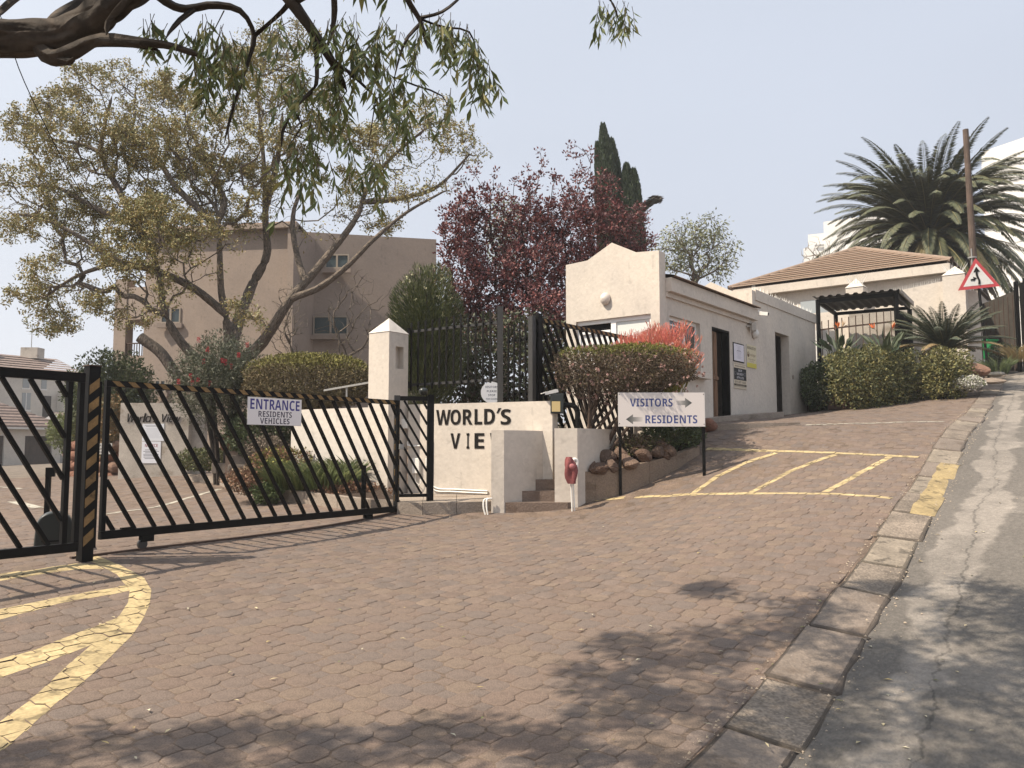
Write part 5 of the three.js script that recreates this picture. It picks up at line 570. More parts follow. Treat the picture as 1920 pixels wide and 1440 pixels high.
{ // rough stone plinth wall and small sign beside it
  const g = thing('stone_wall', 'rough reddish stone retaining wall behind the gate post', 'wall'), r = RNG(31); const a = [-13.786,0.774,-25], b = [-11.006,0.857,-22.5]; for (let j = 0; j < 4; j++) for (let i = 0; i < 8; i++) { const t = (i + (j % 2 ? 0.5 : 0)) / 8, geo = new THREE.IcosahedronGeometry(0.24, 1), q = geo.attributes.position; for (let k = 0; k < q.count; k++) { const s = 0.85 + 0.3 * n2(q.getX(k) * 5 + i * 7 + 30, q.getY(k) * 5 + q.getZ(k) * 3 + j * 5 + 30, 256); q.setXYZ(k, q.getX(k) * s, q.getY(k) * s * 0.7, q.getZ(k) * s); } geo.computeVertexNormals(); geo.translate(lerp(a[0], b[0], t), 0.75 + j * 0.3, lerp(a[2], b[2], t) - j * 0.05); new MB().add(geo).build('stone', r() > 0.5 ? M.terracotta : mat(0.33, 0.2, 0.14, 0.95, { map: T.concrete }), g); }
  const p = [-11.359,1.571,-22.2], s = thing('small_sign', 'small white lettered board in front of the stone wall', 'sign', p, 0.1); new MB().span(-0.28, 0.28, -0.14, 0.16, -0.01, 0).build('board', M.signWhite, s); printPlate('print', 0.56, 0.3, printTex(256, 128, c => { c.fillStyle = '#cfccc6'; c.fillRect(0, 0, 256, 128); c.fillStyle = '#35322f'; c.font = 'bold 34px sans-serif'; c.textAlign = 'center'; c.fillText('BEWARE OF', 128, 38, 230); c.fillText('SLOW KIDS', 128, 78, 220); c.fillText('DRIVE 10', 128, 116, 200); }), s, [0, 0.01, 0.002]); new MB().cyl([0, -1.1, -0.02], [0, -0.1, -0.02], 0.02).build('stake', M.blackDull, s);
}

// ---------- plants ----------
class Leaves {
  constructor() { this.p = []; this.c = []; this.n = 0; }
  // a pointed leaf of two faces folded on its midrib
  leaf(p, d, up, len, wid, col, fold = 0.25) {
    let sx = d[1] * up[2] - d[2] * up[1], sy = d[2] * up[0] - d[0] * up[2], sz = d[0] * up[1] - d[1] * up[0]; const l = Math.hypot(sx, sy, sz) || 1; sx /= l; sy /= l; sz /= l; const nx = sy * d[2] - sz * d[1], ny = sz * d[0] - sx * d[2], nz = sx * d[1] - sy * d[0]; const w = wid / 2, f = w * fold, m = len * 0.45;
    const bx = p[0], by = p[1], bz = p[2], tx = bx + d[0] * len, ty = by + d[1] * len, tz = bz + d[2] * len, ax = bx + d[0] * m + nx * f, ay = by + d[1] * m + ny * f, az = bz + d[2] * m + nz * f;
    this.p.push(bx, by, bz, ax + sx * w, ay + sy * w, az + sz * w, tx, ty, tz, bx, by, bz, tx, ty, tz, ax - sx * w, ay - sy * w, az - sz * w);
    for (let i = 0; i < 6; i++) this.c.push(col[0], col[1], col[2]); this.n++;
  }
  // a thin three-sided stick with its own colour at each end
  stick(p, q, r0, r1, c0, c1 = c0) { const d = [q[0] - p[0], q[1] - p[1], q[2] - p[2]], l = Math.hypot(...d) || 1; let a = Math.abs(d[1] / l) < 0.9 ? [-d[2], 0, d[0]] : [1, 0, 0]; const al = Math.hypot(...a); a = a.map(x => x / al); const b = [(d[1] * a[2] - d[2] * a[1]) / l, (d[2] * a[0] - d[0] * a[2]) / l, (d[0] * a[1] - d[1] * a[0]) / l]; const R = (P, r, k) => { const t = k * 2.0944, cs = Math.cos(t) * r, sn = Math.sin(t) * r; return [P[0] + a[0] * cs + b[0] * sn, P[1] + a[1] * cs + b[1] * sn, P[2] + a[2] * cs + b[2] * sn]; };
    for (let k = 0; k < 3; k++) { const A = R(p, r0, k), B = R(p, r0, k + 1), C = R(q, r1, k), D = R(q, r1, k + 1); this.p.push(...A, ...B, ...D, ...A, ...D, ...C); this.c.push(...c0, ...c0, ...c1, ...c0, ...c1, ...c1); } }
  mesh(name, m, parent, top) { const g = new THREE.BufferGeometry(); g.setAttribute('position', new THREE.Float32BufferAttribute(this.p, 3)); g.setAttribute('color', new THREE.Float32BufferAttribute(this.c, 3)); g.computeVertexNormals(); const o = new THREE.Mesh(g, m); o.name = parent ? name : numbered(name); o.castShadow = o.receiveShadow = true; (parent || scene).add(o); return o; }
}
const leafMat = new THREE.MeshPhysicalMaterial({ color: 0xffffff, vertexColors: true, roughness: 0.6, side: THREE.DoubleSide, transmission: 0.18, thickness: 0 });
const leafMatDull = new THREE.MeshStandardMaterial({ color: 0xffffff, vertexColors: true, roughness: 0.85, side: THREE.DoubleSide });
const unit = r => { const z = r() * 2 - 1, a = r() * 6.2832, s = Math.sqrt(1 - z * z); return [s * Math.cos(a), z, s * Math.sin(a)]; };
const norm = a => { const l = Math.hypot(...a) || 1; return [a[0] / l, a[1] / l, a[2] / l]; };
const pick = (r, cols) => { const c = cols[Math.floor(r() * cols.length)], k = 0.75 + r() * 0.5; return [c[0] * k, c[1] * k, c[2] * k]; };
// leaves through an ellipsoid or rounded box, denser towards the outside, with lumps and hollows
function leafMass(L, r, c, R, n, len, wid, cols, o = {}) {
  const { box = 0, lump = 0.16, freq = 3, up = 0.3, shell = 0.55, cut, flatTop, ry = 0, topCols } = o, off = r() * 50, cr = Math.cos(ry), sr = Math.sin(ry); let tries = 0;
  for (let i = 0; i < n && tries < n * 6; tries++) {
    const u = unit(r); let q = u; if (box) { const e = box, k = Math.pow(Math.pow(Math.abs(u[0]), e) + Math.pow(Math.abs(u[1]), e) + Math.pow(Math.abs(u[2]), e), -1 / e); q = [u[0] * k, u[1] * k, u[2] * k]; }
    const rad = 1 - shell * Math.pow(r(), 1.8), ls = 1 + lump * 2 * (n2(q[0] * freq + off + 20, q[1] * freq + q[2] * freq * 1.3 + 20, 256) - 0.5) + lump * (n3(q[0] * freq * 2.7 + 40, q[2] * freq * 2.7 + q[1] * 5 + 40, 256) - 0.5);
    let x = q[0] * rad * ls * R[0], y = q[1] * rad * ls * R[1], z = q[2] * rad * ls * R[2]; if (flatTop && y > flatTop * R[1]) y = flatTop * R[1] - r() * 0.04; if (cut && cut(x / R[0], y / R[1], z / R[2])) continue;
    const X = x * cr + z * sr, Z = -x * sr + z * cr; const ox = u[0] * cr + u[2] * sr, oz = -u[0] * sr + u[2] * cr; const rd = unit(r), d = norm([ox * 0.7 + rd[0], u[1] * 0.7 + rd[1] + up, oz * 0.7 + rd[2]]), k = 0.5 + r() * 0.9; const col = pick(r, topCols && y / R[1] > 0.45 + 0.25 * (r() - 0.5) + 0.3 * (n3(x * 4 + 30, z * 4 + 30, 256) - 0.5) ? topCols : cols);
    L.leaf([c[0] + X, c[1] + y, c[2] + Z], d, unit(r), len * k, wid * k, col); i++;
  }
}
function stems(g, r, base, c, R, n, r0, m, name = 'stem') { for (let i = 0; i < n; i++) { const a = r() * 6.28, q = Math.sqrt(r()), tip = [c[0] + Math.cos(a) * q * R[0] * 0.8, c[1] + (r() - 0.4) * R[1] * 0.7, c[2] + Math.sin(a) * q * R[2] * 0.8]; const b = [base[0] + (r() - 0.5) * 0.12, base[1], base[2] + (r() - 0.5) * 0.12]; new MB().tube([b, [lerp(b[0], tip[0], 0.3) + (r() - 0.5) * 0.1, lerp(b[1], tip[1], 0.4), lerp(b[2], tip[2], 0.3) + (r() - 0.5) * 0.1], tip], r0 * (0.5 + r() * 0.6), 5, 6).build(name, m, g); } }
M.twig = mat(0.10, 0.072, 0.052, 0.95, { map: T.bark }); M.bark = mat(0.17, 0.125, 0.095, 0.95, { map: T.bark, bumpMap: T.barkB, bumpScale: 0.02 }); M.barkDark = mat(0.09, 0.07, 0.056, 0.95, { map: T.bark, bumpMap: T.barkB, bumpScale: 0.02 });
function bush(name, label, cat, c, R, n, len, wid, cols, o = {}) { const r = RNG(o.seed || Math.floor(c[0] * 1000 + c[2] * 77)), gy = H(c[0], c[2]), g = thing(name, label, cat, [c[0], gy, c[2]], 0, o.group), L = new Leaves(); leafMass(L, r, [0, c[1] - gy, 0], R, n, len, wid, cols, o); for (let i = 0; i < n / 420; i++) { const u = unit(r); if (u[1] < -0.2) continue; let q = u; if (o.box) { const k = Math.pow(Math.abs(u[0]) ** o.box + Math.abs(u[1]) ** o.box + Math.abs(u[2]) ** o.box, -1 / o.box); q = u.map(a => a * k); } const rc = Math.cos(o.ry || 0), rs = Math.sin(o.ry || 0), X = q[0] * R[0] * 0.96, Z = q[2] * R[2] * 0.96; let p = [X * rc + Z * rs, c[1] - gy + q[1] * R[1] * 0.96, -X * rs + Z * rc], d = norm([u[0] * rc + u[2] * rs + (r() - 0.5) * 0.8, u[1] + 0.9, u[2] + (r() - 0.5) * 0.8]); const m = 2 + Math.floor(r() * 4); for (let j = 0; j < m; j++) { const e = [0, 1, 2].map(a => p[a] + d[a] * len * 0.45); L.stick(p, e, 0.002, 0.0015, [0.12, 0.09, 0.05]); p = e; for (let t = 0; t < 3; t++) L.leaf(p, norm([d[0] + (r() - 0.5) * 1.6, d[1] + (r() - 0.5), d[2] + (r() - 0.5) * 1.6]), unit(r), len * (0.6 + r() * 0.4), wid * (0.6 + r() * 0.4), pick(r, o.topCols || cols)); } } L.mesh('foliage', o.m || leafMat, g); if (o.stems) stems(g, r, [0, -0.1, 0], [0, c[1] - gy, 0], R, o.stems, o.sr || 0.03, o.sm || M.twig); return g; }
const GREEN = [[0.085, 0.105, 0.03], [0.11, 0.13, 0.04], [0.06, 0.085, 0.025], [0.14, 0.15, 0.05]], DARKG = [[0.075, 0.10, 0.034], [0.095, 0.12, 0.042], [0.062, 0.088, 0.03]], OLIVE = [[0.13, 0.12, 0.04], [0.16, 0.14, 0.05], [0.10, 0.10, 0.035]], BROWN = [[0.11, 0.07, 0.045], [0.14, 0.09, 0.06], [0.085, 0.06, 0.04]];

// planter with rocks
{
  const g = thing('planter', 'curved concrete planter edge holding soil and rocks beside the steps', 'planter'); const pts = [[1.069,0.689,-13.043], [1.353,0.744,-13.119], [1.792,0.842,-13.216], [2.296,1.015,-13.437], [2.812,1.236,-13.769], [3.321,1.487,-14.208]], tops = [[1.069,1.225,-12.9][1], [1.3,1.208,-12.9][1], [1.767,1.273,-13][1], [2.295,1.373,-13.2][1], [2.761,1.484,-13.5][1], [3.252,1.646,-13.9][1]];
  for (let i = 0; i < 5; i++) { const m = new MB(), e = 0.006, p = pts[i], q = pts[i + 1], mx = (a, b, t) => [lerp(a[0], b[0], t), 0, lerp(a[2], b[2], t)]; wallGeo(m, mx(p, q, e), mx(q, p, e), [H(p[0], p[2]) - 0.2, H(q[0], q[2]) - 0.2], [tops[i], tops[i + 1]], 0.13); m.build('edging', mat(0.36, 0.27, 0.2, 0.95, { map: T.concrete, bumpMap: T.concreteB, bumpScale: 0.01 }), g); }
  const B = [[1.26,1.407,-14.6], [1.917,1.399,-15.2], [2.574,1.497,-15.5], [3.111,1.6,-15.5], [3.379,1.702,-15.4], [3.579,1.781,-15.2]]; const pos = [], idx = []; for (let i = 0; i < 6; i++) { const p = pts[i], n = i < 3 ? [0.15, -0.9] : [-0.3, -0.8]; pos.push(p[0], tops[i] - 0.04, p[2] - 0.05, lerp(p[0], B[i][0], 0.4), tops[i] + 0.12, lerp(p[2], B[i][2], 0.4), B[i][0], Math.max(1.65, H(B[i][0], B[i][2]) + 0.05), B[i][2]); } for (let i = 0; i < 5; i++) for (let k = 0; k < 2; k++) { const a = i * 3 + k; idx.push(a, a + 3, a + 1, a + 1, a + 3, a + 4); } new MB().raw(pos, idx).build('soil', M.soil, g);
  const r = RNG(12); const rock = (p, s, m) => { const geo = new THREE.IcosahedronGeometry(s, 3), q = geo.attributes.position, pl = []; for (let f = 0; f < 11; f++) { const u = unit(r); pl.push([u, 0.55 + r() * 0.3]); } for (let i = 0; i < q.count; i++) { const x = q.getX(i) / s, y = q.getY(i) / s, z = q.getZ(i) / s; let k = 1; for (const [u, h] of pl) { const t = x * u[0] + y * u[1] + z * u[2]; if (t > h) k = Math.min(k, h / t); } k *= 0.95 + 0.1 * n2(x * 5 + 30, y * 5 + z * 4 + 30, 256); q.setXYZ(i, x * s * k * 1.5, y * s * k * 1.1, z * s * k * 1.1); } geo.computeVertexNormals(); geo.rotateZ(r() - 0.5); geo.translate(p[0], p[1] - 0.06, p[2]); return new MB().add(geo).build('rock', m, g); };
  const mr = [mat(0.21, 0.13, 0.092, 0.95, { map: T.concrete, bumpMap: T.concreteB, bumpScale: 0.035 }), mat(0.18, 0.12, 0.09, 0.95, { map: T.concrete, bumpMap: T.concreteB, bumpScale: 0.02 }), mat(0.25, 0.165, 0.12, 0.95, { map: T.concrete, bumpMap: T.concreteB, bumpScale: 0.02 })];
  const ps = [[1.413,1.322,-13.15], [1.647,1.356,-13.2], [1.925,1.424,-13.3], [2.224,1.511,-13.5], [2.458,1.582,-13.6], [2.659,1.618,-13.7], [1.254,1.406,-13.3], [1.569,1.493,-13.5], [1.852,1.546,-13.6], [2.14,1.618,-13.7]], sz = [0.13, 0.11, 0.14, 0.12, 0.11, 0.1, 0.1, 0.13, 0.13, 0.12]; ps.forEach((p, i) => rock(p, sz[i], mr[i % 3]));
  rock([2.596,1.673,-13.75], 0.1, mr[0]); rock([2.612,1.546,-13.7], 0.09, mr[0]);
}
{ // direction board
  const a = [1.76,0.778,-12.984], b = [3.203,1.228,-13.418], D = 13.15; const g = thing('direction_sign', 'white board on two black posts reading VISITORS and RESIDENTS with arrows', 'sign', [0, 0, -D]); const k = D / 1500, x0 = (1159 - 960) * k, x1 = (1322 - 960) * k, yT = [2.46,2.511,-13.15][1], yB = [2.452,1.949,-13.15][1];
  new MB().span(x0, x1, yB, yT, -0.004, 0.004).build('board', M.signWhite, g); for (const [x, p] of [[x0 + 0.03, a], [x1 - 0.025, b]]) { const bt = H(x, -D) - 0.15; new MB().span(x - 0.022, x + 0.022, bt, yT - 0.03, -0.05, -0.006).build('post', M.black, g); } for (const [x, y] of [[x0 + 0.02, yT - 0.03], [x0 + 0.02, yB + 0.05], [x1 - 0.02, yT - 0.03], [x1 - 0.02, yB + 0.04], [(x0 + x1) / 2, yT - 0.02]]) new MB().cyl([x, y, 0.004], [x, y, 0.008], 0.008, 0.008, 8).build('bolt', M.greySteel, g);
  printPlate('print', x1 - x0 - 0.01, yT - yB - 0.01, printTex(1280, 500, (c, W, Hh) => { c.fillStyle = '#d3ccc9'; c.fillRect(0, 0, W, Hh); const r = RNG(5); c.globalAlpha = 0.06; for (let i = 0; i < 400; i++) { c.fillStyle = r() > 0.5 ? '#ffffff' : '#6b5f58'; c.fillRect(r() * W, r() * Hh, 3 + r() * 20, 2 + r() * 5); } c.globalAlpha = 1; c.fillStyle = '#39457c'; c.textAlign = 'left'; c.font = 'bold 166px sans-serif'; c.fillText('VISITORS', 172, 205, 640); c.fillText('RESIDENTS', 384, 455, 790);
    const arrow = (x0, x1, y, dir) => { const gr = c.createLinearGradient(x0, 0, x1, 0); gr.addColorStop(0, dir > 0 ? 'rgba(70,72,70,0.05)' : 'rgba(52,55,54,1)'); gr.addColorStop(1, dir > 0 ? 'rgba(52,55,54,1)' : 'rgba(70,72,70,0.05)'); c.fillStyle = gr; const t = dir > 0 ? x1 : x0, n = dir > 0 ? x1 - 105 : x0 + 105, e = dir > 0 ? x0 : x1; c.beginPath(); c.moveTo(t, y); c.lineTo(n, y - 75); c.lineTo(n, y - 34); c.lineTo(e, y - 34); c.lineTo(e, y + 34); c.lineTo(n, y + 34); c.lineTo(n, y + 75); c.closePath(); c.fill(); }; arrow(850, 1095, 150, 1); arrow(110, 360, 395, -1); }), g, [(x0 + x1) / 2, (yT + yB) / 2, 0.0055]);
}
{ // umbrella-shaped clipped shrub
  const D = 14.0, c = [2.044,2.936,-14], gy = [1.319,1.509,-13.7], R = [1.27, 0.58, 0.98], r = RNG(61); const g = thing('clipped_shrub', 'flat-topped clipped shrub with pinkish flower heads on many bare stems in the planter', 'shrub', [c[0], 0, c[2]]); const L = new Leaves();
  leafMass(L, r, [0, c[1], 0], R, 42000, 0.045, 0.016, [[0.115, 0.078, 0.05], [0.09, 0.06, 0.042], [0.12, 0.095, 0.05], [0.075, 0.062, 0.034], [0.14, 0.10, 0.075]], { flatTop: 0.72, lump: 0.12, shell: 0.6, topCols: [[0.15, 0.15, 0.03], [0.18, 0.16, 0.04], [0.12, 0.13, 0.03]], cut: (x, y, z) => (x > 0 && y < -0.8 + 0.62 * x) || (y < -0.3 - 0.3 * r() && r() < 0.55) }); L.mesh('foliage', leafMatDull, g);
  const F = new Leaves(); for (let i = 0; i < 240; i++) { const u = unit(r); if (u[1] > 0.75) continue; const p = [u[0] * R[0] * 1.02, c[1] + Math.min(u[1], 0.72) * R[1] * 1.02, u[2] * R[2] * 1.02]; for (let k = 0; k < 9; k++) { const d = norm([u[0] + (r() - 0.5) * 1.6, u[1] + (r() - 0.5) * 1.6, u[2] + (r() - 0.5) * 1.6]); F.leaf(p, d, unit(r), 0.046, 0.032, pick(r, [[0.52, 0.34, 0.30], [0.6, 0.45, 0.4], [0.42, 0.26, 0.23]])); } } F.mesh('flower_heads', leafMatDull, g);
  const bx = gy[0] - c[0]; for (let i = 0; i < 16; i++) { const t = i / 15, tip = [-0.95 + 1.75 * t + (r() - 0.5) * 0.2, c[1] - 0.12 - r() * 0.15, (r() - 0.5) * 1.2], b = [bx + (r() - 0.5) * 0.5, 1.25, 0.2 + (r() - 0.5) * 0.4]; new MB().tube([b, [lerp(b[0], tip[0], 0.25) + (r() - 0.5) * 0.12, lerp(b[1], tip[1], 0.35), lerp(b[2], tip[2], 0.3)], [lerp(b[0], tip[0], 0.7), lerp(b[1], tip[1], 0.72), lerp(b[2], tip[2], 0.7)], tip], 0.016 + r() * 0.018, 6, 12).build('stem', mat(0.20, 0.14, 0.11, 0.95, { map: T.bark }), g); for (let k = 0; k < 3; k++) { const s = [lerp(b[0], tip[0], 0.6), lerp(b[1], tip[1], 0.62), lerp(b[2], tip[2], 0.6)]; new MB().tube([s, [s[0] + (r() - 0.5) * 0.3, s[1] + 0.2, s[2] + (r() - 0.5) * 0.3], [s[0] + (r() - 0.5) * 0.7, s[1] + 0.45, s[2] + (r() - 0.5) * 0.6]], 0.007, 4, 5).build('twig', M.twig, g); } }
}
{ // coral fire-stick shrub
  const c = [2.869,2.8,-15], r = RNG(62), gy = 1.85, g = thing('succulent_shrub', 'coral-tipped pencil-stemmed succulent shrub at the guardhouse corner', 'shrub', [c[0], gy, c[2]]), L = new Leaves(); const grow = (p, d, len, rad, depth, base) => { const q = [p[0] + d[0] * len, p[1] + d[1] * len, p[2] + d[2] * len]; const hh = clamp((q[1] - 0.55) / 1.1, 0, 1) * 0.7 + (depth === 0 ? 0.35 : 0); const C = h => h > 0.55 ? [lerp(0.58, 0.75, r()), lerp(0.20, 0.30, r()), lerp(0.15, 0.22, r())] : h > 0.3 ? [0.45, 0.24, 0.06] : [0.20, 0.19, 0.04]; L.stick(p, q, rad, rad * 0.8, C(hh - 0.12), C(hh)); if (depth > 0) for (let k = 0; k < 3; k++) { const u = unit(r), nd = norm([d[0] + u[0] * 0.55, d[1] + u[1] * 0.3 + 0.4, d[2] + u[2] * 0.55]); grow(q, nd, len * (0.68 + r() * 0.2), rad * 0.8, depth - 1); } };
  for (let i = 0; i < 26; i++) { const a = r() * 6.28, s = 0.05 + r() * 0.3; grow([Math.cos(a) * s * 0.9, 0.0, Math.sin(a) * s * 0.7], norm([Math.cos(a) * s, 0.85, Math.sin(a) * s]), 0.42 + r() * 0.15, 0.017, 5); } L.mesh('stems', leafMatDull, g);
}
bush('low_shrub', 'dark leafy undergrowth behind the direction sign in the planter', 'shrub', [2.874,1.837,-14.3], [0.55, 0.28, 0.4], 5200, 0.06, 0.022, DARKG, { stems: 8 });
bush('low_shrub', 'yellowish low undergrowth below the clipped shrub', 'shrub', [2.125,1.618,-13.9], [0.6, 0.2, 0.35], 3800, 0.05, 0.02, OLIVE.concat(BROWN), { stems: 6 });

// ---------- right-hand garden ----------
bush('hedge', 'long clipped olive green hedge above the brick retaining blocks', 'hedge', [9.762,3.418,-21.3], [1.5, 0.78, 0.75], 23000, 0.075, 0.042, [[0.14, 0.135, 0.042], [0.18, 0.17, 0.055], [0.09, 0.10, 0.035], [0.22, 0.19, 0.065], [0.07, 0.085, 0.03]], { box: 4, lump: 0.2, freq: 5, shell: 0.7, stems: 10, ry: 0.5 });
bush('hedge', 'smaller clipped olive green hedge block beside the boulder', 'hedge', [11.252,3.506,-20.7], [0.52, 0.6, 0.5], 8500, 0.075, 0.042, [[0.14, 0.135, 0.042], [0.18, 0.17, 0.055], [0.09, 0.10, 0.035], [0.22, 0.19, 0.065]], { box: 3.2, lump: 0.24, freq: 4, shell: 0.7, stems: 6 });
bush('shrub', 'dark green bush against the wing wall below the carport post', 'shrub', [8.722,3.309,-22.3], [0.62, 0.72, 0.6], 9000, 0.075, 0.04, DARKG, { stems: 6 });
bush('flower_cushion', 'low cushion of tiny white flowers beside the boulder', 'flowers', [11.623,3.251,-20.3], [0.42, 0.17, 0.35], 3600, 0.035, 0.03, [[0.6, 0.58, 0.55], [0.5, 0.48, 0.42], [0.2, 0.22, 0.12]], { m: leafMatDull });
function strelitzia(label, p, n, seed, tilt = 0) { const r = RNG(seed), g = thing('crane_flower', label, 'plant', p), L = new Leaves(); for (let i = 0; i < n; i++) { const a = r() * 6.28, s = 0.25 + r() * 0.45, h = 0.6 + r() * 0.5, b = [Math.cos(a) * 0.08, 0, Math.sin(a) * 0.08], m = [Math.cos(a) * s * 0.5, h * 0.6, Math.sin(a) * s * 0.5], d = norm([Math.cos(a) * s, h * 0.5, Math.sin(a) * s]); L.stick(b, m, 0.014, 0.01, [0.06, 0.08, 0.03]); L.leaf(m, d, unit(r), 0.5, 0.15, pick(r, [[0.06, 0.085, 0.045], [0.08, 0.10, 0.055]]), 0.4); } L.mesh('leaves', leafMat, g); for (let i = 0; i < 3; i++) { const F = new Leaves(), a = r() * 6.28, t = [Math.cos(a) * 0.2, 1.0 + r() * 0.2, Math.sin(a) * 0.15]; F.stick([0, 0.1, 0], t, 0.012, 0.01, [0.10, 0.11, 0.05]); F.leaf(t, norm([Math.cos(a), 0.25, 0.2]), [0, 1, 0], 0.26, 0.06, [0.3, 0.2, 0.14], 0.6); for (let k = 0; k < 6; k++) F.leaf([t[0] + Math.cos(a) * 0.05, t[1] + 0.02, t[2]], norm([Math.cos(a) * 0.5 + (r() - 0.5) * 0.8, 0.9, (r() - 0.5) * 0.8]), unit(r), 0.2, 0.05, i < 2 ? [0.62, 0.15, 0.035] : [0.45, 0.33, 0.22]); F.mesh('flower', leafMatDull, g); } return g; }
strelitzia('crane flower plant with orange blooms near the carport corner post', [8.965,3.754,-21.8], 26, 71); strelitzia('crane flower plant with an orange bloom in the middle of the carport fence', [9.847,3.703,-21], 26, 72);
function frond(L, r, base, dir, len, droop, nl, ll, lw, cols, rcol, vee = 0.35) { // arching rachis with two rows of leaflets
  let p = base.slice(), d = norm(dir), seg = 12, sl = len / seg; const pts = [p.slice()], ds = [d.slice()]; for (let i = 0; i < seg; i++) { d = norm([d[0], d[1] - droop * (0.4 + i / seg), d[2]]); p = [p[0] + d[0] * sl, p[1] + d[1] * sl, p[2] + d[2] * sl]; pts.push(p.slice()); ds.push(d.slice()); }
  for (let i = 0; i < seg; i++) L.stick(pts[i], pts[i + 1], 0.022 * (1 - i / seg) + 0.005, 0.022 * (1 - (i + 1) / seg) + 0.005, rcol);
  for (let i = 0; i < nl; i++) { const t = 0.12 + 0.88 * (i + r() * 0.5) / nl, f = Math.min(seg - 0.001, t * seg), k = Math.floor(f), w = f - k, q = [0, 1, 2].map(j => lerp(pts[k][j], pts[k + 1][j], w)), dd = ds[k + 1]; let s = norm([dd[2], 0, -dd[0]]); const up = [s[1] * dd[2] - s[2] * dd[1], s[2] * dd[0] - s[0] * dd[2], s[0] * dd[1] - s[1] * dd[0]]; const lt = ll * Math.pow(Math.sin(Math.PI * Math.min(1, 0.15 + t * 0.83)), 0.6) * (0.85 + r() * 0.3); for (const sg of [-1, 1]) { const e = norm([s[0] * sg + dd[0] * 1.0 + up[0] * vee + (r() - 0.5) * 0.15, s[1] * sg + dd[1] * 1.0 + up[1] * vee - 0.3 * t + (r() - 0.5) * 0.15, s[2] * sg + dd[2] * 1.0 + up[2] * vee + (r() - 0.5) * 0.15]); L.leaf(q, e, up, lt, lw, pick(r, cols), 0.3); } } }
{ const p = [11.931,4.236,-21.9], r = RNG(81), g = thing('cycad', 'large cycad with arching feathery grey-green fronds beside the pole', 'plant', [p[0], p[1] - 0.1, p[2]]); for (let i = 0; i < 52; i++) { const L = new Leaves(), a = i * 2.39996, e = 0.2 + 1.3 * (i / 52); frond(L, r, [0, 0.15, 0], [Math.cos(a), e * 1.4, Math.sin(a)], 1.45 + r() * 0.35, 0.085, 58, 0.22, 0.026, i < 5 ? [[0.22, 0.15, 0.06], [0.26, 0.18, 0.08]] : [[0.065, 0.085, 0.05], [0.09, 0.105, 0.06], [0.05, 0.065, 0.04]], [0.12, 0.11, 0.05]); L.mesh('frond', leafMat, g); } new MB().cyl([0, -0.4, 0], [0, 0.2, 0], 0.2, 0.16, 12).build('trunk', M.twig, g); }
{ const p = [18.059,10.992,-34], r = RNG(82), gy = H(p[0], p[2]), g = thing('palm_tree', 'big spreading date palm with a skirt of dry grey fronds behind the tiled house', 'palm', [p[0], gy, p[2]]), cy = p[1] - gy - 0.4; new MB().cyl([0, -0.3, 0], [0, cy, 0], 0.5, 0.45, 16).build('trunk', M.bark, g);
  for (let i = 0; i < 300; i++) { const L = new Leaves(), a = i * 2.39996, t = i / 300, dead = t < 0.24, el = dead ? -0.9 + t * 1.5 : -0.3 + 2.7 * Math.pow((t - 0.24) / 0.76, 1.25); const len = dead ? 2.9 + r() * 0.9 : 4.1 + r() * 1.0; frond(L, r, [Math.cos(a) * 0.3, cy - 0.3 + t * 0.7, Math.sin(a) * 0.3], [Math.cos(a), el, Math.sin(a)], len, dead ? 0.13 : 0.10 + 0.09 * r(), 92, dead ? 0.4 : 0.46, 0.05, dead ? [[0.17, 0.135, 0.105], [0.12, 0.095, 0.075], [0.2, 0.16, 0.12]] : t < 0.4 && r() < 0.3 ? [[0.2, 0.15, 0.06], [0.16, 0.13, 0.05]] : [[0.06, 0.072, 0.03], [0.078, 0.088, 0.036], [0.048, 0.058, 0.026], [0.105, 0.105, 0.045]], dead ? [0.2, 0.15, 0.1] : [0.2, 0.17, 0.06]); L.mesh('frond', dead ? leafMatDull : leafMat, g); } }
{ // retaining blocks under the hedge
  const r = RNG(33), pts = [[8.557,2.653,-22.95], [8.799,2.619,-21.276], [9.709,2.739,-21.394], [10.776,2.935,-21.806], [12.056,3.222,-22.548], [13.07,3.417,-23.103], [13.891,3.578,-23.541]], g = thing('retaining_blocks', 'row of reddish hollow retaining blocks under the hedges', 'wall'); let run = []; for (let i = 0; i < pts.length - 1; i++) { const p = pts[i], q = pts[i + 1], L = Math.hypot(q[0] - p[0], q[2] - p[2]), n = Math.max(1, Math.round(L / 0.42)); for (let k = 0; k < n; k++) run.push([lerp(p[0], q[0], (k + 0.5) / n), lerp(p[2], q[2], (k + 0.5) / n), Math.atan2(-(q[2] - p[2]), q[0] - p[0])]); } const m = [mat(0.27, 0.15, 0.11, 0.95, { map: T.concrete }), mat(0.23, 0.135, 0.1, 0.95, { map: T.concrete })]; run.forEach(([x, z, a], i) => { for (let j = 0; j < 2; j++) { if ((i + j) % 3 === 2 && j === 0) continue; const b = new MB().box(0, 0, 0, 0.36, 0.17, 0.3, 0, 0.01).build('block', m[(i + j) % 2], g); b.position.set(x + (r() - 0.5) * 0.03 + j * 0.1, H(x, z) + 0.09 + j * 0.18, z - 0.14 - j * 0.12); b.rotation.y = a; } });
  const sl = new MB(); const A = pts.map(p => [p[0], H(p[0], p[2]) + 0.25, p[2] - 0.2]), Bq = pts.map((p, i) => [p[0] - 0.2, H(p[0], p[2]) + 0.45, p[2] - 2.2]); const pos = [], idx = []; for (let i = 0; i < A.length; i++) pos.push(...A[i], ...Bq[i]); for (let i = 0; i < A.length - 1; i++) { const a = i * 2; idx.push(a, a + 2, a + 1, a + 1, a + 2, a + 3); } sl.raw(pos, idx).build('soil', M.soil, g);
}
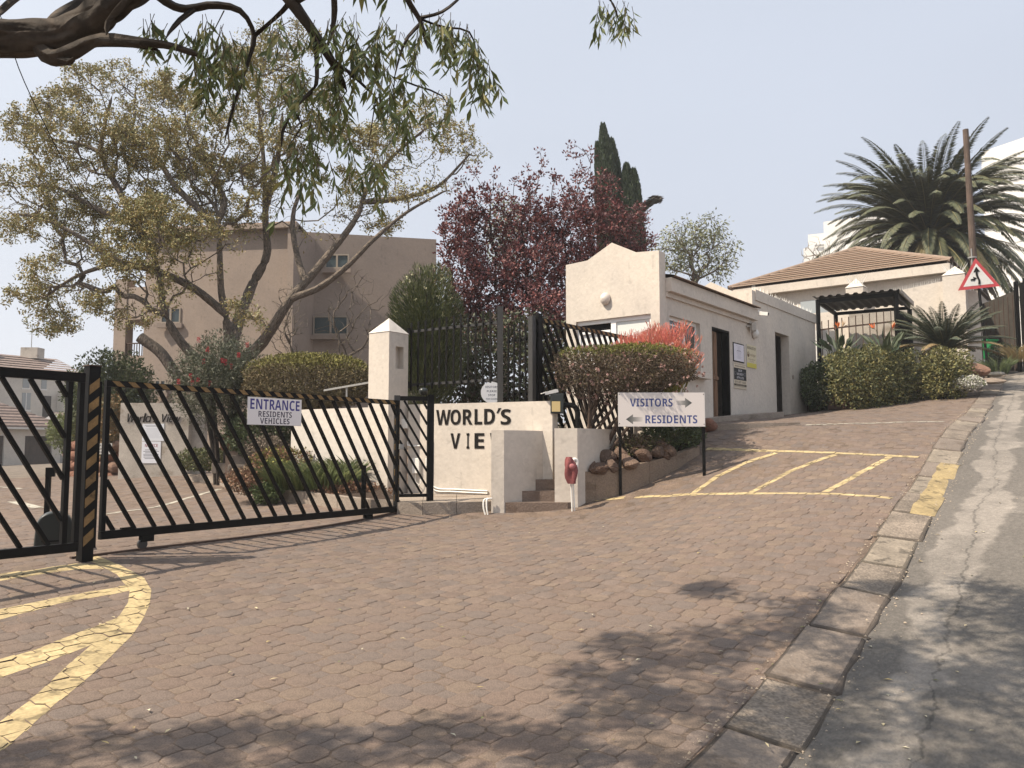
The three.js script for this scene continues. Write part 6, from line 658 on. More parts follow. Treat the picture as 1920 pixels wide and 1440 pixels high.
function boulder(label, p, s, sc, m, seed) { const geo = new THREE.IcosahedronGeometry(s, 3), q = geo.attributes.position; for (let i = 0; i < q.count; i++) { const x = q.getX(i) / s, y = q.getY(i) / s, z = q.getZ(i) / s; let k = 1; for (let f = 0; f < 7; f++) { const rr = RNG(seed + f * 13), u = unit(rr), h = 0.62 + rr() * 0.25, dt = x * u[0] + y * u[1] + z * u[2]; if (dt > h) k = Math.min(k, h / dt); } k *= 0.96 + 0.08 * n2(x * 4 + 30, y * 4 + z * 3 + 30, 256); q.setXYZ(i, x * s * k * sc[0], y * s * k * sc[1], z * s * k * sc[2]); } const ng = geo.toNonIndexed ? geo : geo; ng.computeVertexNormals(); ng.translate(p[0], p[1], p[2]); tag(new MB().add(ng).build('boulder', m), label, 'rock'); }
boulder('large reddish sandstone boulder at the hedge end by the road sign', [12.105,3.627,-20.8], 0.36, [1.05, 0.55, 0.8], mat(0.42, 0.235, 0.16, 0.95, { map: T.concrete, bumpMap: T.concreteB, bumpScale: 0.02 }), 5); boulder('flat pale stone slab lying before the reddish boulder', [12.091,3.3,-20.4], 0.42, [1.3, 0.2, 0.7], mat(0.42, 0.33, 0.26, 0.95, { map: T.concrete }), 9); boulder('small whitish stone beside the reddish boulder', [13.008,3.571,-21.4], 0.22, [1.1, 0.35, 0.8], mat(0.5, 0.45, 0.38, 0.95, { map: T.concrete }), 12);
function tuft(label, p, n, h, sp, cols, seed, w = 0.02, group, name = 'grass_tuft') { const r = RNG(seed), g = thing(name, label, 'plant', p, 0, group), L = new Leaves(); for (let i = 0; i < n; i++) { const a = r() * 6.28, s = sp * Math.sqrt(r()), b = [Math.cos(a) * s * 0.5, 0, Math.sin(a) * s * 0.5], d1 = norm([Math.cos(a) * s * 0.8, 0.8, Math.sin(a) * s * 0.8]), l = h * (0.7 + r() * 0.5); const q = [b[0] + d1[0] * l * 0.55, b[1] + d1[1] * l * 0.55, b[2] + d1[2] * l * 0.55], col = pick(r, cols); L.leaf(b, d1, [Math.sin(a), 0, -Math.cos(a)], l * 0.75, w, col); L.leaf(q, norm([d1[0] + Math.cos(a) * 0.5, d1[1] - 0.35, d1[2] + Math.sin(a) * 0.5]), [Math.sin(a), 0, -Math.cos(a)], l * 0.5, w * 0.8, col); } L.mesh('blades', leafMat, g); return g; }
tuft('dark green strappy plant at the foot of the road sign', [14.347,3.764,-23.5], 160, 0.55, 0.5, DARKG, 91, 0.03); tuft('dry yellow grass clump beside the street gate', [15.376,4.187,-24.2], 160, 0.6, 0.4, [[0.25, 0.17, 0.07], [0.2, 0.15, 0.06]], 92, 0.02); bush('shrub', 'small grey-green shrub with white flowers in front of the slatted fence', 'shrub', [15.77,4.584,-25.5], [0.45, 0.35, 0.4], 2600, 0.06, 0.03, DARKG.concat([[0.3, 0.3, 0.26]]), { stems: 5 });

// ---------- yard garden ----------
{ // bed kerb and soil
  const g = thing('planting_bed', 'raised planting bed with pale concrete kerb below the white wall', 'bed'); const pts = [[-5.326,0.684,-15.789], [-4.484,0.648,-14.744], [-3.61,0.64,-14.006], [-2.882,0.61,-13.302], [-2.297,0.582,-12.882], [-1.823,0.574,-12.779]]; for (let i = 0; i < pts.length - 1; i++) { const m = new MB(), p = pts[i], q = pts[i + 1], e = 0.006, mx = (a, b, t) => [lerp(a[0], b[0], t), 0, lerp(a[2], b[2], t)], h = 0.2; wallGeo(m, mx(p, q, e), mx(q, p, e), [H(p[0], p[2]) - 0.15, H(q[0], q[2]) - 0.15], [H(p[0], p[2]) + h, H(q[0], q[2]) + h], 0.15); m.build('kerb_stone', M.concrete, g); }
  const A = pts.map(p => [p[0], H(p[0], p[2]) + 0.17, p[2] - 0.1]), B = [[-5.975,1.151,-17], [-5.417,1.375,-17], [-4.295,1.29,-15.6], [-3.503,1.101,-15.1], [-2.921,1.018,-14.7], [-2.347,0.892,-14.3]]; const pos = [], idx = []; for (let i = 0; i < 6; i++) pos.push(...A[i], lerp(A[i][0], B[i][0], 0.5), A[i][1] + 0.12, lerp(A[i][2], B[i][2], 0.5), B[i][0], A[i][1] + 0.2, B[i][2]); for (let i = 0; i < 5; i++) for (let k = 0; k < 2; k++) { const a = i * 3 + k; idx.push(a, a + 3, a + 1, a + 1, a + 3, a + 4); } new MB().raw(pos, idx).build('soil', M.soil, g);
}
const REDB = [[0.20, 0.10, 0.06], [0.16, 0.085, 0.05], [0.24, 0.13, 0.075], [0.13, 0.08, 0.045]], YG = [[0.16, 0.16, 0.03], [0.2, 0.19, 0.04], [0.12, 0.13, 0.03]];
const cover = (label, c, R, n, cols, o) => bush('ground_cover', label, 'plant', c, R, n, 0.045, 0.026, cols, { m: leafMatDull, lump: 0.25, freq: 5, ...o });
cover('reddish brown ground cover mound spilling over the bed kerb', [-4.662,1.022,-14.6], [0.5, 0.24, 0.6], 5500, REDB.concat([[0.3, 0.22, 0.14]])); cover('yellow-green ground cover patch beside the tall blades', [-4.336,1.134,-14.7], [0.34, 0.24, 0.4], 4200, YG.concat(GREEN)); cover('brownish ground cover at the back of the planting bed', [-4.266,1.398,-15.3], [0.75, 0.2, 0.4], 4600, REDB.concat(YG)); cover('reddish ground cover carpet by the thin black post', [-2.704,0.815,-14], [0.62, 0.17, 0.35], 4200, REDB); cover('dark glossy low plant at the bed corner', [-4.291,0.81,-14.1], [0.28, 0.17, 0.2], 1800, DARKG); cover('grey pebbly-leaved shrublet at the top of the bed', [-4.891,1.579,-16], [0.4, 0.25, 0.4], 2400, [[0.16, 0.12, 0.09], [0.2, 0.16, 0.12], [0.1, 0.08, 0.06]]);
[[545, 918], [580, 922], [612, 926], [640, 920], [562, 905], [600, 905], [632, 902], [662, 900], [680, 898], [530, 912]].forEach(([u, v], i) => { const D = 14.2 + (922 - v) * 0.022, x = (u - 960) / 1500 * D; tuft('clump of upright green strap leaves in the planting bed', [x, H(x, -D) + 0.2, -D], 150, 0.52, 0.55, [[0.10, 0.13, 0.04], [0.13, 0.16, 0.05], [0.08, 0.105, 0.035], [0.19, 0.19, 0.07]], 300 + i, 0.03, 'strap-leaved clumps in the bed', 'grass_clump'); });
bush('low_hedge', 'low clipped hedge beside the yard name wall', 'hedge', [-7.013,1.329,-18.6], [0.62, 0.24, 0.4], 6000, 0.05, 0.03, GREEN.concat(OLIVE), { box: 4, lump: 0.08 });
{ const g = thing('block_edging', 'stepped concrete blocks and kerb beside the low hedge', 'wall'); const bl = (p, sx, sy, sz) => { const m = new MB().box(0, 0, 0, sx, sy, sz, 0, 0.01).build('block', mat(0.3, 0.25, 0.21, 0.95, { map: T.concrete }), g); m.position.set(...p); m.rotation.y = 0.15; }; bl([-6.398,1.153,-17.8], 0.42, 0.22, 0.3); bl([-5.935,1.344,-17.6], 0.4, 0.2, 0.3); bl([-5.908,1.143,-17.3], 0.35, 0.2, 0.25); const k = (p, q) => { const m = new MB(); wallGeo(m, p, q, [0.4, 0.4], [H(p[0], p[2]) + 0.16, H(q[0], q[2]) + 0.16], 0.15); m.build('kerb_stone', M.concrete, g); }; k([-7.639,0.83,-18.814], [-6.672,0.813,-18.055]); k([-6.644,0.814,-18.044], [-5.36,0.696,-15.948]); }
{ const p = [-6.071,1.694,-17.8], g = thing('trough_planter', 'brown terracotta trough planter under the red-flowered shrub', 'pot', p, 0.1); const s = new THREE.Shape([[-0.32, -0.14], [0.32, -0.14], [0.4, 0.14], [-0.4, 0.14]].map(a => new THREE.Vector2(...a))); new MB().add(new THREE.ExtrudeGeometry(s, { depth: 0.26, bevelEnabled: true, bevelSize: 0.01, bevelThickness: 0.01, bevelSegments: 1 }).translate(0, 0, -0.13)).build('trough', M.terracotta, g); new MB().span(-0.43, 0.43, 0.12, 0.17, -0.17, 0.17, 0.01).build('rim', mat(0.34, 0.19, 0.13, 0.9), g); }
{ const p = [-6.001,1.306,-17.8], g = thing('pot_stand', 'concrete block stand carrying the terracotta trough', 'stand', [p[0], 0, p[2]], 0.1); const t = [-6.071,1.694,-17.8][1] - 0.14; new MB().span(-0.3, 0.25, 0.4, t, -0.15, 0.15).build('block', M.step, g); }
bush('low_shrub', 'dark green shrubs in the shade behind the trough planter', 'shrub', [-5.504,1.892,-17.6], [0.75, 0.5, 0.6], 7000, 0.07, 0.035, DARKG, { stems: 8 });
{ // bottlebrush
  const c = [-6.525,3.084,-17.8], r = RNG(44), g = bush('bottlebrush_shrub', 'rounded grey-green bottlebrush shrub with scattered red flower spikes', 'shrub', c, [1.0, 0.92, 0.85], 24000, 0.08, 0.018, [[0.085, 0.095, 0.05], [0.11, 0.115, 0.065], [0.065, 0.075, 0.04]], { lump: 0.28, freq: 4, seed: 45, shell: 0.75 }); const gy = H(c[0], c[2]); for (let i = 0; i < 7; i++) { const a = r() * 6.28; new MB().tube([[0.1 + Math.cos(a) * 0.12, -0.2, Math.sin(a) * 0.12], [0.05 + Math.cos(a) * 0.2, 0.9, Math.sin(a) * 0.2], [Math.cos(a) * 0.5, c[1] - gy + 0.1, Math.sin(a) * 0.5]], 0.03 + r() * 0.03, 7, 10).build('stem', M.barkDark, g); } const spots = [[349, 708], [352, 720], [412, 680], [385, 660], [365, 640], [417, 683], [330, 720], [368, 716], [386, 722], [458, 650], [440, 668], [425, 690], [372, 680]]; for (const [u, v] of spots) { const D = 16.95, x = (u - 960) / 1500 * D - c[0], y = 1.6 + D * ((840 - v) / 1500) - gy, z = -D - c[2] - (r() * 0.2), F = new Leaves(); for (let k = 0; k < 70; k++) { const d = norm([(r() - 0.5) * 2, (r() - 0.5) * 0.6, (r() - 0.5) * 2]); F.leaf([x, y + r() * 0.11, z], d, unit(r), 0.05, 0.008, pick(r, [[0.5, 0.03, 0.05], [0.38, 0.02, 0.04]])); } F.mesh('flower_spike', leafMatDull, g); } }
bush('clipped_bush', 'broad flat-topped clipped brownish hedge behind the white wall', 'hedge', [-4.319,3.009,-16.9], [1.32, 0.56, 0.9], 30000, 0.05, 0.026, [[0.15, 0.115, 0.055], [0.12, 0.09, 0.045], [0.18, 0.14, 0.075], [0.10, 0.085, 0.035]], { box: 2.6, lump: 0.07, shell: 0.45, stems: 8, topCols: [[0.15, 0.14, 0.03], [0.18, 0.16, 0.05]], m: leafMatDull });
bush('tall_shrub', 'tall dark evergreen shrub trailing beside the yard name wall', 'shrub', [-12.49,3.181,-25], [1.25, 1.3, 1.0], 16000, 0.1, 0.05, DARKG.concat([[0.1, 0.11, 0.035]]), { lump: 0.3, freq: 3, stems: 8, sr: 0.05 }); bush('tall_shrub', 'leafy creeper hanging at the left edge of the dark shrub', 'shrub', [-13.691,2.706,-25.6], [0.45, 1.25, 0.6], 6500, 0.09, 0.05, GREEN.concat(YG), { lump: 0.3 }); bush('tall_shrub', 'bright green feathery shrub beside the garage wall', 'shrub', [-18.827,2.232,-34], [0.75, 0.75, 0.7], 4200, 0.13, 0.05, [[0.14, 0.17, 0.04], [0.18, 0.2, 0.06]], { lump: 0.3, stems: 4 }); bush('tall_shrub', 'rusty orange dry shrub next to the yard name wall', 'shrub', [-11.479,2.205,-22.8], [0.35, 0.85, 0.4], 3600, 0.08, 0.04, [[0.26, 0.15, 0.05], [0.2, 0.13, 0.05], [0.15, 0.13, 0.05]], { lump: 0.3, stems: 5 });
{ // needle-leaved shrub behind the pillar
  const c = [-1.855,4.662,-17.2], r = RNG(48), gy = H(c[0], c[2]), g = thing('needle_shrub', 'dense dark green needle-leaved shrub with pale flowers behind the pillar', 'shrub', [c[0], gy, c[2]]), L = new Leaves(); for (let i = 0; i < 34000; i++) { const u = unit(r), rad = 1 - 0.75 * Math.pow(r(), 1.5), w = 1 + 0.3 * (n2(u[0] * 4 + 30, u[1] * 4 + u[2] * 4 + 30, 256) - 0.5); const p = [u[0] * rad * 0.82 * w, c[1] - gy - 0.75 + u[1] * rad * 1.55 * w, u[2] * rad * 0.8 * w]; L.leaf(p, norm([u[0] * 0.7 + (r() - 0.5) * 0.5, 0.7 + (r() - 0.5) * 0.6, u[2] * 0.7 + (r() - 0.5) * 0.5]), unit(r), 0.12, 0.016, pick(r, [[0.06, 0.075, 0.02], [0.085, 0.10, 0.03], [0.04, 0.055, 0.016], [0.12, 0.13, 0.035]])); } L.mesh('foliage', leafMat, g); const F = new Leaves(); for (let i = 0; i < 40; i++) { const u = unit(r), p = [u[0] * 0.72, c[1] - gy - 0.3 + Math.abs(u[1]) * 1.2, u[2] * 0.72]; for (let k = 0; k < 6; k++) F.leaf(p, unit(r), unit(r), 0.06, 0.03, [0.5, 0.48, 0.3]); } F.mesh('flowers', leafMatDull, g); stems(g, r, [0, -0.1, 0], [0, c[1] - gy, 0], [0.6, 1, 0.6], 8, 0.03, M.twig); }

// ---------- trees ----------
// nodes: {p, parent, kids, r}; limbs: traced main limbs as point lists; then twigs grow towards the crown points
function growTree(limbs, crown, o) {
  const { step = 0.3, infl = 3, kill = 0.45, iters = 120, tip = 0.008, pow = 2.2, gravity = 0 } = o, N = [];
  const add = (p, parent, fixed) => { const n = { p, parent, kids: [], r: 0, fixed }; N.push(n); if (parent) parent.kids.push(n); return n; };
  const ends = []; for (const L of limbs) { let par = null; if (L.from) { let best = 1e9; for (const n of N) { const d = (n.p[0] - L.pts[0][0]) ** 2 + (n.p[1] - L.pts[0][1]) ** 2 + (n.p[2] - L.pts[0][2]) ** 2; if (d < best) { best = d; par = n; } } } const c = new THREE.CatmullRomCurve3((par ? [par.p, ...L.pts.slice(1)] : L.pts).map(vec), false, 'centripetal'), n = Math.max(2, Math.ceil(c.getLength() / (o.limbStep || step))); for (let i = par ? 1 : 0; i <= n; i++) { const q = c.getPoint(i / n); par = add([q.x, q.y, q.z], par, L.r ? lerp(L.r[0], L.r[1], i / n) : 0); } }
  // twigs join the crown points to the tree one by one, shortest way first, favouring short paths to the root
  const w = o.w ?? 0.35; for (const n of N) n.len = n.parent ? n.parent.len + step : 0; const A = crown.map(p => ({ p, n: null, d: 1e9 })), see = (a, n) => { const d = Math.hypot(a.p[0] - n.p[0], a.p[1] - n.p[1], a.p[2] - n.p[2]) + w * n.len; if (d < a.d) { a.d = d; a.n = n; } }; for (const a of A) for (const n of N) see(a, n);
  while (A.length) { let bi = 0; for (let i = 1; i < A.length; i++) if (A[i].d < A[bi].d) bi = i; const a = A[bi]; A[bi] = A[A.length - 1]; A.pop(); let n = a.n; const L = Math.hypot(a.p[0] - n.p[0], a.p[1] - n.p[1], a.p[2] - n.p[2]), k = Math.max(1, Math.round(L / step)), nu = [], b = n.p, back = n.parent ? norm([n.p[0] - n.parent.p[0], n.p[1] - n.parent.p[1], n.p[2] - n.parent.p[2]]) : [0, 1, 0]; for (let i = 1; i <= k; i++) { const t = i / k, bow = Math.sin(t * Math.PI) * L * 0.22, j = t < 1 ? step * 0.28 : 0; n = add([0, 1, 2].map(q => lerp(b[q], a.p[q], t) + back[q] * bow + (q === 1 ? gravity * bow : 0) + (o.r() - 0.5) * j), n); n.len = n.parent.len + step; nu.push(n); } for (const c of A) for (const m of nu) see(c, m); }
  for (let i = N.length - 1; i >= 0; i--) { const n = N[i]; let s = 0; for (const k of n.kids) s += Math.pow(k.r, pow); n.r = n.fixed || Math.max(tip, Math.min(o.max || 1, n.kids.length ? Math.pow(s, 1 / pow) : tip)); } return N;
}
function branchMesh(N, m, parent, name, minR = 0, o = {}) {
  const pos = [], idx = [], uv = [], done = new Set(); const ring = (n, d, r, k, v, wob) => { let a = Math.abs(d[1]) < 0.9 ? norm([-d[2], 0, d[0]]) : [1, 0, 0]; const b = [d[1] * a[2] - d[2] * a[1], d[2] * a[0] - d[0] * a[2], d[0] * a[1] - d[1] * a[0]], s = pos.length / 3; for (let i = 0; i <= k; i++) { const t = i / k * 6.2832, rr = r * (1 + (wob ? wob * 0.6 * (n3(Math.cos(t) * 2 + n.p[0] * 3 + 40, n.p[1] * 4 + Math.sin(t) * 2 + 40, 256) - 0.5) + wob * 0.6 * (n2(Math.cos(t) * 3.5 + (n.p[0] + n.p[2]) * 11 + 60, n.p[1] * 9 + Math.sin(t) * 3.5 + 60, 256) - 0.5) : 0)), cs = Math.cos(t) * rr, sn = Math.sin(t) * rr; pos.push(n.p[0] + a[0] * cs + b[0] * sn, n.p[1] + a[1] * cs + b[1] * sn, n.p[2] + a[2] * cs + b[2] * sn); uv.push(i / k * Math.max(0.12, r * 6.28), v); } return s; };
  const chain = (start, par) => { let n = start, list = par ? [par, n] : [n]; while (n.kids.length) { let b = n.kids[0]; for (const k of n.kids) if (k.r > b.r) b = k; for (const k of n.kids) if (k !== b) queue.push([k, n]); list.push(b); n = b; } if (list[1] && list[1].r < minR) return; const r0 = list[1] ? list[1].r : list[0].r, k = r0 > 0.05 ? 16 : r0 > 0.03 ? 8 : r0 > 0.012 ? 4 : 3; let prev = -1, v = 0; for (let i = 0; i < list.length; i++) { const a = list[Math.max(0, i - 1)].p, b = list[Math.min(list.length - 1, i + 1)].p, d = norm([b[0] - a[0], b[1] - a[1], b[2] - a[2]]); if (i) v += Math.hypot(list[i].p[0] - list[i - 1].p[0], list[i].p[1] - list[i - 1].p[1], list[i].p[2] - list[i - 1].p[2]); const s = ring(list[i], d, par && i === 0 ? Math.min(list[1].r * 1.15, list[0].r) : i === list.length - 1 ? list[i].r * 0.25 : list[i].r, k, v, o.wob); if (prev >= 0) for (let j = 0; j < k; j++) idx.push(prev + j, prev + j + 1, s + j, prev + j + 1, s + j + 1, s + j); prev = s; } };
  const queue = []; for (const n of N) if (!n.parent) queue.push([n, null]); while (queue.length) { const [n, p] = queue.pop(); chain(n, p); }
  const g = rawGeo(pos, idx); g.setAttribute('uv', new THREE.Float32BufferAttribute(uv, 2)); const o2 = new THREE.Mesh(g, m); o2.name = name; o2.castShadow = o2.receiveShadow = true; parent.add(o2); return o2;
}
const blobPts = (r, blobs, n) => { const out = [], tot = blobs.reduce((s, b) => s + b[3] * b[3] * (b[4] || b[3]), 0); for (const b of blobs) { const k = Math.max(3, Math.round(n * b[3] * b[3] * (b[4] || b[3]) / tot)); for (let i = 0; i < k; i++) { const u = unit(r), q = Math.cbrt(r()); out.push([b[0] + u[0] * q * b[3], b[1] + u[1] * q * (b[4] || b[3]), b[2] + u[2] * q * b[3]]); } } return out; };

{ // the big sparse tree in the yard
  const r = RNG(201), D = 24, base = [-8.516,3.842,-24]; const g = thing('sparse_tree', 'big spreading tree with many limbs and thin olive leaves before the tan building', 'tree');
  const bl = [[-14.127,9.345,-23], [-15.04,9.096,-24], [-14.514,10.281,-25], [-13.39,8.762,-24], [-13.671,7.985,-23], [-15.794,8.541,-25], [-13.177,7.6,-24], [-13.456,6.717,-23], [-14.408,6.119,-24], [-13.674,6.648,-25], [-11.785,5.773,-23], [-13.893,5.465,-24], [-14.826,11.452,-24], [-14.445,12.571,-25], [-13.078,12.986,-24], [-13.554,10.555,-23], [-12.32,11.204,-23], [-12.588,13.461,-25], [-11.702,11.622,-24], [-13.682,10.806,-25], [-12.219,10.101,-24], [-11.528,12.748,-25], [-10.571,10.879,-23], [-10.418,12.644,-24], [-11.064,12.273,-26], [-9.161,11.204,-23], [-10.831,10.27,-24], [-10.262,10.806,-25], [-11.122,9.263,-24], [-8.866,10.438,-24], [-8.937,12.394,-25], [-8.291,13.501,-24], [-7.959,14.535,-25], [-7.448,12.184,-23], [-7.247,13.639,-25], [-6.846,11.877,-24], [-7.254,10.717,-23], [-6.928,14.894,-25], [-6.446,13.379,-26], [-7.868,9.933,-24], [-6.841,10.806,-25], [-5.601,11.452,-24], [-4.799,11.51,-25], [-3.545,10.915,-23.5], [-2.967,11.622,-24], [-2.357,12.091,-24.5], [-3.938,10.27,-24], [-2.628,10.607,-24], [-1.81,11.113,-24], [-1.315,10.775,-24], [-2.981,9.265,-23], [-2.13,9.765,-24], [-4.416,9.263,-24], [-5.461,10.106,-25], [-5.226,8.762,-24], [-3.915,8.429,-24], [-9.935,7.847,-22.5], [-10.937,7.985,-23], [-10.512,6.915,-22.5], [-9.456,7.225,-22.5], [-11.027,6.245,-23], [-9.572,6.144,-22.5], [-9.526,9.061,-25], [-8.159,8.572,-24.5], [-7.488,5.517,-22], [-7.108,5.143,-22], [-6.797,8.714,-25], [-10.992,5.304,-23], [-9.497,9.598,-24], [-12.588,9.096,-24], [-12.005,10.944,-24], [-10.059,8.285,-22.4], [-9.13,7.819,-22.4], [-8.281,7.562,-22.6], [-7.52,8.784,-23], [-6.883,8.94,-23.5], [-9.159,6.539,-22.2], [-8.602,6.715,-22.3], [-11.02,8.563,-22.8], [-5.622,7.826,-23], [-9.917,5.494,-22.3], [-11.276,7.143,-22.8]];
  const rad = [.9, .8, .9, 1, .7, .7, .9, .8, .8, .7, .7, .7, .9, .9, .8, .8, .9, .8, .9, .7, .8, .9, .9, .8, .8, .8, .9, .8, .8, .9, .8, .8, .9, .8, .7, .8, .8, .7, .7, .8, .7, .7, .7, .8, .7, .7, .7, .7, .7, .6, .7, .6, .7, .6, .6, .6, .8, .8, .7, .7, .6, .6, .7, .7, .5, .45, .6, .55, .8, .8, .8, .7, .7, .55, .6, .6, .5, .45, .7, .5, .5, .7];
  const blobs = bl.map((p, i) => [p[0], p[1], p[2], rad[i] * 1.1, rad[i] * 0.72]);
  const crown = blobPts(r, blobs, 4200);
  const limbs = [
    { pts: [[-8.58,3.279,-24], [-8.553,4.004,-24], [-8.507,4.651,-24]], r: [0.3, 0.26] },
    { from: 1, pts: [[-8.532,4.408,-24], [-8.571,5.433,-23.8], [-8.738,6.386,-23.7], [-8.766,7.5,-23.6], [-8.939,8.703,-23.8]], r: [0.14, 0.06] },
    { from: 1, pts: [[-8.929,8.372,-23.8], [-8.83,9.179,-24], [-9.18,9.933,-24], [-9.647,10.719,-24.3], [-10.263,11.831,-24.5]], r: [0.12, 0.05] },
    { from: 1, pts: [[-8.818,8.016,-23.7], [-8.983,8.315,-23.6], [-10.144,9.465,-23.6], [-10.823,10.456,-23.6], [-11.762,11.37,-23.8]], r: [0.13, 0.05] },
    { from: 1, pts: [[-8.507,4.651,-24], [-8.371,5.896,-24.6], [-8.192,6.82,-25], [-7.791,7.678,-25], [-7.85,8.714,-25], [-7.897,9.931,-25], [-8.06,11.686,-25], [-8.273,13.282,-25]], r: [0.19, 0.035] },
    { from: 1, pts: [[-7.88,9.234,-25], [-7.586,10.88,-25.2], [-7.45,12.48,-25.2]], r: [0.12, 0.05] },
    { from: 1, pts: [[-8.424,4.004,-24], [-7.602,4.521,-23.6], [-7.052,5.115,-23.3], [-6.495,5.968,-23.2], [-5.883,6.682,-23.2], [-5.237,7.611,-23.4], [-4.655,8.561,-23.6], [-4.384,9.531,-23.8], [-3.614,10.607,-24], [-2.636,11.452,-24]], r: [0.18, 0.035] },
    { from: 1, pts: [[-6.495,5.968,-23.2], [-5.568,6.256,-22.9], [-4.783,6.829,-22.8], [-4.023,7.615,-22.8], [-3.13,8.464,-23], [-2.074,9.235,-23.4]], r: [0.11, 0.03] },
    { from: 1, pts: [[-6.113,6.444,-23.2], [-6.338,7.128,-23.4], [-6.542,7.962,-23.5], [-6.584,8.643,-23.6], [-6.389,9.765,-24]], r: [0.11, 0.05] },
    { from: 1, pts: [[-4.359,9.002,-23.7], [-3.271,9.263,-24], [-2.331,9.731,-24.4], [-1.336,10.757,-24.4]], r: [0.10, 0.03] },
    { from: 1, pts: [[-8.597,3.842,-24], [-9.418,4.338,-23.4], [-10.068,5.46,-23], [-10.173,6.516,-22.8], [-10.432,7.3,-22.8]], r: [0.16, 0.06] },
    { from: 1, pts: [[-8.655,5.594,-23.8], [-9.32,6.245,-23.4], [-10.267,6.717,-23], [-11.524,7.033,-23], [-12.486,7.667,-23], [-13.764,8.304,-23], [-14.71,8.464,-23]], r: [0.13, 0.035] },
    { from: 1, pts: [[-10.426,7.143,-22.8], [-11.213,8.259,-23.4], [-11.928,9.365,-23.8], [-12.649,10.607,-24], [-12.707,11.534,-24.2], [-12.654,12.7,-24.5]], r: [0.13, 0.04] },
    { from: 1, pts: [[-12.649,10.607,-24], [-13.321,10.944,-24], [-14.239,10.955,-23.6]], r: [0.08, 0.03] },
    { from: 1, pts: [[-11.213,8.259,-23.4], [-12.426,8.746,-23.4], [-13.847,9.465,-23.6], [-14.813,9.465,-23.6]], r: [0.10, 0.03] },
    { from: 1, pts: [[-11.524,7.033,-23], [-12.971,6.646,-23.4], [-14.009,6.043,-23.6]], r: [0.07, 0.03] },
  ];
  const N = growTree(limbs, crown, { r, step: 0.26, tip: 0.007, pow: 2.5, max: 0.09 });
  M.treeBark = mat(0.235, 0.19, 0.155, 0.95, { map: T.bark, bumpMap: T.barkB, bumpScale: 0.03 }); branchMesh(N, M.treeBark, g, 'trunk', 0, { wob: 0.25 });
  const L = new Leaves(), cols = [[0.30, 0.24, 0.065], [0.25, 0.215, 0.07], [0.33, 0.25, 0.08], [0.21, 0.205, 0.075], [0.24, 0.24, 0.09], [0.29, 0.215, 0.085]]; for (const n of N) if (n.r < 0.016 && !n.fixed) { const k = n.kids.length ? 3.2 : 7, dens = Math.max(0.05, -0.35 + 2.6 * n3(n.p[0] * 1.0 + 60, n.p[1] * 1.1 + n.p[2] * 0.5 + 60, 256)); for (let i = 0; i < k * dens * 5; i++) { const u = unit(r), p = [n.p[0] + u[0] * 0.22 * r(), n.p[1] + u[1] * 0.22 * r(), n.p[2] + u[2] * 0.22 * r()]; const q = unit(r); L.leaf(p, norm([q[0], q[1] - 0.1, q[2]]), unit(r), 0.07 + r() * 0.04, 0.036 + r() * 0.016, pick(r, cols), 0.3); } } L.mesh('crown', leafMat, g);
  console.log('big tree nodes', N.length, 'leaves', L.n);
  // a sawn-off leaning limb low down
  const st = thing('tree_stump', 'sawn-off leaning dead tree limb beside the tan building', 'tree', [0, 0, 0]); new MB().tube([[-9.252,3.325,-22.5], [-9.526,3.768,-22.4], [-9.875,4.285,-22.3], [-10.412,4.693,-22.2]], 0.15, 10, 12).build('trunk', M.treeBark, st);
}
function bareShrub(label, pts, seed, D, spread) { const r = RNG(seed), g = thing('bare_shrub', label, 'shrub'); const crown = blobPts(r, pts.map(p => [p[0], p[1], p[2], spread, spread]), 260); const base = pts[pts.length - 1]; const N = growTree([{ pts: [[base[0], 0.8, base[2]], [base[0] + 0.05, 2.2, base[2]]], r: [0.09, 0.05] }], crown, { r, step: 0.28, infl: 9, kill: 0.35, iters: 60, tip: 0.008 }); branchMesh(N, M.treeBark, g, 'branches'); const L = new Leaves(); for (const n of N) if (!n.kids.length && r() < 0.5) L.leaf(n.p, unit(r), unit(r), 0.08, 0.04, pick(r, OLIVE)); L.mesh('leaves', leafMat, g); }
bareShrub('bare twiggy shrub against the tan wall under the wide window', [[-6.273,7.248,-30], [-5.47,7.658,-30], [-6.051,6.024,-30], [-5.25,6.431,-30], [-6.866,6.431,-30], [-6.139,5.212,-30]], 210, 30, 0.9); bareShrub('slim bare shrub at the corner of the tan building', [[-8.499,7.248,-30], [-8.178,6.431,-30], [-8.674,6.024,-30], [-8.534,5.212,-30]], 211, 30, 0.6);

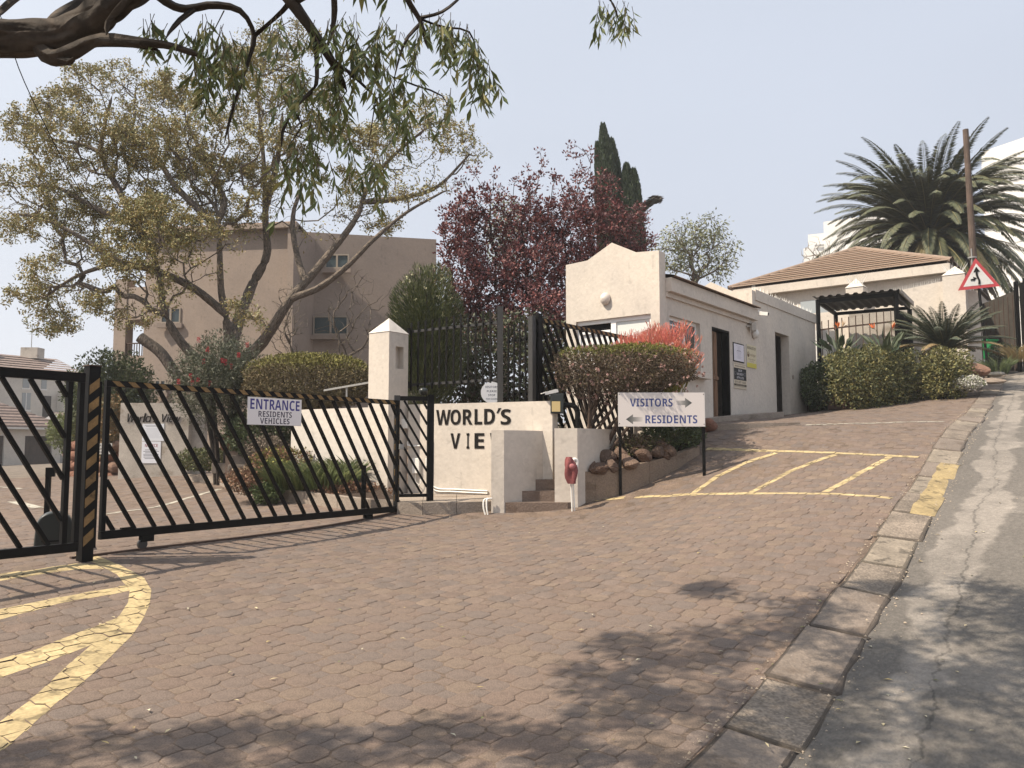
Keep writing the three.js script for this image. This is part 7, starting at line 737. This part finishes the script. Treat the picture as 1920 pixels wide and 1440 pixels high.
{ // purple-leaved plum trees
  const plum = (label, base, blobs, seed, n) => { const r = RNG(seed), gy = H(base[0], base[2]), g = thing('plum_tree', label, 'tree', [0, 0, 0], 0, 'purple-leaved plum trees'); const crown = blobPts(r, blobs.map(([p, a, b]) => [p[0], p[1], p[2], a, b]), n); const N = growTree([{ pts: [[base[0], gy - 0.1, base[2]], [base[0] + 0.05, gy + 0.9, base[2]], [base[0], gy + 1.5, base[2]]], r: [0.16, 0.12] }], crown, { r, step: 0.22, tip: 0.006, gravity: 0.5, pow: 2.6, w: 0.6, max: 0.1 }); branchMesh(N, mat(0.075, 0.05, 0.045, 0.95, { map: T.bark }), g, 'trunk', 0); const L = new Leaves(), cols = [[0.15, 0.04, 0.042], [0.19, 0.052, 0.05], [0.11, 0.032, 0.036], [0.23, 0.07, 0.06], [0.08, 0.028, 0.03]]; for (const n of N) if (n.r < 0.02) { const k = n.kids.length ? 9 : 16; for (let i = 0; i < k; i++) { const u = unit(r), s = 0.13; L.leaf([n.p[0] + u[0] * s * r(), n.p[1] + u[1] * s * r(), n.p[2] + u[2] * s * r()], norm([u[0] + (r() - 0.5), u[1] + 0.5, u[2] + (r() - 0.5)]), unit(r), 0.09, 0.05, pick(r, cols)); } } L.mesh('crown', leafMat, g); console.log('plum', N.length, L.n); };
  plum('purple-leaved plum tree beside the needle shrub and pillar', [-1.005,3.603,-20], [[[-1.038,8.544,-20], 0.16, 0.7], [[-1.336,7.986,-20], 0.16, 0.7], [[-0.75,8.125,-20], 0.15, 0.6], [[-0.409,8.335,-20], 0.12, 0.6], [[-1.632,7.43,-20], 0.14, 0.5], [[-1.089,7.569,-20], 0.45, 0.7], [[-0.477,7.847,-20], 0.35, 0.7], [[-1.464,6.906,-19.6], 0.5, 0.8], [[-0.83,6.841,-20.4], 0.7, 0.9], [[-1.325,5.826,-19.6], 0.65, 0.9], [[-0.54,5.639,-20], 0.75, 0.9], [[-1.077,4.821,-20], 0.7, 0.8], [[-0.33,4.623,-19.6], 0.6, 0.7]], 221, 900);
  plum('purple-leaved plum tree with a tall thin top shoot', [0.549,3.653,-20.5], [[[0.813,9.149,-20.5], 0.18, 0.6], [[0.35,8.718,-20.5], 0.16, 0.7], [[1.05,8.575,-20.5], 0.14, 0.6], [[0,8.146,-20.5], 0.16, 0.6], [[0.559,8.003,-20.5], 0.45, 0.7], [[0.348,7.291,-20.5], 0.75, 0.9], [[1.115,7.433,-20.5], 0.6, 0.8], [[0.547,6.233,-20.2], 0.85, 0.9], [[0,5.913,-20], 0.6, 0.8], [[1.109,6.02,-20.5], 0.7, 0.9], [[0.404,4.957,-20], 0.8, 0.8], [[1.055,4.756,-19.6], 0.6, 0.7], [[0.634,5.14,-18.8], 0.5, 0.3]], 222, 950);
  plum('purple-leaved plum tree rising behind the guardhouse gable', [2.304,3.753,-21.5], [[[1.589,9.517,-21.5], 0.16, 0.6], [[1.837,9.216,-21.5], 0.16, 0.7], [[2.207,9.593,-21.5], 0.18, 0.6], [[2.467,9.065,-21.5], 0.15, 0.6], [[1.393,8.615,-21.5], 0.15, 0.6], [[1.904,8.315,-21.5], 0.6, 0.8], [[2.49,8.315,-21.5], 0.6, 0.8], [[1.711,7.285,-21], 0.8, 0.9], [[2.627,7.42,-21.5], 0.8, 0.9], [[3.434,7.404,-22], 0.6, 0.8], [[1.987,6.128,-21], 0.9, 0.9], [[3.275,6.646,-22], 0.7, 0.7], [[1.657,5.041,-20.5], 0.8, 0.8], [[3.667,8.165,-22], 0.3, 0.4]], 223, 1000);
}
{ // dark hedge backdrop low behind the inner gate
  bush('dark_shrub', 'dense green shrubs behind the inner gate and visitors gate', 'shrub', [0,3.338,-18.6], [2.2, 1.3, 0.8], 13000, 0.12, 0.06, [[0.06, 0.075, 0.03], [0.075, 0.085, 0.035], [0.09, 0.06, 0.04]], { lump: 0.2, stems: 12 });
}
{ // cypress of several spires
  const r = RNG(231), base = [4.587,8.001,-34], gy = H(base[0], base[2]), g = thing('cypress_tree', 'dark green cypress of several pointed spires behind the plum trees', 'tree', [base[0], gy, base[2]]); const L = new Leaves(); const sp = [[1133, 226, 1150, 470, 0.55], [1153, 243, 1160, 480, 0.6], [1178, 303, 1178, 480, 0.55], [1192, 312, 1190, 480, 0.5], [1122, 262, 1140, 480, 0.35], [1172, 330, 1165, 520, 0.7]]; const k = 34 / 1500; for (const [u0, v0, u1, v1, w] of sp) { const tx = (u0 - 960) * k - base[0], ty = 1.6 + (840 - v0) * k - gy, bx = (u1 - 960) * k - base[0], by = 1.6 + (840 - v1) * k - gy, oz = (r() - 0.5) * 0.8; for (let i = 0; i < 9000; i++) { const t = Math.pow(r(), 0.75), a = r() * 6.28, rad = w * Math.pow(t, 0.55) * (0.75 + 0.35 * r()) * (0.85 + 0.3 * n2(a * 2 + 30, t * 14 + 30, 256)); const p = [lerp(tx, bx, t) + Math.cos(a) * rad, lerp(ty, by, t), oz + Math.sin(a) * rad]; L.leaf(p, norm([Math.cos(a) * 0.35, 1, Math.sin(a) * 0.35]), unit(r), 0.2, 0.05, pick(r, [[0.04, 0.062, 0.026], [0.055, 0.08, 0.034], [0.03, 0.045, 0.02]])); } new MB().cyl([bx * 0.5, -0.2, oz], [lerp(tx, bx, 0.15), lerp(ty, by, 0.15), oz], 0.14, 0.02, 7).build('trunk', M.twig, g); } const droop = [[1190, 400], [1205, 385], [1225, 368], [1238, 367]]; for (let j = 0; j < 3; j++) for (let i = 0; i < 400; i++) { const t = r(), P0 = droop[j], P1 = droop[j + 1], u = lerp(P0[0], P1[0], t), v = lerp(P0[1], P1[1], t); L.leaf([(u - 960) * k - base[0] + (r() - 0.5) * 0.3, 1.6 + (840 - v) * k - gy + (r() - 0.5) * 0.25, (r() - 0.5) * 0.4], norm([0.8, 0.3, r() - 0.5]), unit(r), 0.2, 0.05, pick(r, [[0.04, 0.04, 0.022], [0.07, 0.045, 0.03]])); } L.mesh('crown', leafMat, g); }
{ // thin grey-green tree behind the guardhouse roof
  const r = RNG(241), base = [7.539,6.753,-32], gy = H(base[0], base[2]), g = thing('thin_tree', 'thin grey-green tree with open crown behind the guardhouse roof', 'tree'); const crown = blobPts(r, [[[6.29,9.6,-32], 0.8, 0.7], [[7.17,10.263,-32], 0.9, 0.7], [[8.043,10.484,-32], 0.8, 0.6], [[8.459,9.6,-32], 0.8, 0.8], [[7.367,9.159,-32], 0.9, 0.8], [[8.335,8.83,-32], 0.7, 0.5], [[6.388,8.939,-32], 0.6, 0.5]].map(([p, a, b]) => [p[0], p[1], p[2], a, b]), 520); const N = growTree([{ pts: [[base[0], gy, base[2]], [7.512,7.625,-32], [7.355,8.5,-32]], r: [0.2, 0.12] }], crown, { r, step: 0.25, infl: 5, kill: 0.38, iters: 60, tip: 0.009 }); branchMesh(N, M.treeBark, g, 'trunk'); const L = new Leaves(); for (const n of N) if (n.r < 0.025) for (let i = 0; i < 6; i++) { const u = unit(r); L.leaf([n.p[0] + u[0] * 0.18, n.p[1] + u[1] * 0.18, n.p[2] + u[2] * 0.18], norm([u[0], u[1] - 0.5, u[2]]), unit(r), 0.16, 0.06, pick(r, [[0.2, 0.21, 0.11], [0.16, 0.175, 0.09], [0.24, 0.24, 0.13]])); } L.mesh('crown', leafMat, g);
  const b2 = RNG(243), g2 = thing('bare_tree', 'leafless pale twigs in front of the white flats', 'tree'), p = [15.413,10.225,-40]; const N2 = growTree([{ pts: [[p[0], 5, p[2]], [p[0], p[1], p[2]]], r: [0.12, 0.05] }], blobPts(b2, [[[15.59,11.6,-40], 1.1, 0.8], [[16.259,11.324,-40], 0.9, 0.6], [[15.167,11.049,-40], 0.7, 0.5]].map(([q, a, b]) => [q[0], q[1], q[2], a, b]), 110), { r: b2, step: 0.3, infl: 5, kill: 0.4, iters: 40, tip: 0.012 }); branchMesh(N2, mat(0.3, 0.26, 0.22, 0.95), g2, 'branches');
  // pale tree glimpsed between the plum trees
  const r3 = RNG(245), g3 = thing('thin_tree', 'pale far-off tree glimpsed between the plum tree tops', 'tree'), q = [-0.365,11.304,-45], L3 = new Leaves(); for (let i = 0; i < 2500; i++) { const u = unit(r3), k = Math.cbrt(r3()); L3.leaf([q[0] + u[0] * k * 1.3, [-0.367,13.782,-45][1] + u[1] * k * 2.4, q[2] + u[2] * k], unit(r3), unit(r3), 0.2, 0.08, pick(r3, [[0.2, 0.2, 0.12], [0.16, 0.17, 0.1]])); } L3.mesh('crown', leafMat, g3); new MB().cyl([q[0], 2, q[2]], [q[0], [-0.367,13.782,-45][1], q[2]], 0.15, 0.06, 8).build('trunk', M.treeBark, g3);
}

{ // street tree: trunk outside the picture, limbs and drooping sprays overhead
  const r = RNG(301), g = thing('street_tree', 'dark street tree with rough limb and drooping narrow leaves overhanging the driveway', 'tree');
  const tb = [-6.6, H(-6.6, -1.6), -1.6];
  const limbs = [
    { pts: [[tb[0], tb[1] - 0.2, tb[2]], [-6.5, 1.5, -1.7], [-5.6, 2.7, -2.2]], r: [0.30, 0.22] },
    { from: 1, pts: [[-5.6, 2.7, -2.2], [-4.2, 2.95, -2.5], [-2.362,3.019,-2.8], [-1.978,3.079,-2.8], [-1.746,3.085,-2.8], [-1.629,3.089,-2.8], [-1.543,3.122,-2.78], [-1.438,3.166,-2.74], [-1.298,3.241,-2.7], [-1.041,3.454,-2.65], [-0.589,3.748,-2.6]], r: [0.082, 0.036] },
    { from: 1, pts: [[-1.744,3.059,-2.8], [-1.657,3.002,-2.78], [-1.575,3.012,-2.76], [-1.471,3.045,-2.74], [-1.328,3.02,-2.7], [-1.215,3.009,-2.7], [-1.073,2.962,-2.7]], r: [0.032, 0.010] },
    { from: 1, pts: [[-1.643,3.006,-2.78], [-1.568,2.965,-2.74], [-1.534,2.962,-2.7]], r: [0.016, 0.008] },
    { from: 1, pts: [[-1.471,3.041,-2.74], [-1.337,3.019,-2.72], [-1.242,2.998,-2.72]], r: [0.018, 0.006] },
    { from: 1, pts: [[-1.716,3.073,-2.8], [-1.711,3.209,-2.9], [-1.669,3.336,-3], [-1.514,3.541,-3.1]], r: [0.035, 0.02] },
    { from: 1, pts: [[-1.976,3.049,-2.8], [-2.134,3.417,-3.2], [-2.131,3.642,-3.4]], r: [0.02, 0.012] },
    { from: 1, pts: [[-1.041,3.454,-2.65], [-0.905,3.33,-2.7], [-0.794,3.201,-2.75], [-0.718,3.099,-2.8], [-0.66,3.013,-2.85], [-0.619,2.934,-2.9]], r: [0.035, 0.008] },
    { from: 1, pts: [[-0.718,3.099,-2.8], [-0.678,3.029,-2.8], [-0.58,2.948,-2.8], [-0.492,2.865,-2.8]], r: [0.012, 0.005] },
    { from: 1, pts: [[-0.794,3.201,-2.75], [-0.639,3.212,-2.7], [-0.639,3.122,-2.75], [-0.662,3.013,-2.75]], r: [0.018, 0.006] },
    { from: 1, pts: [[-1.041,3.454,-2.65], [-0.681,3.409,-2.7], [-0.43,3.353,-2.8], [-0.387,3.26,-2.85], [-0.344,3.194,-2.88], [-0.315,3.096,-2.9]], r: [0.03, 0.006] },
    { from: 1, pts: [[-0.35,3.204,-2.88], [-0.266,3.271,-2.95], [-0.188,3.369,-3]], r: [0.009, 0.006] }, { from: 1, pts: [[-0.35,3.198,-2.88], [-0.266,3.211,-2.95], [-0.166,3.217,-3], [-0.139,3.109,-3], [-0.128,3.023,-3]], r: [0.007, 0.003] },
    { from: 1, pts: [[-0.344,3.183,-2.88], [-0.386,3.121,-2.86], [-0.415,3.059,-2.86], [-0.434,2.967,-2.86]], r: [0.009, 0.004] }, { from: 1, pts: [[-0.434,2.977,-2.86], [-0.36,2.955,-2.9], [-0.26,2.914,-2.9], [-0.235,2.856,-2.9]], r: [0.005, 0.003] },
    { from: 1, pts: [[-0.718,3.099,-2.8], [-0.708,2.968,-2.8], [-0.714,2.898,-2.8], [-0.78,2.829,-2.8], [-0.826,2.74,-2.8], [-0.829,2.68,-2.8]], r: [0.012, 0.005] },
    { from: 1, pts: [[-0.8,2.849,-2.8], [-0.759,2.759,-2.8], [-0.806,2.68,-2.8]], r: [0.006, 0.003] },
    { from: 1, pts: [[-1.298,3.241,-2.7], [-1.223,3.182,-2.75], [-1.178,3.183,-2.78], [-1.09,3.21,-2.8], [-1.01,3.218,-2.85], [-0.975,3.163,-2.9], [-0.983,3.08,-2.9], [-1.038,2.893,-2.9], [-1.073,2.729,-2.9]], r: [0.02, 0.004] },
    { from: 1, pts: [[-1.138,3.2,-2.8], [-1.202,3.112,-2.75], [-1.225,3.037,-2.72]], r: [0.012, 0.005] }, { from: 1, pts: [[-0.975,3.163,-2.9], [-0.851,3.218,-2.85], [-0.78,3.271,-2.8]], r: [0.008, 0.01] },
    { from: 1, pts: [[-1.298,3.241,-2.7], [-1.37,3.153,-2.7], [-1.415,3.094,-2.7], [-1.422,3.045,-2.7]], r: [0.02, 0.008] },
    { from: 1, pts: [[-0.43,3.353,-2.8], [-0.022,3.586,-3.1], [0.379,3.654,-3.4], [0.449,3.555,-3.4], [0.472,3.482,-3.4]], r: [0.012, 0.003] },
    // upper scaffold limbs
    { from: 1, pts: [[-5.9, 2.5, -2.1], [-5.6, 4.2, -1.7], [-4.6, 5.8, -1.5], [-3.4, 6.9, -1.6], [-2.2, 7.6, -1.9]], r: [0.14, 0.02] }, { from: 1, pts: [[-5.6, 4.2, -1.7], [-6.0, 5.4, -1.0], [-4.8, 6.9, -0.6], [-3.0, 7.6, -0.4]], r: [0.09, 0.02] }, { from: 1, pts: [[-6.2, 2.0, -1.9], [-7.4, 3.6, -2.0], [-7.8, 5.2, -2.6]], r: [0.12, 0.03] },
  ];
  // shade patches wanted where the crown stands between them and the sun: the crown is a band of leafy clumps
  const sunB = [SUN.x / SUN.y, SUN.z / SUN.y]; const clumps = []; const inFrame = p => { const D = -p[2]; if (D < 0.3) return false; const c = Math.cos(0.0798), s = Math.sin(0.0798), y = p[1] - 1.6, zc = D * c + y * s, yc = y * c - D * s; return zc > 0 && Math.abs(p[0] / zc) < 0.72 && yc / zc < 0.53; };
  const pats = [[-2.6, -4.1, .5], [-2.0, -4.5, .5], [-1.4, -4.4, .6], [-0.8, -4.3, .6], [-0.2, -4.6, .6], [0.3, -4.4, .6], [0.9, -4.9, .6], [1.3, -5.5, .5], [0.7, -5.4, .45], [1.6, -6.2, .45], [0.9, -6.0, .35], [2.0, -5.9, .6], [1.9, -5.0, .7], [2.4, -6.6, .5], [2.6, -5.5, .8], [3.0, -4.9, .8], [3.4, -5.6, .7], [3.7, -6.2, .6], [2.2, -4.4, .8], [1.2, -4.4, .7], [3.2, -6.9, .3], [4.3, -6.6, .6], [1.5, -3.6, .8], [-0.5, -3.5, .8], [-2, -3.4, .8], [2.7, -3.6, .8], [-3.4, -3.6, .6], [0.5, -2.8, 0.9], [-1.5, -2.6, 0.9], [2.3, -2.6, .9], [1.8, -7.3, .25]];
  for (const [x, z, R] of pats) { for (let t = 0, got = 0; t < 14 && got < 2; t++) { const h = 4.0 + r() * 2.4, gy = H(x, z), p = [x + sunB[0] * (h - gy), h, z + sunB[1] * (h - gy)]; if (!inFrame(p)) { const o3 = () => (r() - 0.5) * R * 1.1; for (let q = 0; q < 3; q++) clumps.push([p[0] + o3(), p[1] + o3() * 0.5, p[2] + o3(), R * 0.27, R * 0.2]); got++; } } }
  const crown = blobPts(r, clumps, 1100);
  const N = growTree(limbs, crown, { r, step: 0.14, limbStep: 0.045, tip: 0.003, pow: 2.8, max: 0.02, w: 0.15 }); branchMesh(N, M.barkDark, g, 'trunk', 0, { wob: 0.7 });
  const cols = [[0.12, 0.15, 0.045], [0.14, 0.17, 0.05], [0.09, 0.115, 0.038], [0.18, 0.20, 0.06], [0.25, 0.225, 0.07]]; const L = new Leaves(), L2 = new Leaves();
  const lance = (LL, p, d, len, col) => { LL.leaf(p, d, unit(r), len, len * (len > 0.1 ? 0.24 : 0.215), col, 0.35); };
  const spray = (p, len, dens = 1) => { let q = p.slice(), d = norm([(r() - 0.5) * 0.9, -0.75 - r() * 0.4, (r() - 0.5) * 0.9]); const n = Math.max(3, Math.round(len / 0.028)); for (let i = 0; i < n; i++) { const e = [q[0] + d[0] * 0.028, q[1] + d[1] * 0.028, q[2] + d[2] * 0.028]; L2.stick(q, e, 0.0016, 0.0013, [0.10, 0.07, 0.04]); q = e; d = norm([d[0] + (r() - 0.5) * 0.25, d[1] - 0.06, d[2] + (r() - 0.5) * 0.25]); for (let k = 0; k < 3 * dens; k++) { const u = unit(r); lance(L, q, norm([u[0] * 0.62 + d[0] * 0.5, u[1] * 0.4 - 0.75, u[2] * 0.62 + d[2] * 0.5]), 0.04 + r() * 0.032, pick(r, cols)); } } };
  // visible hanging sprays
  const S = [[250, 25, 5], [300, 40, 3], [365, 20, 6], [340, 55, 4], [395, 45, 7], [405, 80, 6], [370, 90, 4], [420, 110, 5], [385, 130, 4], [350, 110, 3], [440, 60, 3], [490, 15, 3], [500, 45, 3], [560, 25, 3], [540, 110, 3], [560, 140, 4], [610, 30, 5], [640, 20, 6], [655, 50, 7], [665, 80, 8], [690, 70, 4], [620, 130, 8], [600, 160, 7], [590, 190, 7], [620, 190, 6], [575, 230, 4], [640, 150, 5], [520, 130, 4], [700, 50, 4], [720, 20, 4], [735, 45, 4], [715, 120, 4], [725, 135, 6], [735, 165, 6], [715, 165, 5], [740, 195, 4], [760, 100, 3], [800, 20, 5], [830, 15, 6], [850, 35, 5], [875, 35, 6], [885, 60, 4], [892, 90, 5], [898, 110, 5], [560, 265, 7], [540, 300, 5], [600, 290, 5], [575, 300, 4], [520, 290, 3], [545, 350, 3], [660, 265, 4], [690, 300, 6], [705, 290, 4], [695, 315, 3], [1140, -10, 5], [1165, -5, 6], [1180, 0, 3], [470, 110, 2], [640, 235, 3], [790, 165, 2], [830, 175, 3]];
  const D0 = 2.82; for (const [u, v, n] of S) for (let i = 0; i < n * (u > 540 && u < 720 && v > 90 ? 0.6 : 0.85); i++) { const D = (u > 1100 ? 3.4 : D0) + (r() - 0.5) * 0.35, x = (u + (r() - 0.5) * 36 - 960) / 1500 * D, y = 1.6 + D * ((840 - (v - 18 + (r() - 0.5) * 26)) / 1500) * 1.0; spray([x, y, -D], 0.06 + r() * 0.13, 0.62); }
  // carrying twigs for the low sprays
  for (const [a, b] of [[[-0.826,2.74,-2.8], [-0.744,2.714,-2.82]], [[-0.744,2.714,-2.82], [-0.683,2.68,-2.85]], [[-0.662,3.013,-2.75], [-0.57,2.928,-2.8]], [[-0.492,2.865,-2.8], [-0.518,2.67,-2.8]], [[-0.619,2.934,-2.9], [-0.666,2.82,-2.85]], [[-0.434,2.967,-2.86], [-0.443,2.865,-2.86]], [[-1.05,3.19,-2.8], [-1.087,3.109,-2.8]]]) L2.stick(a, b, 0.003, 0.002, [0.04, 0.03, 0.02]);
  for (const n of N) if (n.r < 0.011 && !n.fixed) { const k = n.kids.length ? 15 : 32; for (let i = 0; i < k; i++) { const u = unit(r), s5 = 0.14 * r(); lance(L, [n.p[0] + u[0] * s5, n.p[1] + u[1] * s5, n.p[2] + u[2] * s5], norm([u[0], u[1] - 0.5, u[2]]), 0.11 + r() * 0.05, pick(r, cols)); } }
  L.mesh('crown', leafMat, g); L2.mesh('twigs', leafMatDull, g); console.log('street tree', N.length, L.n);
}
{ // fallen leaves on the paving
  const r = RNG(401), L = new Leaves(); for (let i = 0; i < 150; i++) { const D = 4.2 + Math.pow(r(), 1.5) * 9, x = (r() * 1.3 - 0.64) * D, z = -D, c = xzToAc(x, z)[1]; if (c > 4 || (D > 8 && x < -3)) continue; const y = H(x, z) + (c > KERB_L ? (c > KERB_R ? -0.03 : 0.03) : 0.012), a = r() * 6.28; L.leaf([x, y, z], norm([Math.cos(a), 0.1, Math.sin(a)]), [0, 1, 0], 0.03 + r() * 0.04, 0.012 + r() * 0.012, pick(r, [[0.5, 0.42, 0.26], [0.36, 0.28, 0.13], [0.42, 0.38, 0.28], [0.2, 0.2, 0.08]]), 0.5); } const o = L.mesh('fallen_leaves', leafMatDull); tag(o, 'scattered dry fallen leaves on the driveway and street', 'leaves', null, 'stuff'); }
{ const g = thing('overhead_wire', 'thin dark overhead wire sagging past the big tree', 'wire'); new MB().tube([[-6.28,7.234,-9], [-5.965,6.581,-9], [-5.714,5.934,-9], [-5.527,5.409,-9.2], [-5.598,5.002,-10], [-6.199,5.015,-12]], 0.006, 5, 30).build('wire', M.blackDull, g); }

renderer.render(scene, camera);
